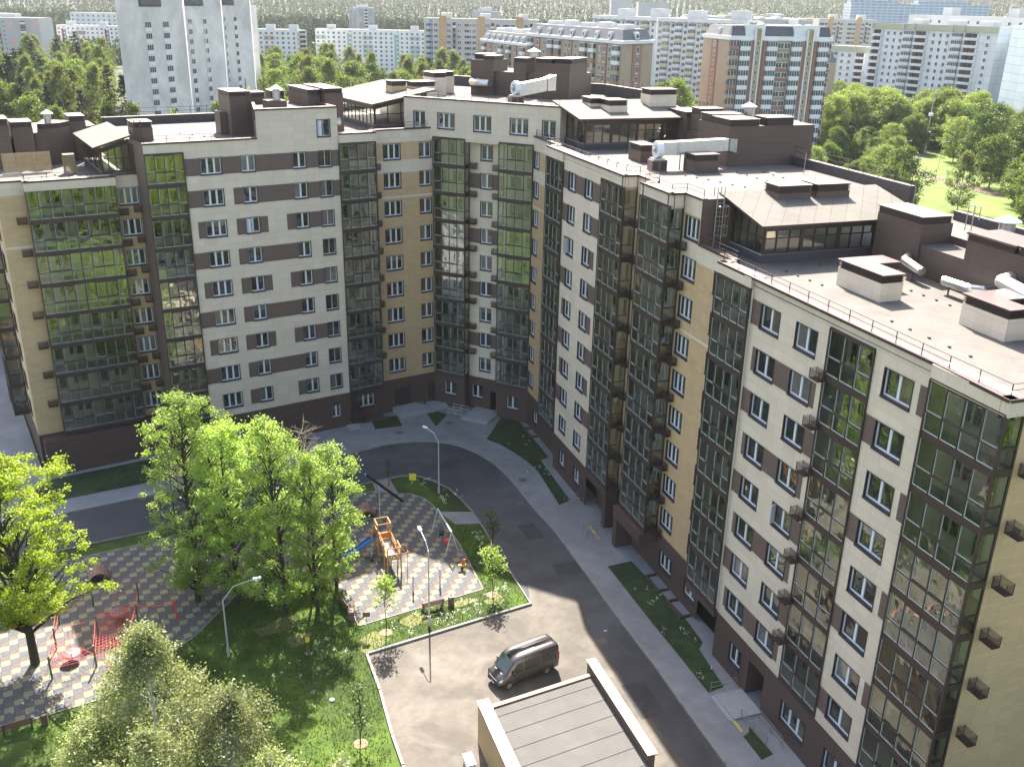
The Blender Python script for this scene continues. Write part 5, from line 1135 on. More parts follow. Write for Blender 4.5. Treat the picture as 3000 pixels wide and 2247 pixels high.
mb = MB(f2); mb.hexa([(t2, n2+.1, 36.31), (t2+L2, n2+.1, 36.31), (t2+L2, n2+3, 36.31), (t2, n2+3, 36.31), (t2+1, n2+1.6, 39.4), (t2+L2-1, n2+1.6, 39.4), (t2+L2-1, n2+3, 39.4), (t2+1, n2+3, 39.4)], SLATE); mb.build('mansard_roof', h.o)
for a, b in ((.14, .33), (.62, .87)): h.box(fr, t0+L*a, n0+.3, 36.3, t0+L*b, n0+3, 39.7, FW, 'attic_wall', top=ROOFM)
h.box(fr, t0+2, n0+3.1, 36.4, t0+L-1, n0+13, 39.5, WPAN, 'attic_wall', top=ROOFM); h.put('dormer', f2, t2+L2*.5, n2+.9, 36.5, 1.6, 2.2); h.done()
h = House('brick_block', 'slim brick end wall with slate gable between the white bays and the grey slab', foot(px(2424, 180, 352), px(2450, 186, 358), 12), 27.0, BRICK); fr, t0, n0, L = fface(px(2424, 180, 352), px(2450, 186, 358))
mb = MB(fr); mb.hexa([(t0, n0, 27.01), (t0+L, n0, 27.01), (t0+L, n0+6, 27.01), (t0, n0+6, 27.01), (t0+.3, n0+1.5, 30.6), (t0+L-1.2, n0+1.5, 30.6), (t0+L-1.2, n0+6, 30.6), (t0+.3, n0+6, 30.6)], SLATE); mb.build('mansard_roof', h.o); h.done()
# -- grey panel slab with open balconies
def panelslab(label, P0, P1, z1, pattern, depth=14, end=None, floors=13):
    poly = foot(P0, P1, depth)
    h = House('panel_slab', label, poly, z1, PANW); fr, t0, n0, L = fface(P0, P1)
    h.box(fr, t0-.2, n0-.6, z1-1.9, t0+L+.2, n0-.01, z1+.2, CREAM, 'cornice')
    for c, kind, w in pattern:
        t = t0+L*c
        for f in range(floors):
            z = z1-3.6-f*2.62
            if z < 1.4: break
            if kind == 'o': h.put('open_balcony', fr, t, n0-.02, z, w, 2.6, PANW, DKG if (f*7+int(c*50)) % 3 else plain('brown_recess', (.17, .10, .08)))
            elif kind == 'b': h.put('balcony', fr, t, n0-.02, z, w, 2.6, PANW)
            else: h.put('window', fr, t, n0-.04, z, w, 1.5)
        if kind != 'w': h.box(fr, t-w/2-.2, n0-1.1, z1-2.2, t-w/2+.1, n0-.62, z1+.5, GREYP, 'cornice_bracket')
    return h, fr, t0, n0, L
P0, P1 = px(2563, 72, 425), px(2926, 96, 372)
h, fr, t0, n0, L = panelslab('big pale grey panel slab with rows of open balconies and olive cornice', P0, P1, 39.3,
    [(.045, 'o', 5.2), (.135, 'w', 1.4), (.19, 'w', 1.2), (.245, 'w', 1.4), (.315, 'b', 4.6), (.42, 'o', 6.6), (.52, 'w', 1.4), (.575, 'w', 1.2), (.63, 'w', 1.4), (.71, 'b', 4.6), (.815, 'o', 6.6), (.935, 'w', 1.4)])
e0, e1 = px(2927, 96, 372), px(2962, 94, 384)
mb = MB(); mb.prism([e0, e1, (e1[0]+2, e1[1]+10), (e0[0]-3, e0[1]+12)], 0, 39.0, PALEB, ROOFM); mb.build('end_wall', h.o)
for c in (.25, .55, .8): h.box(fr, t0+L*c, n0+4, 39.3, t0+L*c+6, n0+8, 41.2, WPAN)
h.done()
h, fr, t0, n0, L = panelslab('lower pale grey panel slab with balconies partly hidden behind the brick tower', px(2418, 130, 450), px(2556, 146, 432), 29.4, [(.12, 'w', 1.4), (.22, 'b', 3), (.4, 'w', 1.4), (.55, 'w', 1.4), (.78, 'o', 4.8)])
h.done()
h = House('panel_slab', 'pale blue end block at the right edge of the picture', [px(2966, 80, 352), px(3060, 84, 330), px(3200, 84, 350), px(2990, 80, 372)], 40.3, PALEB); h.done()
P0, P1 = px(2664, 44, 520), px(3010, 56, 450)
h = House('apartment_block', 'white high rise with two roof housings behind the grey panel slab', foot(P0, P1, 14), 42.4, WPAN); fr, t0, n0, L = fface(P0, P1)
for i in range(12):
    for f in range(3): h.put('window', fr, t0+L*(i+.5)/12, n0-.04, 39.6-f*2.62, 1.7, 1.5)
for c in (.25, .8): h.box(fr, t0+L*c, n0+4, 42.4, t0+L*c+6, n0+9, 46, WPAN, top=FW)
h.done()
# -- glass offices and market roofs far away
BLUEG = tile_mat('blue_curtain_wall', (.20, .30, .40), 7, 3.4, .5, mcol=(.42, .48, .52), rough=.3)
for (a, b, D, z1, lab) in ((2493, 2690, 1280, 50.5, 'long blue glass office block on the horizon, its left part'), (2690, 2900, 1330, 52, 'long blue glass office block on the horizon, its right part')):
    h = House('glass_office', lab, foot(px(a, 30, D), px(b, 30, D), 30), z1, BLUEG, cat='office building')
    fr, t0, n0, L = fface(px(a, 30, D), px(b, 30, D)); h.box(fr, t0, n0+4, z1, t0+L*.7, n0+20, z1+3.5, BLUEG); h.done()
random.seed(5)
for i, (a, b, D, z1) in enumerate(((2050, 2240, 900, 31), (2240, 2500, 860, 29.5), (2010, 2160, 1060, 33.5), (2170, 2330, 1040, 33), (2340, 2490, 1000, 33), (2120, 2300, 1180, 35.5))):
    P0, P1 = px(a, 60, D), px(b, 60, D)
    h = House('market_hall', ['long flat roofed hall with dark front near the forest edge', 'flat grey hall between the brick tower and the glass offices', 'pale low hall at the left end of the market roofs', 'pale low hall in the middle of the market roofs', 'pale low hall at the right end of the market roofs', 'hall with white roof vents right below the forest'][i], foot(P0, P1, 40), z1, GREYP if i > 1 else DKG, ROOFM, cat='hall')
    fr, t0, n0, L = fface(P0, P1)
    for q in range(9): h.box(fr, t0+L*(q+.2)/9, n0+random.uniform(4, 30), z1, t0+L*(q+.2)/9+random.uniform(3, 9), n0+33, z1+random.uniform(.6, 2), random.choice((WPAN, FW, BRICK)))
    h.done()
for (a, b, y, D, z1, nm, lab) in ((1790, 1850, 20, 1500, 60, 'grey_tower', 'blurred grey industrial tower rising from the far forest'), (1870, 1960, 30, 1300, 47, 'factory_hall', 'pale factory hall near the forest, long and low')):
    h = House(nm, lab, foot(px(a, y, D), px(b, y, D), 25), z1, GREYP, cat='tower' if 'tower' in nm else 'hall'); h.done()
for (a, b, y, D, z1, lab) in ((835, 905, 200, 330, 6.5, 'small flat roofed brick house among the trees behind the left wing'), (1008, 1110, 215, 400, 7, 'low beige building with rooftop antennas among the trees'), (1185, 1265, 220, 470, 4.5, 'small white kiosk row beyond the roofs')):
    P0, P1 = px(a, y, D), px(b, y, D)
    h = House('low_building', lab, foot(P0, P1, 10), z1, BRICK if a < 900 else YELP, ROOFM, cat='low building'); fr, t0, n0, L = fface(P0, P1)
    for q in range(4): h.put('window', fr, t0+L*(q+.5)/4, n0-.04, z1-2, 1.3, 1.2)
    h.box(fr, t0+L*.4, n0+3, z1, t0+L*.4+1.2, n0+4.5, z1+1.6, RED); h.done()
# ================================================================== trees
def rng(seed): return np.random.default_rng(seed)
def leaf_mesh(name, C, size, m, r, flat=.5, droop=0.0, aspect=.62):
    """C: (n,3) leaf centres; each leaf a bent quad"""
    n = len(C); a = r.normal(size=(n, 3)); a[:, 2] *= flat
    a /= np.linalg.norm(a, axis=1, keepdims=True); b = r.normal(size=(n, 3)); b[:, 2] *= flat; b -= (a*b).sum(1, keepdims=True)*a; b /= np.linalg.norm(b, axis=1, keepdims=True)
    if droop: a = a*(1-droop)+np.array([0, 0, -1])*droop; a /= np.linalg.norm(a, axis=1, keepdims=True); b -= (a*b).sum(1, keepdims=True)*a; b /= np.linalg.norm(b, axis=1, keepdims=True)
    s = size*r.uniform(.65, 1.3, (n, 1))
    V = np.stack([C-a*s*.5, C-b*s*.5*aspect, C+a*s*.5, C+b*s*.5*aspect], 1).reshape(-1, 3)
    me = bpy.data.meshes.new(name); me.vertices.add(4*n); me.vertices.foreach_set('co', V.astype(np.float32).ravel())
    me.loops.add(4*n); me.loops.foreach_set('vertex_index', np.arange(4*n, dtype=np.int32))
    me.polygons.add(n); me.polygons.foreach_set('loop_start', np.arange(0, 4*n, 4, dtype=np.int32)); me.polygons.foreach_set('loop_total', np.full(n, 4, dtype=np.int32))
    me.materials.append(m); me.update(); me.validate(); return me
def sph(r, n): v = r.normal(size=(n, 3)); return v/np.linalg.norm(v, axis=1, keepdims=True)
def cluster_leaves(r, centres, radii, per, flat=.7, droopy=0):
    out = []
    for c, R in zip(centres, radii):
        k = max(6, int(per*R*R)); d = sph(r, k)*(r.uniform(.05, 1, (k, 1))**.5)*R*np.where(r.uniform(0, 1, (k, 1)) < .22, 1.75, 1.0); d[:, 2] *= flat
        if droopy: d[:, 2] -= r.uniform(0, 1, k)**1.5*droopy*R
        out.append(c+d)
    return np.concatenate(out)
BARK = mat('dark_bark', (.050, .040, .030), .95, 0, .3, scale=4); BIRCH = mat('birch_bark', (.50, .48, .43), .8, 0, .3, scale=3); TWIG = mat('bare_twig', (.20, .16, .13), .9, 0, .2)
def limb(mb, pts, r0, r1, m, n=6):
    k = len(pts)-1
    for i in range(k): mb.tube(pts[i], pts[i+1], r0+(r1-r0)*i/k, m, n, r0+(r1-r0)*(i+1)/k, cap=False)
def wood(r, h, r0, centres, m, crown0=.3, lean=(0, 0), bend=.25, maxn=60):
    mb = MB(); k = 6; top = h*.93
    tp = [Vector((lean[0]*(z/top)**1.3+r.normal()*bend*.3*(i > 0), lean[1]*(z/top)**1.3+r.normal()*bend*.3*(i > 0), z)) for i, z in enumerate(np.linspace(0, top, k+1))]
    limb(mb, tp, r0, r0*.22, m, 8)
    idx = list(range(len(centres))); r.shuffle(idx)
    for i in idx[:maxn]:
        c = Vector(centres[i]); zb = max(h*crown0*.6, c.z-math.hypot(c.x, c.y)*.9-.3); zb = min(zb, top*.95); f = zb/top*k; j = min(k-1, int(f)); base = tp[j].lerp(tp[j+1], f-j)
        mid = base.lerp(c, .5)+Vector((r.normal()*.2, r.normal()*.2, .25*(c-base).length*.4)); L = (c-base).length
        limb(mb, [base, mid, c], max(.025, r0*.32*(L/5)**.5), .012, m, 5)
    return mb.mesh('trunk')
def crown_pts(r, n, h, R, c0, shape='round', rmin=.35):
    """cluster centres filling a crown"""
    out = []; ph = r.uniform(0, 6.28, 6)
    while len(out) < n:
        u = r.uniform(0, 1); z = h*(c0+(1-c0)*u)
        if shape == 'round': env = R*math.sin(math.pi*min(1, max(.02, (u*.93+.06))))**.55
        elif shape == 'cone': env = R*(1-u)**.8+.15
        elif shape == 'ovoid': env = R*(math.sin(math.pi*(u*.9+.08)))**.8*(1.15-.45*u)
        elif shape == 'column': env = R*math.sin(math.pi*(u*.86+.12))**.4
        q = rmin+(1-rmin)*r.uniform()**.6; a = r.uniform(0, 2*math.pi)
        env *= 1+.22*math.sin(2*a+ph[0]+5*u)+.16*math.sin(3*a+ph[1]-7*u)+.14*math.sin(14*u+ph[2]); out.append((env*q*math.cos(a), env*q*math.sin(a), z))
    return np.array(out)
def make_tree(name, seed, h, R, c0, n, cr, per, size, lm, bm, shape='round', flat=.7, droopy=0, droop=0, r0=.2, lean=(0, 0), lflat=.6, maxn=60, rmin=.35):
    r = rng(seed); C = crown_pts(r, n, h, R, c0, shape, rmin); C[:, 0] += lean[0]*(C[:, 2]/h)**1.3; C[:, 1] += lean[1]*(C[:, 2]/h)**1.3
    rad = r.uniform(cr*.6, cr*1.25, n)
    L = cluster_leaves(r, C, rad, per, flat, droopy)
    return leaf_mesh('crown', L, size, lm, r, lflat, droop), wood(r, h, r0, C, bm, c0, lean, maxn=maxn)
L_MAPLE = leaf_mat('maple_leaves', (.25, .40, .07), .2, .6, (.38, .50, .12), .8)
L_MAPLE2 = leaf_mat('bright_maple_leaves', (.29, .42, .015), .2, .58, (.42, .52, .025), .8)
L_BIRCH = leaf_mat('birch_leaves', (.215, .255, .105), .25, .5, (.31, .345, .16), .6)
L_BROAD = leaf_mat('broadleaf_foliage', (.080, .135, .020), .35, .5, (.15, .215, .035), .25)
L_DARK = leaf_mat('dark_foliage', (.040, .080, .012), .35, .45, (.085, .145, .020), .3)
L_WILLOW = leaf_mat('willow_foliage', (.16, .225, .06), .28, .52, (.25, .31, .10), .3)
L_WOOD = leaf_mat('birch_wood_foliage', (.120, .155, .045), .35, .5, (.20, .235, .08), .25)
L_SPRUCE = leaf_mat('spruce_needles', (.022, .042, .018), .3, .15, (.035, .06, .025), .5)
def tree(name, label, meshes, x, y, rz=0, s=1, group=None, cat='tree', z=0, sz=None):
    t = thing(name, label, cat, (x, y, z), rz, group, 1); M = T(x, y, z, rz) @ Matrix.Diagonal((s, s, sz or s, 1))
    t.matrix_basis = M; WM[t.name] = M
    place('crown', meshes[0], t, M); place('trunk', meshes[1], t, M); return t
# --- background species
BG = {}
for k, (nm, a) in enumerate((('birch', dict(h=17, R=3.9, c0=.10, n=130, cr=1.0, per=46, size=.5, lm=L_WOOD, bm=BIRCH, shape='ovoid', droopy=.9, droop=.45)),
              ('broad', dict(h=14, R=5.2, c0=.08, n=150, cr=1.15, per=42, size=.52, lm=L_BROAD, bm=BARK, shape='round')),
              ('dark', dict(h=13, R=5.0, c0=.06, n=150, cr=1.15, per=42, size=.52, lm=L_DARK, bm=BARK, shape='round')),
              ('bright', dict(h=15, R=5.2, c0=.1, n=110, cr=1.4, per=44, size=.5, lm=leaf_mat('bright_grove_foliage', (.20, .31, .02), .3, .5, (.30, .40, .035), .5), bm=BARK, shape='round')),
              ('willow', dict(h=17, R=6.6, c0=.16, n=230, cr=1.1, per=46, size=.45, lm=L_WILLOW, bm=BARK, shape='round', droopy=.8, droop=.4)),
              ('spruce', dict(h=20, R=3.3, c0=.05, n=110, cr=.9, per=42, size=.5, lm=L_SPRUCE, bm=BARK, shape='cone', flat=.4, rmin=.2)))):
    BG[nm] = [make_tree(nm, 100*k+v, maxn=14, **a) for v in range(4 if nm != 'spruce' else 2)]
LAB = {'birch': ('birch_tree', 'feathery pale green birch', 'birch'), 'broad': ('broadleaf_tree', 'rounded mid green broadleaf tree', 'tree'), 'dark': ('dark_tree', 'dark green rounded broadleaf tree', 'tree'), 'willow': ('willow_tree', 'pale drooping willow with feathery crown', 'willow'), 'spruce': ('spruce_tree', 'dark narrow spruce over the birches', 'spruce')}
BLOCKERS = []
FOOT = []
for o in bpy.data.objects:
    if o.parent is None and o.get('category') in ('apartment block', 'hall', 'office building', 'tower', 'building', 'low building'):
        pts = []
        for ch in o.children:
            if ch.name.startswith('wall') and o.name != 'apartment_building': pts += [tuple((WM[ch.name] @ v.co)[:2]) for v in ch.data.vertices]
        if pts: xs = [p[0] for p in pts]; ys = [p[1] for p in pts]; FOOT.append((min(xs)-3, max(xs)+3, min(ys)-5, max(ys)+4))
def blocked(x, y):
    if any(a < x < b and c < y < d for a, b, c, d in FOOT): return True
    if y < 126 and -75 < x < 70: return True
    t = x*RF.d[0]+y*RF.d[1]; n = x*RF.n[0]+y*RF.n[1]
    if -112 < t < -20 and 28 < n < 60: return True
    return False
ncount = 0
def scatter(x_of, y0, y1, step, kinds, where, seed, smin=.8, smax=1.15, group=None, avoid=None, jit=.45):
    """rows of trees at growing depth; x_of(y) gives the lateral range"""
    global ncount
    rr = random.Random(seed); y = y0
    while y < y1:
        st = step*(1+(y-y0)/(y1-y0)*.8 if y1 > y0 else 1); a, b = x_of(y); x = a+rr.uniform(0, st)
        while x < b:
            X, Y = x+rr.uniform(-jit, jit)*st, y+rr.uniform(-jit, jit)*st
            if not blocked(X, Y) and not (avoid and avoid(X, Y)):
                k = rr.choice(kinds); nm, d, cat = LAB[k]; s = rr.uniform(smin, smax)
                v_ = 'front' if y < y0+(y1-y0)/3 else ('middle' if y < y0+(y1-y0)*2/3 else 'back'); h_ = 'left' if x < a+(b-a)/3 else ('centre' if x < a+(b-a)*2/3 else 'right')
                tree(nm, d+' '+where+', '+v_+' '+h_, rr.choice(BG[k]), X, Y, rr.uniform(0, 6.28), s, d+' '+where, cat); ncount += 1
            x += st
        y += st*.95
R_ = lambda x: (x-1500)/2820.15*1.0
# left wood between the courtyard block and the far slabs
scatter(lambda y: (-.60*y-5, -.40*y if y < 235 else -.425*y), 132, 300, 8.2, ['birch', 'birch', 'birch', 'broad', 'birch', 'birch'], 'in the wood left of the weathered tower', 1, .95, 1.3)
scatter(lambda y: (-.60*y-5, -.40*y), 303, 610, 11.5, ['birch', 'birch', 'spruce', 'broad', 'birch'], 'in the far part of the left wood', 2, 1.0, 1.4)
# behind the weathered tower up to the slabs
scatter(lambda y: (-.335*y, -.08*y), 150, 238, 11, ['broad', 'birch', 'birch', 'dark'], 'in the gardens behind the left wing', 3, .8, 1.25)
scatter(lambda y: (-.28*y, -.045*y), 248, 590, 10.5, ['broad', 'birch', 'broad', 'birch', 'dark', 'birch', 'broad'], 'before the green and white slab', 4, .9, 1.4, avoid=lambda x, y: -.16*y < x < -.1*y and y > 520)
scatter(lambda y: (-.08*y, .13*y), 170, 460, 13, ['broad', 'birch', 'broad'], 'behind the centre block', 5, .8, 1.2, avoid=lambda x, y: y > 280 and x > 0)
scatter(lambda y: (.10*y, .165*y), 200, 420, 12, ['broad', 'dark', 'birch'], 'between the brick block and the brick tower', 6, .8, 1.1, avoid=lambda x, y: y > 285 and x > .18*y)
# right park
PATHC = [(108, 281), (119, 286), (123, 275), (128, 258)]
def inpark(x, y):
    return (118 < x < 140 and 245 < y < 290) or (103 < x < 140 and 281 < y < 330) or (110 < x < 133 and 300 < y < 345)
scatter(lambda y: (.30*y+6, .52*y), 336, 420, 9, ['willow', 'willow', 'willow', 'broad'], 'in the park behind the right wing', 7, .85, 1.1, avoid=inpark)
scatter(lambda y: (.43*y, .62*y), 262, 400, 9, ['dark', 'dark', 'broad', 'dark'], 'on the right side of the park', 8, 1.0, 1.35, avoid=lambda x, y: inpark(x, y) or (x < .50*y and y < 290))
scatter(lambda y: (.31*y, .47*y), 296, 345, 11, ['dark', 'broad', 'willow', 'dark'], 'beside the park car row', 9, .5, .85, avoid=lambda x, y: (x-122)**2+(y-331)**2 < 130 or (113 < x < 135 and y < 325))
scatter(lambda y: (.27*y, .395*y), 232, 334, 7.5, ['broad', 'birch', 'broad', 'willow'], 'close behind the right wing parapet', 21, .42, .7)
scatter(lambda y: (.505*y, .62*y), 214, 300, 8.5, ['dark', 'broad', 'dark', 'broad'], 'at the near right end of the park', 22, .75, 1.1)
scatter(lambda y: (.27*y, .60*y), 346, 372, 8.5, ['willow', 'willow', 'broad'], 'in the row before the grey slab', 23, .9, 1.15)
for i, (k, x, y, s, lab) in enumerate((('birch', 84, 318, 1.0, 'tall birch right beside the brick and white tower'), ('birch', 92, 306, .62, 'low bushy birch behind the rear parapet'), ('birch', 99.5, 284, .75, 'small birch standing left of the brown park path'),
      ('broad', 92, 232, 1.02, 'large round bright tree in the park just behind the sloping roof'), ('birch', 106.5, 232, .82, 'slender weeping birch right of the large round tree'), ('broad', 125, 238, .95, 'leafy tree at the right edge beyond the rooftop chimney'), ('broad', 119, 222, .8, 'leafy tree just above the rear parapet at far right'),
      ('broad', 141, 262, .9, 'bright tree at the right picture edge beside the park lamp'), ('dark', 77, 262, .55, 'small tree behind the rear roof edge'), ('broad', 88, 275, .6, 'low spreading tree hidden partly by the roof parapet'), ('broad', 152, 268, 1.1, 'large tree at the right edge past the curved lamp'))):
    nm, d, cat = LAB[k]; tree(nm, lab, BG[k][i % 4], x, y, i*1.3, s, None, cat)
for i, (pxx, D, s) in enumerate(((20, 330, 1.3), (45, 300, 1.1), (118, 290, 1.0), (182, 330, 1.05), (217, 300, .9), (305, 340, 1.1), (347, 330, 1.0), (255, 360, .9))):
    x, y = px(pxx, 150, D)
    tree('spruce_tree', ['largest dark spruce at the left picture edge', 'second dark spruce from the left edge', 'dark spruce below the pink panelled tower', 'spruce left of the low block with red panels', 'short spruce before the low block with red panels', 'spruce just left of the weathered tower', 'spruce touching the edge of the weathered tower', 'small dim spruce between two taller ones'][i], BG['spruce'][i % 2], x, y, i, s, None, 'spruce')
for i, (pxx, D, s, k) in enumerate(((500, 150, .55, 'birch'), (635, 236, 1.25, 'birch'), (555, 235, .35, 'dark'), (700, 310, .9, 'dark'), (1045, 470, .9, 'spruce'), (1335, 330, 1.5, 'broad'), (1985, 345, 1.45, 'broad'), (1950, 352, 1.5, 'dark'))):
    x, y = px(pxx, 250, D); nm, d, cat = LAB[k]
    tree(nm, ['small bright tree in front of the weathered tower', 'pale birch at the right foot of the weathered tower', 'small shrub at the foot of the weathered tower', 'dark tree shading the right end of the weathered tower', 'spruce before the green panelled slab', 'bright round tree left of the central roof housing', 'bright tree between the mansard block and the brick tower', 'dark tree at the right end of the mansard block'][i], BG[k][i % len(BG[k])], x, y, i, s, None, cat, sz=1.65 if i == 0 else None)
# unseen neighbours behind the camera, mirrored in the glazing
rr = random.Random(77)
for i in range(64):
    x, y = (rr.uniform(-85, -10), rr.uniform(-35, 22)) if i < 30 else (rr.uniform(24, 100), rr.uniform(-60, 18))
    tree('courtyard_maple', 'bright maple of the grove behind the viewer', BG['bright'][i % 4], x, y, i, rr.uniform(.9, 1.3), 'maples of the grove behind the viewer', 'maple')
# far forest as one mass
r = rng(9); pts = []; szs = []
rows = np.concatenate([np.linspace(660, 1400, 44), np.linspace(1425, 3400, 60)])
for yy in rows:
    w0, w1 = -.62*yy, .62*yy; st = 6.5 if yy < 1000 else (8.5 if yy < 1600 else 13)
    xs = np.arange(w0, w1, st)+r.uniform(-3, 3, len(np.arange(w0, w1, st)))
    for x in xs:
        y = yy+r.uniform(-8, 8)
        if any(a-6 < x < b+6 and c-10 < y < d+2 for a, b, c, d in FOOT): continue
        if x > .17*y and y < 1230: continue
        if -.09*y < x < -.02*y and y < 760: continue
        if r.uniform() < .06: continue
        pts.append((x, y, terrain_h(x, y))); szs.append(r.uniform(11, 19)*(1.0 if y < 1500 else 1.15))
P = np.array(pts); S_ = np.array(szs); n = len(P)
conif = (np.sin(P[:, 0]*.006+1.3)+np.sin(P[:, 1]*.011+.5)+r.normal(size=n)*.55) > .15
conif &= P[:, 1] > 780
def forest(idx, m, kind):
    C = []; per = 60
    for i in idx:
        h = S_[i]*(1.2 if kind else 1); k = per if P[i, 1] < 1500 else 34; u = r.uniform(0, 1, k)
        rad = ((1-u)*2.6+.3) if kind else (np.sin(np.pi*(.12+.84*u))**.6*4.2); a = r.uniform(0, 6.28, k)
        C.append(np.stack([P[i, 0]+rad*np.cos(a), P[i, 1]+rad*np.sin(a), P[i, 2]+h*(.1+.9*u)], 1))
    C = np.concatenate(C); return leaf_mesh('forest', C, 2.0 if kind else 2.3, m, r, 1.6, .3 if kind else 0, .8)
L_FAR = leaf_mat('far_forest_foliage', (.024, .042, .013), .35, .2, (.050, .078, .022), .012); L_FARC = leaf_mat('far_conifer_foliage', (.008, .017, .009), .3, .1, (.04, .06, .03), .02)
o = place('forest', forest(np.where(~conif)[0], L_FAR, 0)); tag(o, 'pale broadleaf forest reaching to the horizon', 'forest', kind='stuff')
o = place('spruce_forest', forest(np.where(conif)[0], L_FARC, 1)); tag(o, 'dark spruce bands in the forest towards the horizon', 'forest', kind='stuff')
# shrubs low in the town, park lamps and cars come with the court objects
# --- the courtyard's own trees
def court_tree(label, x, y, seed, h, R, c0, n, lm, name='maple_tree', s=1, **kw):
    n = int(n*2.3); a = dict(cr=.50, per=470, size=.175, bm=BARK, shape='round', r0=.2, maxn=90, flat=.62, rmin=.2); a.update(kw)
    return tree(name, label, make_tree(name, seed, h, R, c0, n, lm=lm, **a), x, y, 0, 1, None, 'tree')
court_tree('big bright maple at the lower left standing on the playground', -33.8, 56.6, 11, 15.6, 5.7, .26, 215, L_MAPLE2, r0=.33, lean=(-1.5, 1.0))
court_tree('leftmost maple of the middle grove beside the netted playground', -24.6, 64.5, 12, 16.5, 3.9, .22, 78, L_MAPLE, r0=.26, lean=(-.6, 1.5), c2=None) if 0 else None
court_tree('leftmost maple of the middle grove beside the netted playground', -24.6, 64.6, 12, 16.9, 4.1, .10, 100, L_MAPLE, r0=.25, lean=(-.4, 1.8))
court_tree('second maple of the middle grove with tall narrow crown', -21.4, 64.4, 13, 15.6, 3.3, .10, 80, L_MAPLE, r0=.2)
court_tree('middle maple of the grove, leaning slightly right', -17.3, 63.2, 14, 16.2, 3.5, .10, 86, L_MAPLE, r0=.22, lean=(-.5, .5))
court_tree('slim maple with half bare top at the right of the grove', -14.9, 63.6, 15, 13.6, 2.1, .12, 42, L_MAPLE, r0=.17)
court_tree('right outer maple of the grove beside the striped play floor', -14.0, 67.0, 16, 12.8, 2.5, .12, 46, L_MAPLE, r0=.16)
court_tree('rear maple of the grove near the road', -19.6, 68.5, 17, 14.0, 3.5, .2, 58, L_MAPLE, r0=.2)
court_tree('rear left maple of the grove behind the leftmost one', -24.0, 68.8, 18, 13.0, 3.0, .2, 44, L_MAPLE, r0=.18)
# bare branches
def snag(label, x, y, z, seed, k, L_, r0=.03, up=.5):
    r = rng(seed); mb = MB(); root = Vector((x, y, 0)); mb.tube(root, (x, y, z), .1, BARK, 6, .05)
    for i in range(k):
        a = r.uniform(0, 6.28); b = Vector((x, y, z-r.uniform(0, 2.2))); d = Vector((math.cos(a), math.sin(a), up+r.uniform(-.2, .5))).normalized(); q = b+d*L_*r.uniform(.5, 1)
        mb.tube(b, q, r0, TWIG, 4, .008)
        for j in range(5): e = b.lerp(q, .3+.14*j); f = e+Vector((r.normal(), r.normal(), r.uniform(0, 1)))*.55; mb.tube(e, f, .012, TWIG, 3, .004)
    tag(mb.build('bare_tree'), label, 'tree')
snag('bare dead treetop above the grove at its right end', -15.6, 65.2, 14.6, 21, 22, 2.6); snag('bare grey branches at the left of the grove', -26.3, 66.3, 11.0, 22, 14, 2.4)
# birches at the bottom edge
def birch(label, x, y, seed, h, R, n=110, **kw):
    n = int(n*2.6); a = dict(cr=.55, per=480, size=.15, bm=BIRCH, shape='ovoid', r0=.16, maxn=90, flat=.7, droopy=2.2, droop=.4, rmin=.3); a.update(kw)
    return tree('birch_tree', label, make_tree('birch', seed, h, R, a.pop('c0', .15), n, lm=L_BIRCH, **a), x, y, 0, 1, None, 'birch')
birch('large feathery birch at the bottom left showing pale stems', -19.4, 42.6, 31, 13.6, 4.2, 120)
birch('second birch of the bottom group, right of the large one', -14.4, 39.8, 32, 11.8, 3.6, 80)
birch('rightmost low birch at the bottom edge beside the sunny lawn', -11.8, 37.6, 36, 9.8, 2.5, 40)
birch('lower birch in front at the bottom edge', -17.6, 37.0, 33, 11.6, 3.8, 80)
birch('birch crown at the lower left corner of the bottom group', -22.0, 40.0, 34, 9.6, 3.0, 55)
court_tree('sparse leafy tree at the left edge below the big maple', -34.2, 49.0, 35, 8.5, 2.2, .3, 22, L_MAPLE, per=120, r0=.1)
# young staked trees
YT = []
def young(label, x, y, seed, h, R, n, per=170, c0=.4, lm=None):
    t = tree('young_tree', label, make_tree('young', seed, h, R, c0, n, cr=.42, per=per, size=.2, lm=lm or L_MAPLE, bm=BARK, shape='column', r0=.045, maxn=20, rmin=.1), x, y, 0, 1, 'young trees planted in the courtyard lawn', 'young tree')
    mb = MB(); mb.lathe([(.5, 0), (.45, .05)], (x, y, .012), EARTH, 14); mb.build('soil_ring', t); return t
young('young tree in front of the wooden play tower', -9.2, 61.0, 41, 4.9, .9, 26); young('young tree by the lawn corner nearest the car park', -1.25, 66.3, 42, 4.6, .95, 30)
young('young tree on the narrow lawn by the shaded road', -1.6, 73.7, 43, 3.6, .75, 16, lm=L_WOOD); young('young tree on the lawn left of the car park', -9.3, 49.2, 44, 4.8, .95, 22, 110, .25, lm=L_DARK)
young('young bare looking tree on the rounded lawn by the bend', -12.0, 84.6, 45, 3.4, .4, 10, 60, lm=L_DARK); young('young conical tree at the bottom edge of the lawn', -9.6, 44.6, 46, 3.2, .8, 20, 200, .1, lm=L_BIRCH); young('small pointed tree at the bottom edge, left of the conical one', -12.2, 44.2, 47, 3.6, .8, 20, 200, .1, lm=L_BIRCH)
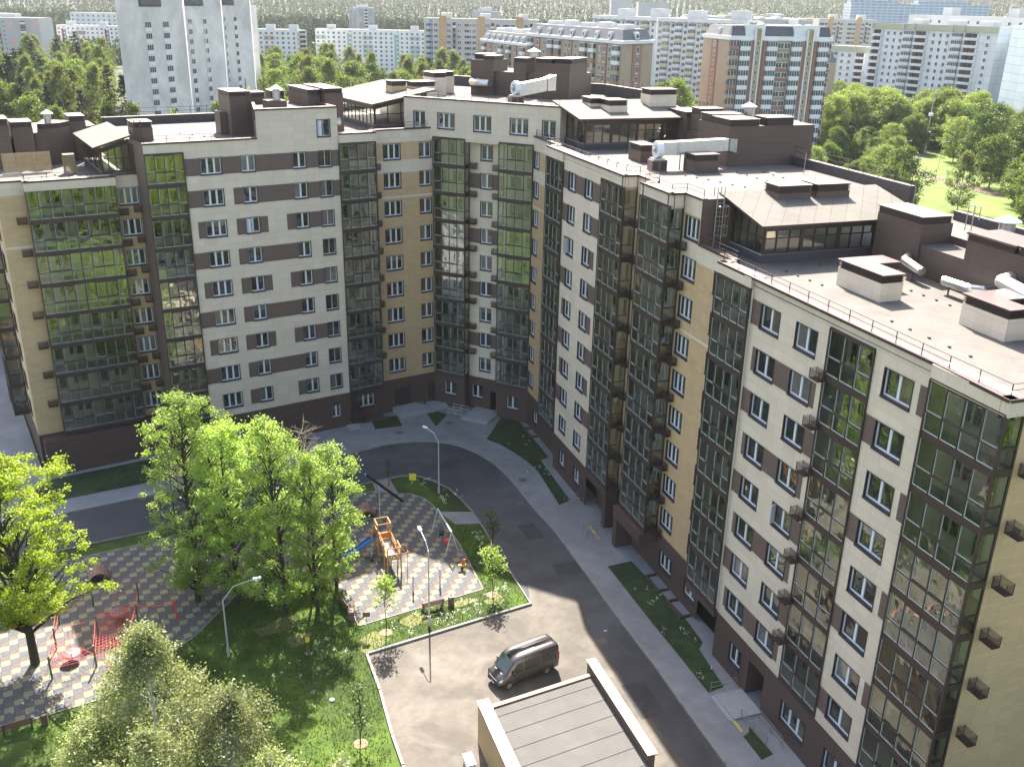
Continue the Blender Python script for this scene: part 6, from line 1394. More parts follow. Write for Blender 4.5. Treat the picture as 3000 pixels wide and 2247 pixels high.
# flowering clumps and tufts (too many to count)
r = rng(51); zones = [((-2.6, 64.6), 1.6, 22), ((-5.0, 63.3), 2.0, 26), ((-8.4, 61.4), 1.6, 14), ((-.6, 66.8), 1.2, 16), ((-13.5, 59.0), 1.6, 12), ((-8.4, 85.2), 1.4, 9), ((-5.6, 82.6), 1.3, 12), ((-2.6, 75.0), 1.3, 10), ((-1.5, 70.5), 1.2, 7), ((1.6, 95.5), 2.2, 7), ((3.2, 88.5), 1.8, 7), ((11.5, 66.5), 1.6, 7), ((12.9, 61.5), 1.5, 6), ((14.2, 57), .8, 3), ((-28, 51), 2, 12), ((-14, 54), 3, 8)]
C = []
for (cx, cy), s, k in zones:
    for i in range(k):
        q = r.normal(size=2)*s*.5; m_ = r.integers(6, 16); C.append(np.stack([cx+q[0]+r.normal(size=m_)*.09, cy+q[1]+r.normal(size=m_)*.09, r.uniform(.12, .38, m_)], 1))
tag(place('flower_clumps', leaf_mesh('flower_clumps', np.concatenate(C), .09, mat('pale_flowers', (.70, .72, .55), .8, 0, .1), r, .6)), 'pale flowering clumps dotted over the lawns', 'flowers', kind='stuff')
L_GRASS = leaf_mat('grass_blades', (.050, .105, .008), .35, .4, (.085, .145, .015), .5)
def grass(label, poly, z, dens, seed, m=None):
    r = rng(seed); xs = [p[0] for p in poly]; ys = [p[1] for p in poly]; A = (max(xs)-min(xs))*(max(ys)-min(ys)); n = int(A*dens)
    Q = np.stack([r.uniform(min(xs), max(xs), n), r.uniform(min(ys), max(ys), n)], 1); ins = np.zeros(n, bool); k = len(poly)
    for i in range(k):
        (x1, y1), (x2, y2) = poly[i], poly[(i+1) % k]; cond = ((y1 > Q[:, 1]) != (y2 > Q[:, 1])); xi = (x2-x1)*(Q[:, 1]-y1)/((y2-y1) if abs(y2-y1) > 1e-9 else 1e-9)+x1; ins ^= cond & (Q[:, 0] < xi)
    Q = Q[ins]; C = np.concatenate([Q, np.full((len(Q), 1), z)+r.uniform(.02, .1, (len(Q), 1))], 1)
    tag(place('grass', leaf_mesh('grass', C, .22, m or L_GRASS, r, 2.5, 0, .25)), label, 'grass', kind='stuff')
grass('short lawn grass left of the car park and under the trees', [(-30.3, 51), (-27.4, 52.9), (-23.6, 59.8), (-20.3, 67.5), (-14.8, 67.6), (-11.6, 61.6), (-2, 66.7), (-4.2, 73), (-4.9, 77.3), (-2.8, 77.5), (-1.3, 73.3), (1.7, 65.2), (-10.4, 58.5), (-8.9, 54.4), (-6.6, 46), (-6.6, 41), (-30, 41)], .01, 42, 61)
# ================================================================== things in the courtyard
WOODB = mat('brown_wood', (.20, .115, .085), .75, 0, .2, scale=3); WOODY = mat('varnished_wood', (.46, .25, .09), .6, 0, .15, scale=3); ORANGE = mat('orange_plastic', (.62, .22, .03), .5, 0, .08)
BLUE = mat('blue_slide_plastic', (.05, .17, .48), .35, 0, .08); RED_ = mat('red_rope', (.62, .06, .05), .7, 0, .1); GREENP = mat('green_post_paint', (.04, .16, .07), .5, 0, .1); BLACK = mat('black_rubber', (.02, .02, .022), .8, 0, .1)
LGREY = mat('light_grey_paint', (.50, .52, .52), .45, .2, .06); DGREY = mat('dark_grey_paint', (.06, .06, .065), .5, 0, .1)
WHT = mat('white_enamel', (.78, .78, .76), .4, 0, .03); YEL = mat('yellow_sign_paint', (.75, .72, .05), .6, 0, .05)
PARA = mat('pale_sheet_metal', (.19, .155, .155), .42, .4, .12, scale=1.2, bump=.5, bscale=1.6); ROOFB = mat('ribbed_ramp_roof', (.075, .072, .068), .8, 0, .1, scale=1, stain=.12); RUST = mat('rusty_edge', (.33, .19, .13), .7, .2, .15)
# ---- garage ramp building
g = thing('garage_ramp_roof', 'low building with ribbed grey roof and two pale metal parapets at the bottom edge', 'garage', (*RF.xy(-40, 19), 0))
mb = MB(RF); mb.hexa([(-47.0, 15.3, .02), (-30, 15.3, .02), (-30, 23.1, .02), (-48.1, 23.1, .02), (-47.0, 15.3, 2.8), (-30, 15.3, 2.8), (-30, 23.1, 2.8), (-48.1, 23.1, 2.8)][:1]+[(-30, 15.3, .02), (-30, 22.8, .02), (-48.0, 22.8, .02), (-47.0, 15.3, 2.85), (-30, 15.3, 2.85), (-30, 22.8, 2.85), (-48.0, 22.8, 2.85)], BEIGE, ROOFB); o = mb.build('wall', g)
mb = MB(RF)
for i in range(11):
    t = -46.2+i*1.5; mb.hexa([(t, 15.3, 2.852), (t+.08, 15.3, 2.852), (t+.08-1.0, 22.8, 2.852), (t-1.0, 22.8, 2.852), (t, 15.3, 2.875), (t+.08, 15.3, 2.875), (t+.08-1.0, 22.8, 2.875), (t-1.0, 22.8, 2.875)], ROOFB)
mb.build('roof_seams', g)
mb = MB(RF); mb.box(-47.45, 14.65, .02, -30, 15.28, 3.2, TAN, PARA); mb.box(-47.5, 14.58, 3.2, -30, 15.36, 3.27, PARA); mb.build('parapet', g)
mb = MB(RF); mb.box(-48.9, 22.82, .02, -39.7, 23.3, 3.45, BROWN, PARA); mb.box(-48.95, 22.76, 3.45, -39.6, 23.42, 3.52, PARA); mb.build('parapet', g)
mb = MB(RF); mb.hexa([(-47.25, 15.37, 2.7), (-46.95, 15.37, 2.7), (-47.95, 22.75, 2.7), (-48.25, 22.75, 2.7), (-47.25, 15.37, 2.96), (-46.95, 15.37, 2.96), (-47.95, 22.75, 2.96), (-48.25, 22.75, 2.96)], RUST); mb.build('roof_edge', g)
mb = MB(); mb.box(-.5, -.25, 0, .5, .25, .55, WHT); mb.box(-.55, -.3, .55, .55, .3, .62, PARA)
tag(mb.build('metal_box', None, T(-2.2, 47.4, .035, math.radians(-70))), 'small pale metal box on the asphalt beside the ramp wall', 'box')
# ---- van
VP = mat('grey_van_paint', (.13, .122, .12), .36, .72, .04, spec=.6); VG = window_glass('van_glass', (.02, .03, .028), 1.6, 0); VT = mat('tyre_rubber', (.02, .02, .02), .85, 0, .1); VR = mat('wheel_steel', (.35, .35, .36), .4, .6, .05)
VB = mat('van_black_trim', (.03, .03, .032), .6, 0, .05); HL = mat('headlight_lens', (.75, .77, .78), .1, 0, 0); TLR = mat('tail_light_red', (.55, .03, .03), .2, 0, 0)
def loft(mb, st, m):
    """st: list of (x, [(y,z)...]) half sections from sill to roof centre"""
    rings = []
    for x, half in st:
        ring = [(x, y, z) for y, z in half]+[(x, -y, z) for y, z in half[::-1]]; rings.append(ring)
    n = len(rings[0]); P = [p for r_ in rings for p in r_]; F = []
    for k in range(len(rings)-1):
        for i in range(n): F.append((k*n+i, (k+1)*n+i, (k+1)*n+(i+1) % n, k*n+(i+1) % n))
    F.append(tuple(range(n))); F.append(tuple((len(rings)-1)*n+i for i in range(n-1, -1, -1))); mb.add(P, F, m)
def sec(w, zt, z0=.38, tum=.90): return [(w*.96, z0), (w, z0+.28), (w, min(1.15, zt*.8)), (w*(1+tum)/2, (zt+min(1.2, zt*.8))/2), (w*tum, zt-.14), (w*tum*.9, zt-.03), (w*.45, zt+.015), (.0, zt+.02)]
van = thing('van', 'dark grey high roofed minibus parked on the sunlit asphalt beside the ramp building', 'van', (1.1, 56.4, .036), math.radians(212.7), s=.9); VM = WM[van.name]
mb = MB(); loft(mb, [(-2.92, sec(.93, 2.28)), (-2.86, sec(.97, 2.40)), (-2.5, sec(1.0, 2.47)), (-1, sec(1.0, 2.50)), (.5, sec(1.0, 2.50)), (1.0, sec(1.0, 2.42)), (1.3, sec(1.0, 2.17)), (1.75, sec(1.0, 1.66)), (2.02, sec(.99, 1.30)), (2.4, sec(.95, 1.16)), (2.58, sec(.88, .98)), (2.66, sec(.80, .78, .36))], VP)
body = mb.mesh('body', True); ob = place('body', body, van, VM)
mb = MB(); mb.quad((1.24, .80, 2.19), (1.24, -.80, 2.19), (2.0, -.86, 1.36), (2.0, .86, 1.36), VG)
mb.v = [(x+.045, y, z+.055) for x, y, z in mb.v]; mb.build('windscreen', van, VM)
for s in (1, -1):
    mb = MB(); f = lambda pts: mb.add([(x, s*y, z) for x, y, z in pts], [tuple(range(len(pts))) if s > 0 else tuple(range(len(pts)-1, -1, -1))], VG)
    f([(1.62, 1.003, 1.28), (.55, 1.003, 1.24), (.55, .955, 2.03), (1.0, .955, 2.05)]); mb.build('side_window', van, VM)
    mb = MB(); f([(.35, 1.003, 1.26), (-1.1, 1.003, 1.26), (-1.1, .955, 2.05), (.35, .955, 2.05)]); mb.build('side_window', van, VM)
    mb = MB(); f([(-1.22, 1.003, 1.26), (-2.6, 1.003, 1.30), (-2.55, .955, 2.02), (-1.22, .955, 2.05)]); mb.build('side_window', van, VM)
    mb = MB(); mb.box(1.42, s*1.03-.1, 1.28, 1.55, s*1.2+.1*s, 1.62, VB) if s > 0 else mb.box(1.42, -1.28, 1.28, 1.55, -1.0, 1.62, VB); mb.build('wing_mirror', van, VM)
    mb = MB(); mb.box(-2.4, min(s*1.0, s*1.02), .62, 1.2, max(s*1.0, s*1.02), .74, VB); mb.build('side_moulding', van, VM)
    mb = MB(); mb.quad((2.56, s*.86, 1.0), (2.34, s*.945, 1.12), (2.38, s*.94, .82), (2.60, s*.80, .8), HL); mb.v = [(x+.035, y+s*.02, z+.03) for x, y, z in mb.v]; mb.build('headlight', van, VM)
    mb = MB(); mb.box(-2.95, min(s*.83, s*.95), 1.0, -2.90, max(s*.83, s*.95), 1.75, TLR); mb.build('tail_light', van, VM)
    for xw in (1.77, -1.77):
        mb = MB(); mb.tube((xw, s*.80, .345), (xw, s*1.01, .345), .345, VT, 22); w = mb.build('wheel', van, VM)
        mb = MB(); mb.tube((xw, s*1.011, .345), (xw, s*1.02, .345), .21, VR, 14); mb.tube((xw, s*1.02, .345), (xw, s*1.03, .345), .07, VB, 10); mb.build('rim', w, VM)
        mb = MB(); mb.tube((xw, s*.99, .42), (xw, s*1.004, .42), .43, VB, 22); mb.build('wheel_arch', van, VM)
mb = MB(); mb.box(2.55, -.72, .40, 2.70, .72, .58, VB); mb.box(2.60, -.55, .62, 2.685, .55, .86, VB); mb.build('bumper', van, VM)
mb = MB(); mb.box(2.686, -.13, .70, 2.70, .13, .80, mat('badge_blue', (.05, .10, .3), .3, 0, 0)); mb.build('badge', van, VM); mb = MB(); mb.box(2.701, -.26, .44, 2.71, .26, .55, WHT); mb.build('number_plate', van, VM)
for y in (-.42, .42): mb = MB(); mb.box(2.1, y-.15, 1.27, 2.22, y+.15, 1.285, VB); mb.build('bonnet_vent', van, VM)
# ---- lamps
def lamp(label, x, y, h, arm, rise, ang, double=False, group=None, z=.02, dark=False):
    t = thing('street_lamp', label, 'street lamp', (x, y, z), ang, group); M = WM[t.name]
    mb = MB(); mb.tube((0, 0, 0), (0, 0, .9), .10, LGREY if not dark else DGREY, 10); mb.tube((0, 0, .9), (0, 0, h), .075, LGREY, 10, .045); mb.build('pole', t, M)
    for s in ((1, -1) if double else (1,)):
        mb = MB(); mb.path([(0, 0, h-.02), (s*arm*.35, 0, h+rise*.75), (s*arm, 0, h+rise)], .035, LGREY, 7); a = mb.build('arm', t, M)
        mb = MB(); mb.hexa([(s*arm-.1, -.13, h+rise-.03), (s*arm+.1+s*.35, -.13, h+rise), (s*arm+.1+s*.35, .13, h+rise), (s*arm-.1, .13, h+rise-.03), (s*arm-.1, -.10, h+rise+.09), (s*arm+.1+s*.35, -.10, h+rise+.09), (s*arm+.1+s*.35, .10, h+rise+.09), (s*arm-.1, .10, h+rise+.09)], WHT); mb.build('lamp_head', a, M)
    return t
lamp('tall grey street lamp on the lawn strip between play floor and car park', -5.98, 61.94, 6.7, 2.0, .65, math.radians(112))
lamp('grey street lamp on the rounded dark lawn by the road bend', -6.92, 83.46, 5.5, 1.6, 1.0, math.radians(140)); lamp('green grey lamp with long bent arm beside the bottom birches', -20.23, 57.73, 4.9, 2.3, 1.3, math.radians(20))
lamp('double headed park lamp nearest the brown path', 128.3, 297.3, 7.2, 1.6, .8, math.radians(0), True); lamp('double headed park lamp left of the other double one', 116.9, 296.9, 7.2, 1.6, .8, math.radians(10), True)
lamp('single curved park lamp at the right', 133.85, 262.6, 6.0, 1.6, .9, math.radians(160)); lamp('single park lamp among bushes by the car row', 113.7, 333, 7, 1.6, .8, math.radians(170))
mb = MB(); mb.tube((137.4, 331.3, 0), (137.4, 331.3, 24), .25, LGREY, 6, .08); mb.box(136.8, 330.8, 12, 138, 331.8, 12.9, WHT); mb.box(136.7, 330.6, 6, 138.2, 331.8, 7, WHT); tag(mb.build('antenna_mast'), 'slim tall antenna mast with white boxes in the park', 'mast')
# ---- play tower
pt = thing('play_tower', 'two storey wooden play tower with bridge, orange panels and blue slide', 'play tower', (-10.03, 68.8, .022), math.radians(21.6)); PM = WM[pt.name]
for (x, y, zt) in ((0, 0, 2.5), (1.15, 0, 2.5), (0, 1.15, 2.5), (1.15, 1.15, 2.5), (0, 3.3, 3.0), (1.15, 3.3, 3.0), (0, 4.45, 3.0), (1.15, 4.45, 3.0)):
    mb = MB(); mb.box(x-.05, y-.05, 0, x+.05, y+.05, zt, WOODY); mb.build('post', pt, PM)
DECK = mat('deck_boards', (.36, .28, .24), .8, 0, .12)
mb = MB(); mb.box(.05, .05, 1.35, 1.1, 1.1, 1.42, DECK); mb.build('platform', pt, PM); mb = MB(); mb.box(.05, 3.35, 1.6, 1.1, 4.4, 1.67, DECK); mb.build('platform', pt, PM)
mb = MB(); mb.hexa([(.2, 1.11, 1.33), (.95, 1.11, 1.33), (.95, 3.34, 1.55), (.2, 3.34, 1.55), (.2, 1.11, 1.4), (.95, 1.11, 1.4), (.95, 3.34, 1.62), (.2, 3.34, 1.62)], DECK); mb.build('bridge', pt, PM)
mb = MB()
for (a, b) in (((0, 0), (1.15, 0)), ((1.15, 0), (1.15, 1.15)), ((0, 0), (0, 1.15))): mb.tube((*a, 2.5), (*b, 2.5), .05, WOODY, 6)
for (a, b) in (((0, 3.3), (1.15, 3.3)), ((1.15, 3.3), (1.15, 4.45)), ((0, 3.3), (0, 4.45)), ((0, 4.45), (1.15, 4.45))): mb.tube((*a, 3.0), (*b, 3.0), .055, WOODY, 6)
for x in (.08, 1.07):
    for z in (.35, .75): mb.tube((x, 1.15, 1.42+z), (x, 3.3, 1.62+z), .035, WOODY, 6)
    for i in range(6): mb.tube((x, 1.3+.36*i, 1.42), (x, 1.3+.36*i, 2.2), .02, WOODY, 5)
for x in (0, 1.15):
    for z in (1.75, 2.1): mb.tube((x, 0, z), (x, 1.15, z), .03, WOODY, 6)
mb.build('handrails', pt, PM)
mb = MB(); mb.box(.06, -.03, 1.42, 1.09, .01, 1.95, WOODY)
for (x, z, r_) in ((.3, 1.75, .07), (.55, 1.62, .09), (.8, 1.8, .07), (.95, 1.58, .06), (.2, 1.53, .06)): mb.tube((x, -.035, z), (x, -.04, z), r_, WHT, 10)
mb.build('panel', pt, PM)
mb = MB(); mb.box(.06, 3.27, 1.67, 1.09, 3.31, 2.2, ORANGE); mb.build('panel', pt, PM); mb = MB(); mb.box(-.04, 3.36, 1.67, 0.0, 4.4, 2.5, ORANGE); mb.box(-.45, 3.45, 1.45, -.41, 4.25, 2.35, ORANGE); mb.build('panel', pt, PM)
mb = MB(); sp_ = [(-.05, 1.62), (-.5, 1.4), (-1.9, .55), (-2.3, .38), (-3.0, .30)]
for (a, b) in zip(sp_[:-1], sp_[1:]):
    mb.hexa([(b[0], 3.6, b[1]-.04), (a[0], 3.6, a[1]-.04), (a[0], 4.15, a[1]-.04), (b[0], 4.15, b[1]-.04), (b[0], 3.6, b[1]), (a[0], 3.6, a[1]), (a[0], 4.15, a[1]), (b[0], 4.15, b[1])], BLUE)
    for y in (3.56, 4.15): mb.hexa([(b[0], y, b[1]-.05), (a[0], y, a[1]-.05), (a[0], y+.04, a[1]-.05), (b[0], y+.04, b[1]-.05), (b[0], y, b[1]+.18), (a[0], y, a[1]+.18), (a[0], y+.04, a[1]+.18), (b[0], y+.04, b[1]+.18)], BLUE)
mb.build('slide', pt, PM)
mb = MB(); mb.path([(1.15, .5, 2.3), (1.5, .5, 2.42), (1.75, .45, 2.3), (1.8, .4, 2.0), (1.8, .4, 0)], .03, ORANGE, 6); mb.path([(1.15, .0, 1.9), (1.5, -.1, 1.95), (1.8, .1, 1.9), (1.8, .4, 1.9)], .025, ORANGE, 6); mb.build('climbing_pole', pt, PM)
# ---- swing, hut, beam, small things
sw = thing('swing_set', 'grey steel swing frame at the edge of the play floor', 'swing', (-6.4, 74, .022)); sm = WM[sw.name]
for (a, b, c) in (((-7.0, 75.77), (-5.79, 76.42), (-6.45, 76.15)), ((-5.5, 71.8), (-4.28, 72.28), (-4.92, 72.05))):
    for q in (a, b): mb = MB(); mb.tube((*q, .02), (*c, 2.4), .05, LGREY, 8); mb.build('leg', sw)
mb = MB(); mb.tube((-6.45, 76.15, 2.4), (-4.92, 72.05, 2.4), .06, LGREY, 8); mb.tube((-5.5, 73.6, 2.4), (-4.95, 72.1, 2.4), .075, WHT, 8); mb.build('crossbeam', sw)
for f, cm in ((.3, BLACK), (.62, RED_)):
    x, y = -6.45+1.53*f, 76.15-4.1*f; mb = MB()
    for s in (-.25, .25): mb.tube((x-s*.35, y+s*.94, 2.4), (x-s*.35, y+s*.94, .6), .012, DGREY, 4)
    mb.box(x-.22, y-.26, .45, x+.22, y+.26, .75, cm); mb.build('swing_seat', sw)
def hut(label, x, y, ang):
    t = thing('play_hut', label, 'play hut', (x, y, .022), ang); M = WM[t.name]; mb = MB(); k = 9
    for i in range(k):
        a, b = math.pi*i/k, math.pi*(i+1)/k; P = []
        for (r_, q) in ((.8, a), (.8, b), (.86, b), (.86, a)): P.append((-r_*math.cos(q), 1.05*r_*math.sin(q)))
        mb.hexa([(P[0][0], 0, P[0][1]), (P[1][0], 0, P[1][1]), (P[1][0], 1.5, P[1][1]), (P[0][0], 1.5, P[0][1]), (P[3][0], 0, P[3][1]), (P[2][0], 0, P[2][1]), (P[2][0], 1.5, P[2][1]), (P[3][0], 1.5, P[3][1])], WOODB)
    mb.build('curved_roof', t, M); mb = MB(); mb.box(-.8, .05, 0, .8, .13, .06, LGREY); mb.box(-.8, 1.35, 0, .8, 1.43, .06, LGREY); mb.tube((.3, .05, .8), (.7, .05, .3), .02, LGREY, 5); mb.build('frame', t, M)
    mb = MB(); mb.box(-.7, 1.4, .06, .7, 1.44, .5, WOODB); mb.build('rear_board', t, M)
hut('small barrel roofed wooden play hut behind the play tower', -13.1, 78.0, math.radians(22)); hut('small barrel roofed wooden play hut by the far edge of the netted playground', -33.3, 66.8, math.radians(25))
bs = thing('beam_swing', 'long tilted dark beam on a thin grey post, over the rear of the play floor', 'beam swing', (-11.96, 78.12, .022))
mb = MB(); mb.tube((-11.96, 78.12, .02), (-11.96, 78.12, 3.7), .05, LGREY, 8); mb.build('post', bs); mb = MB(); mb.tube((-12.4, 78.9, .02), (-11.98, 78.2, 3.6), .035, DGREY, 6); mb.build('strut', bs)
mb = MB(); A = Vector((-12.9, 76.75, 5.35)); B_ = Vector((-10.15, 80.75, .55)); mb.tube(A, B_, .13, BLACK, 8); mb.tube(A+(A-B_).normalized()*.02, A+(A-B_).normalized()*.06, .14, mat('blue_cap', (.08, .14, .3), .5, 0, 0), 8); mb.build('beam', bs)
mb = MB(); mb.tube(B_, (-10.1, 80.85, .02), .06, LGREY, 6); mb.build('end_stay', bs)
def bench(label, x, y, ang):
    t = thing('bench', label, 'bench', (x, y, .02), ang); M = WM[t.name]
    mb = MB()
    for i in range(4): mb.box(-.95, .02+i*.11, .42, .95, .11+i*.11, .46, WOODB)
    mb.build('seat', t, M); mb = MB()
    for i in range(4): mb.box(-.95, -.04, .52+i*.11, .95, -.005, .61+i*.11, WOODB)
    mb.build('backrest', t, M)
    for x0 in (-.8, .8): mb = MB(); mb.box(x0-.04, -.02, 0, x0+.04, .44, .415, DGREY); mb.box(x0-.04, -.075, .0, x0+.04, -.045, .95, DGREY); mb.build('leg', t, M)
def bin_(label, x, y):
    t = thing('litter_bin', label, 'litter bin', (x, y, .02), .4); M = WM[t.name]; mb = MB(); mb.box(-.2, -.2, .03, .2, .2, .72, WOODB); mb.build('body', t, M); mb = MB(); mb.box(-.22, -.22, .72, .22, -.15, .78, DGREY); mb.box(-.22, .15, .72, .22, .22, .78, DGREY); mb.box(-.22, -.15, .72, -.15, .15, .78, DGREY); mb.box(.15, -.15, .72, .22, .15, .78, DGREY); mb.build('rim', t, M)
bench('brown slatted bench facing the play floor between lamp and litter bin', -5.85, 63.95, math.radians(26)); bin_('brown litter bin right of the bench beside the lamp', -4.5, 64.9)
bench('brown slatted bench at the left edge of the striped play floor', -12.9, 63.9, math.radians(-56)); bin_('brown litter bin beside the lawn sign board', -12.1, 62.6)
bench('dark brown bench at the lower edge of the netted playground', -31.6, 49.6, math.radians(28)); bin_('brown litter bin beside the bench of the netted playground', -30.3, 50.5)
def sign(label, x, y, h, w, hh, m, back=DGREY, ang=0):
    t = thing('sign', label, 'sign', (x, y, .02), ang); M = WM[t.name]; mb = MB(); mb.tube((0, 0, 0), (0, 0, h), .025, LGREY, 6); mb.build('post', t, M); mb = MB(); mb.box(-w/2, -.04, h-hh, w/2, -.028, h, m); mb.build('board', t, M); return t
sign('small dark sign board on the lawn corner by the play floor', -10.62, 60.92, 1.9, .55, .45, mat('sign_brown', (.16, .12, .09), .6, 0, .2), ang=.15); sign('bright yellow square sign on the dark rounded lawn', -9.7, 85.6, 1.0, .7, .75, YEL)
for i, (x, y) in enumerate(((-7.69, 66.52), (-5.6, 67.61))):
    mb = MB(); mb.tube((0, 0, 0), (0, 0, 1.55), .07, LGREY, 10); mb.tube((0, 0, 1.55), (0, 0, 1.58), .075, WHT, 10); tag(mb.build('play_post', None, T(x, y, .022)), ['plain grey post on the sunlit play floor, nearer the slide side', 'plain grey post on the sunlit play floor, nearer the swing'][i], 'post')
t = thing('spring_rider', 'red and yellow spring rider near the right corner of the play floor', 'spring toy', (-3.9, 70.0, .022), .4); M = WM[t.name]
mb = MB(); mb.lathe([(.1, 0), (.12, .08), (.1, .16), (.12, .24), (.1, .32)], (0, 0, 0), BLACK, 8); mb.build('spring', t, M); mb = MB(); mb.box(-.35, -.09, .33, .3, .09, .5, YEL); mb.hexa([(-.1, -.06, .5), (.25, -.06, .5), (.25, .06, .5), (-.1, .06, .5), (.1, -.05, .95), (.3, -.05, .95), (.3, .05, .95), (.1, .05, .95)], RED_); mb.tube((.15, -.2, .78), (.15, .2, .78), .02, YEL, 6); mb.build('body', t, M)
t = thing('spring_rider', 'small dark spring rider in the shadow left of the play tower legs', 'spring toy', (-11.7, 71.0, .022), 1.2); M = WM[t.name]; mb = MB(); mb.lathe([(.1, 0), (.12, .1), (.1, .2), (.12, .3)], (0, 0, 0), BLACK, 8); mb.build('spring', t, M); mb = MB(); mb.box(-.3, -.1, .3, .3, .1, .5, DGREY); mb.tube((0, -.2, .8), (0, .2, .8), .02, LGREY, 6); mb.box(-.05, -.04, .5, .05, .04, .9, LGREY); mb.build('body', t, M)
# ---- rope course
rc = thing('rope_course', 'red rope climbing course with green posts, nets and hanging discs', 'climbing course', (-30.5, 59.5, .022))
posts = [(-33.04, 58.29), (-31.85, 54.94), (-29.32, 56.36), (-30.57, 59.77), (-28.17, 61.38), (-34.17, 61.33), (-29.25, 64.43), (-27.4, 57.3), (-32.5, 63.6)]
HP = 1.85
for i, (x, y) in enumerate(posts): mb = MB(); mb.tube((x, y, .0), (x, y, HP), .07, GREENP, 8); mb.build('post', rc)
mb = MB(); mb.tube((-25.4, 61.95, 0), (-25.4, 61.95, HP), .08, RED_, 8); mb.build('post', rc)
def rope(mb, a, b, sag=.15, r_=.014, k=5):
    a = Vector(a); b = Vector(b); P = [a.lerp(b, i/k)-Vector((0, 0, sag*4*(i/k)*(1-i/k))) for i in range(k+1)]; mb.path(P, r_, RED_, 4)
mb = MB(); z = HP-.1
for i, j in ((0, 3), (3, 4), (0, 5), (5, 8), (8, 6), (6, 4), (2, 3), (1, 2), (0, 1), (2, 7), (4, 7)):
    a, b = posts[i], posts[j]; rope(mb, (*a, z), (*b, z)); rope(mb, (*a, .9), (*b, .9), .1)
    for q in (.3, .5, .7):
        x, y = a[0]+(b[0]-a[0])*q, a[1]+(b[1]-a[1])*q; mb.tube((x, y, z-.12), (x, y, .85), .008, RED_, 4)
rope(mb, (*posts[4], z), (-25.4, 61.95, z), .2, .03); mb.build('ropes', rc)
def net(a, b, c, d, n, m_):
    mb = MB(); a, b, c, d = map(Vector, (a, b, c, d))
    for i in range(n+1): f = i/n; mb.tube(a.lerp(b, f), d.lerp(c, f), .012, RED_, 4)
    for j in range(m_+1): f = j/m_; mb.tube(a.lerp(d, f), b.lerp(c, f), .012, RED_, 4)
    mb.build('net', rc)
net((*posts[3], 2.0), (*posts[4], 2.0), (*posts[4], .4), (*posts[3], .4), 14, 8); net((*posts[3], .9), (*posts[2], .9), (-28.0, 58.5, .5), (-29.2, 60.8, .7), 10, 8); net((*posts[0], 1.0), (*posts[2], 1.1), (*posts[1], .9), (-32.4, 56.5, .9), 7, 5)
for i, (x, y) in enumerate(((-31.3, 57.0), (-27.8, 56.2), (-29.9, 62.1))):
    mb = MB(); mb.lathe([(.2, 0), (.62, .03), (.66, .1), (.6, .14), (.2, .14)], (x, y, .55), RED_, 18); o = mb.build('hanging_disc', rc)
    mb = MB(); mb.lathe([(.58, 0), (.3, .05), (.05, .06)], (x, y, .695), mat('disc_grey', (.10, .10, .105), .5, .2, .05), 18); mb.build('disc_pad', o)
    mb = MB()
    for a in range(4): q = a*math.pi/2+.5; mb.tube((x+.6*math.cos(q), y+.6*math.sin(q), .68), (x+1.4*math.cos(q), y+1.4*math.sin(q), 1.7), .014, RED_, 4)
    mb.build('disc_ropes', o)
mb = MB(); mb.box(-.12, -.1, 0, .12, .1, .5, YEL); mb.tube((0, 0, -1.2), (0, 0, 0), .03, WOODB, 5); mb.box(-.2, -.14, .5, .2, .14, .56, WOODB); tag(mb.build('bird_feeder', None, T(-14.5, 58.1, 1.25)), 'small yellow bird feeder on a stick in the shaded lawn', 'bird feeder')
# litter bits and a stone
mb = MB(); mb.lathe([(.25, 0), (.2, .1), (.05, .14)], (0, 0, 0), KERB, 7); tag(mb.build('pale_stone', None, T(-11.9, 53.3, .01)), 'pale stone lying on the lawn left of the car park', 'stone')
for x, y in ((7.55, 61.8),): mb = MB(); mb.box(-.14, -.03, 0, .14, .03, .02, WHT); tag(mb.build('paper_scrap', None, T(x, y, .035, .2)), 'white paper scrap on the shaded asphalt near the kerb', 'litter')
# cars in the park
def car(label, x, y, ang, paint, s=1):
    t = thing('parked_car', label, 'car', (x, y, .04), ang); M = WM[t.name]
    mb = MB(); sc = lambda w, zt: [(w, .25), (w, .6), (w, .8), (w*.93, (zt+.8)/2), (w*.8, zt-.05), (w*.6, zt), (0, zt+.01)]
    loft(mb, [(-2.15, sc(.75, .9)), (-2.05, sc(.84, 1.0)), (-1.5, sc(.87, 1.1)), (-.9, sc(.87, 1.42)), (.2, sc(.87, 1.45)), (1.0, sc(.87, 1.0)), (1.9, sc(.84, .88)), (2.15, sc(.7, .7))], paint); mb.build('body', t, M, True)
    mb = MB(); mb.quad((.32, -.68, 1.42), (.95, -.74, 1.05), (.95, .74, 1.05), (.32, .68, 1.42), VG); mb.v = [(a+.03, b, c+.04) for a, b, c in mb.v]; mb.build('windscreen', t, M)
    for xw in (-1.3, 1.35):
        for q in (-1, 1): mb = MB(); mb.tube((xw, q*.7, .3), (xw, q*.89, .3), .3, VT, 12); mb.build('wheel', t, M)
CW = mat('white_car_paint', (.7, .7, .72), .3, 0, 0, spec=.6); CS = mat('silver_car_paint', (.35, .36, .38), .3, .4, 0); CK = mat('black_car_paint', (.02, .02, .025), .25, 0, 0, spec=.6)
for i, (x, y, a, p, l) in enumerate(((119.2, 334.5, .2, CS, 'silver car in the park car row, furthest left'), (122.0, 331.5, .2, CK, 'dark car in the middle of the park car row'), (124.8, 328.5, .2, CW, 'white car nearest the lamps in the park car row'), (128.5, 329.8, .2, CS, 'second silver car of the park row, behind the lamp'))): car(l, x, y, a, p)
random.seed(3)
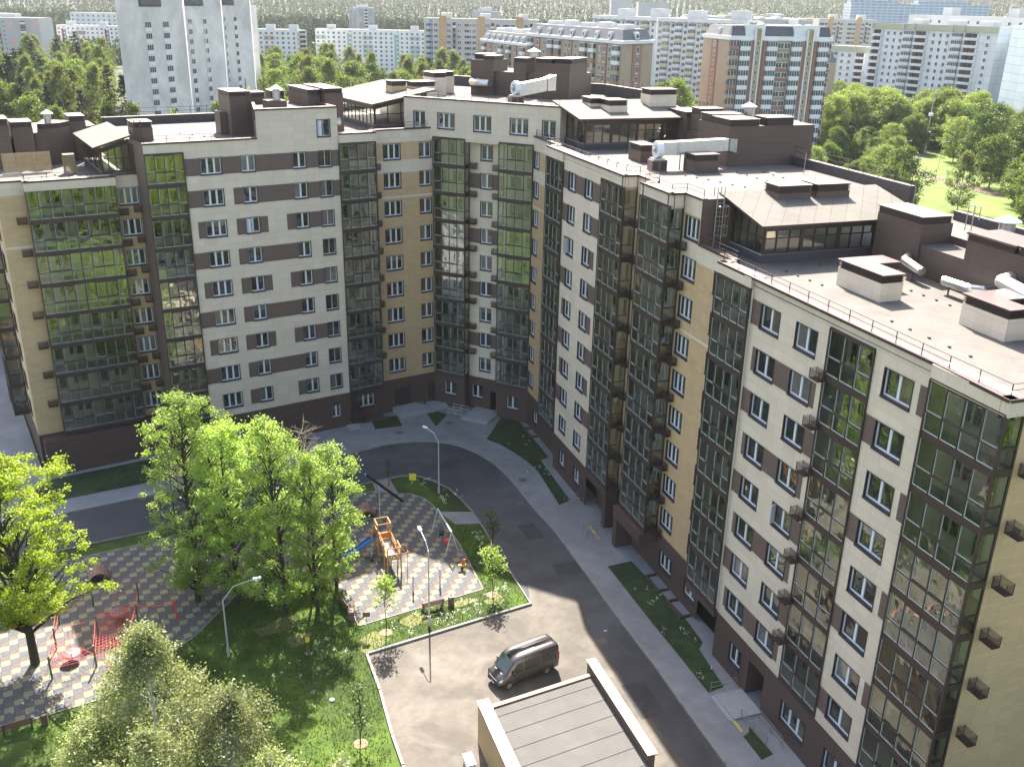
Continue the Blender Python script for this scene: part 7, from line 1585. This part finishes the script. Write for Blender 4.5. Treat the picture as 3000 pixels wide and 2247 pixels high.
LOTN = ['far white parked car at the left of the distant row', 'far grey parked car in the distant row', 'far black parked car in the distant row', 'far silver parked car, second from the right of the distant row', 'far white parked car at the right of the distant row']
for i in range(5): x, y = px(1150+i*32, 205, 600); car(LOTN[i], x, y, 1.4, (CW, CS, CK, CS, CW)[i])
sheet('road', [px(1120, 200, 590), px(1330, 200, 590), px(1330, 200, 612), px(1120, 200, 612)], .03, ASPH)
sheet('parking_lot', [(112, 322), (134, 318), (138, 336), (114, 342)], .03, ASPH)
# park fence posts
for i in range(12):
    x, y = 121+(141-121)*i/11, 291+(256-291)*i/11; mb = MB(); mb.box(-.06, -.06, 0, .06, .06, 1.3, WOODB); tag(mb.build('fence_post', None, T(x+1.5, y+1, .02)), 'thin brown fence post along the park path', 'fence post', 'thin fence posts along the park path')

# trellis screens on the far-left roof
LAT = mat('trellis_wood', (.30, .23, .13), .8, 0, .12)
def trellis(label, t0, n0, w, h, d=0, name='trellis_screen', k=3):
    M = LF.M(t0, n0, RL); mb = MB()
    faces = [(Vector((0, 0, 0)), Vector((w, 0, 0)))]
    if d: faces += [(Vector((w, 0, 0)), Vector((w, d, 0))), (Vector((0, d, 0)), Vector((0, 0, 0))), (Vector((w, d, 0)), Vector((0, d, 0)))]
    for a, b in faces:
        L = (b-a).length; u = (b-a)/L
        for q in range(k+1 if not d else 2): c = a+u*(L*q/(k if not d else 1)); mb.box(c.x-.03, c.y-.03, 0, c.x+.03, c.y+.03, h+.05, LAT)
        mb.tube(a+Vector((0, 0, h)), b+Vector((0, 0, h)), .03, LAT, 4); mb.tube(a+Vector((0, 0, .15)), b+Vector((0, 0, .15)), .03, LAT, 4)
        s = -h
        while s < L:
            for sg in (1, -1):
                x0, x1 = max(0, s), min(L, s+h)
                if x1-x0 > .05:
                    z0, z1 = x0-s, x1-s
                    if sg < 0: z0, z1 = h-z0, h-z1
                    p = a+u*x0+Vector((0, 0, .15+z0*(h-.15)/h)); q = a+u*x1+Vector((0, 0, .15+z1*(h-.15)/h)); mb.tube(p, q, .024, LAT, 4)
            s += .17
    if d: mb.box(.05, .05, h-.05, w-.05, d-.05, h, mat('screen_lid', (.30, .27, .25), .8, 0, .1))
    tag(mb.build(name, None, M), label, 'trellis')
trellis('long wooden trellis screen standing on the far left roof', 7.4, 105, 4.2, 1.9); trellis('tall narrow trellis box standing on the far left roof', 12.5, 102.6, 1.0, 1.85, .9, 'trellis_box')

HAZE = .00006
# ================================================================== air
hz = bpy.data.meshes.new('haze'); mb = MB(); mb.box(-3050, -300, -14, 3050, 4260, 150, WHITE); me = mb.mesh('haze'); me.materials.clear()
m, nt, out = nt_new('haze_air'); v = nt.nodes.new('ShaderNodeVolumePrincipled'); v.inputs['Color'].default_value = (.90, .93, .97, 1); v.inputs['Density'].default_value = HAZE; v.inputs['Anisotropy'].default_value = 0
nt.links.new(v.outputs[0], out.inputs['Volume']); me.materials.append(m); tag(place('haze', me), 'thin pale air haze over the town', 'haze', kind='stuff')
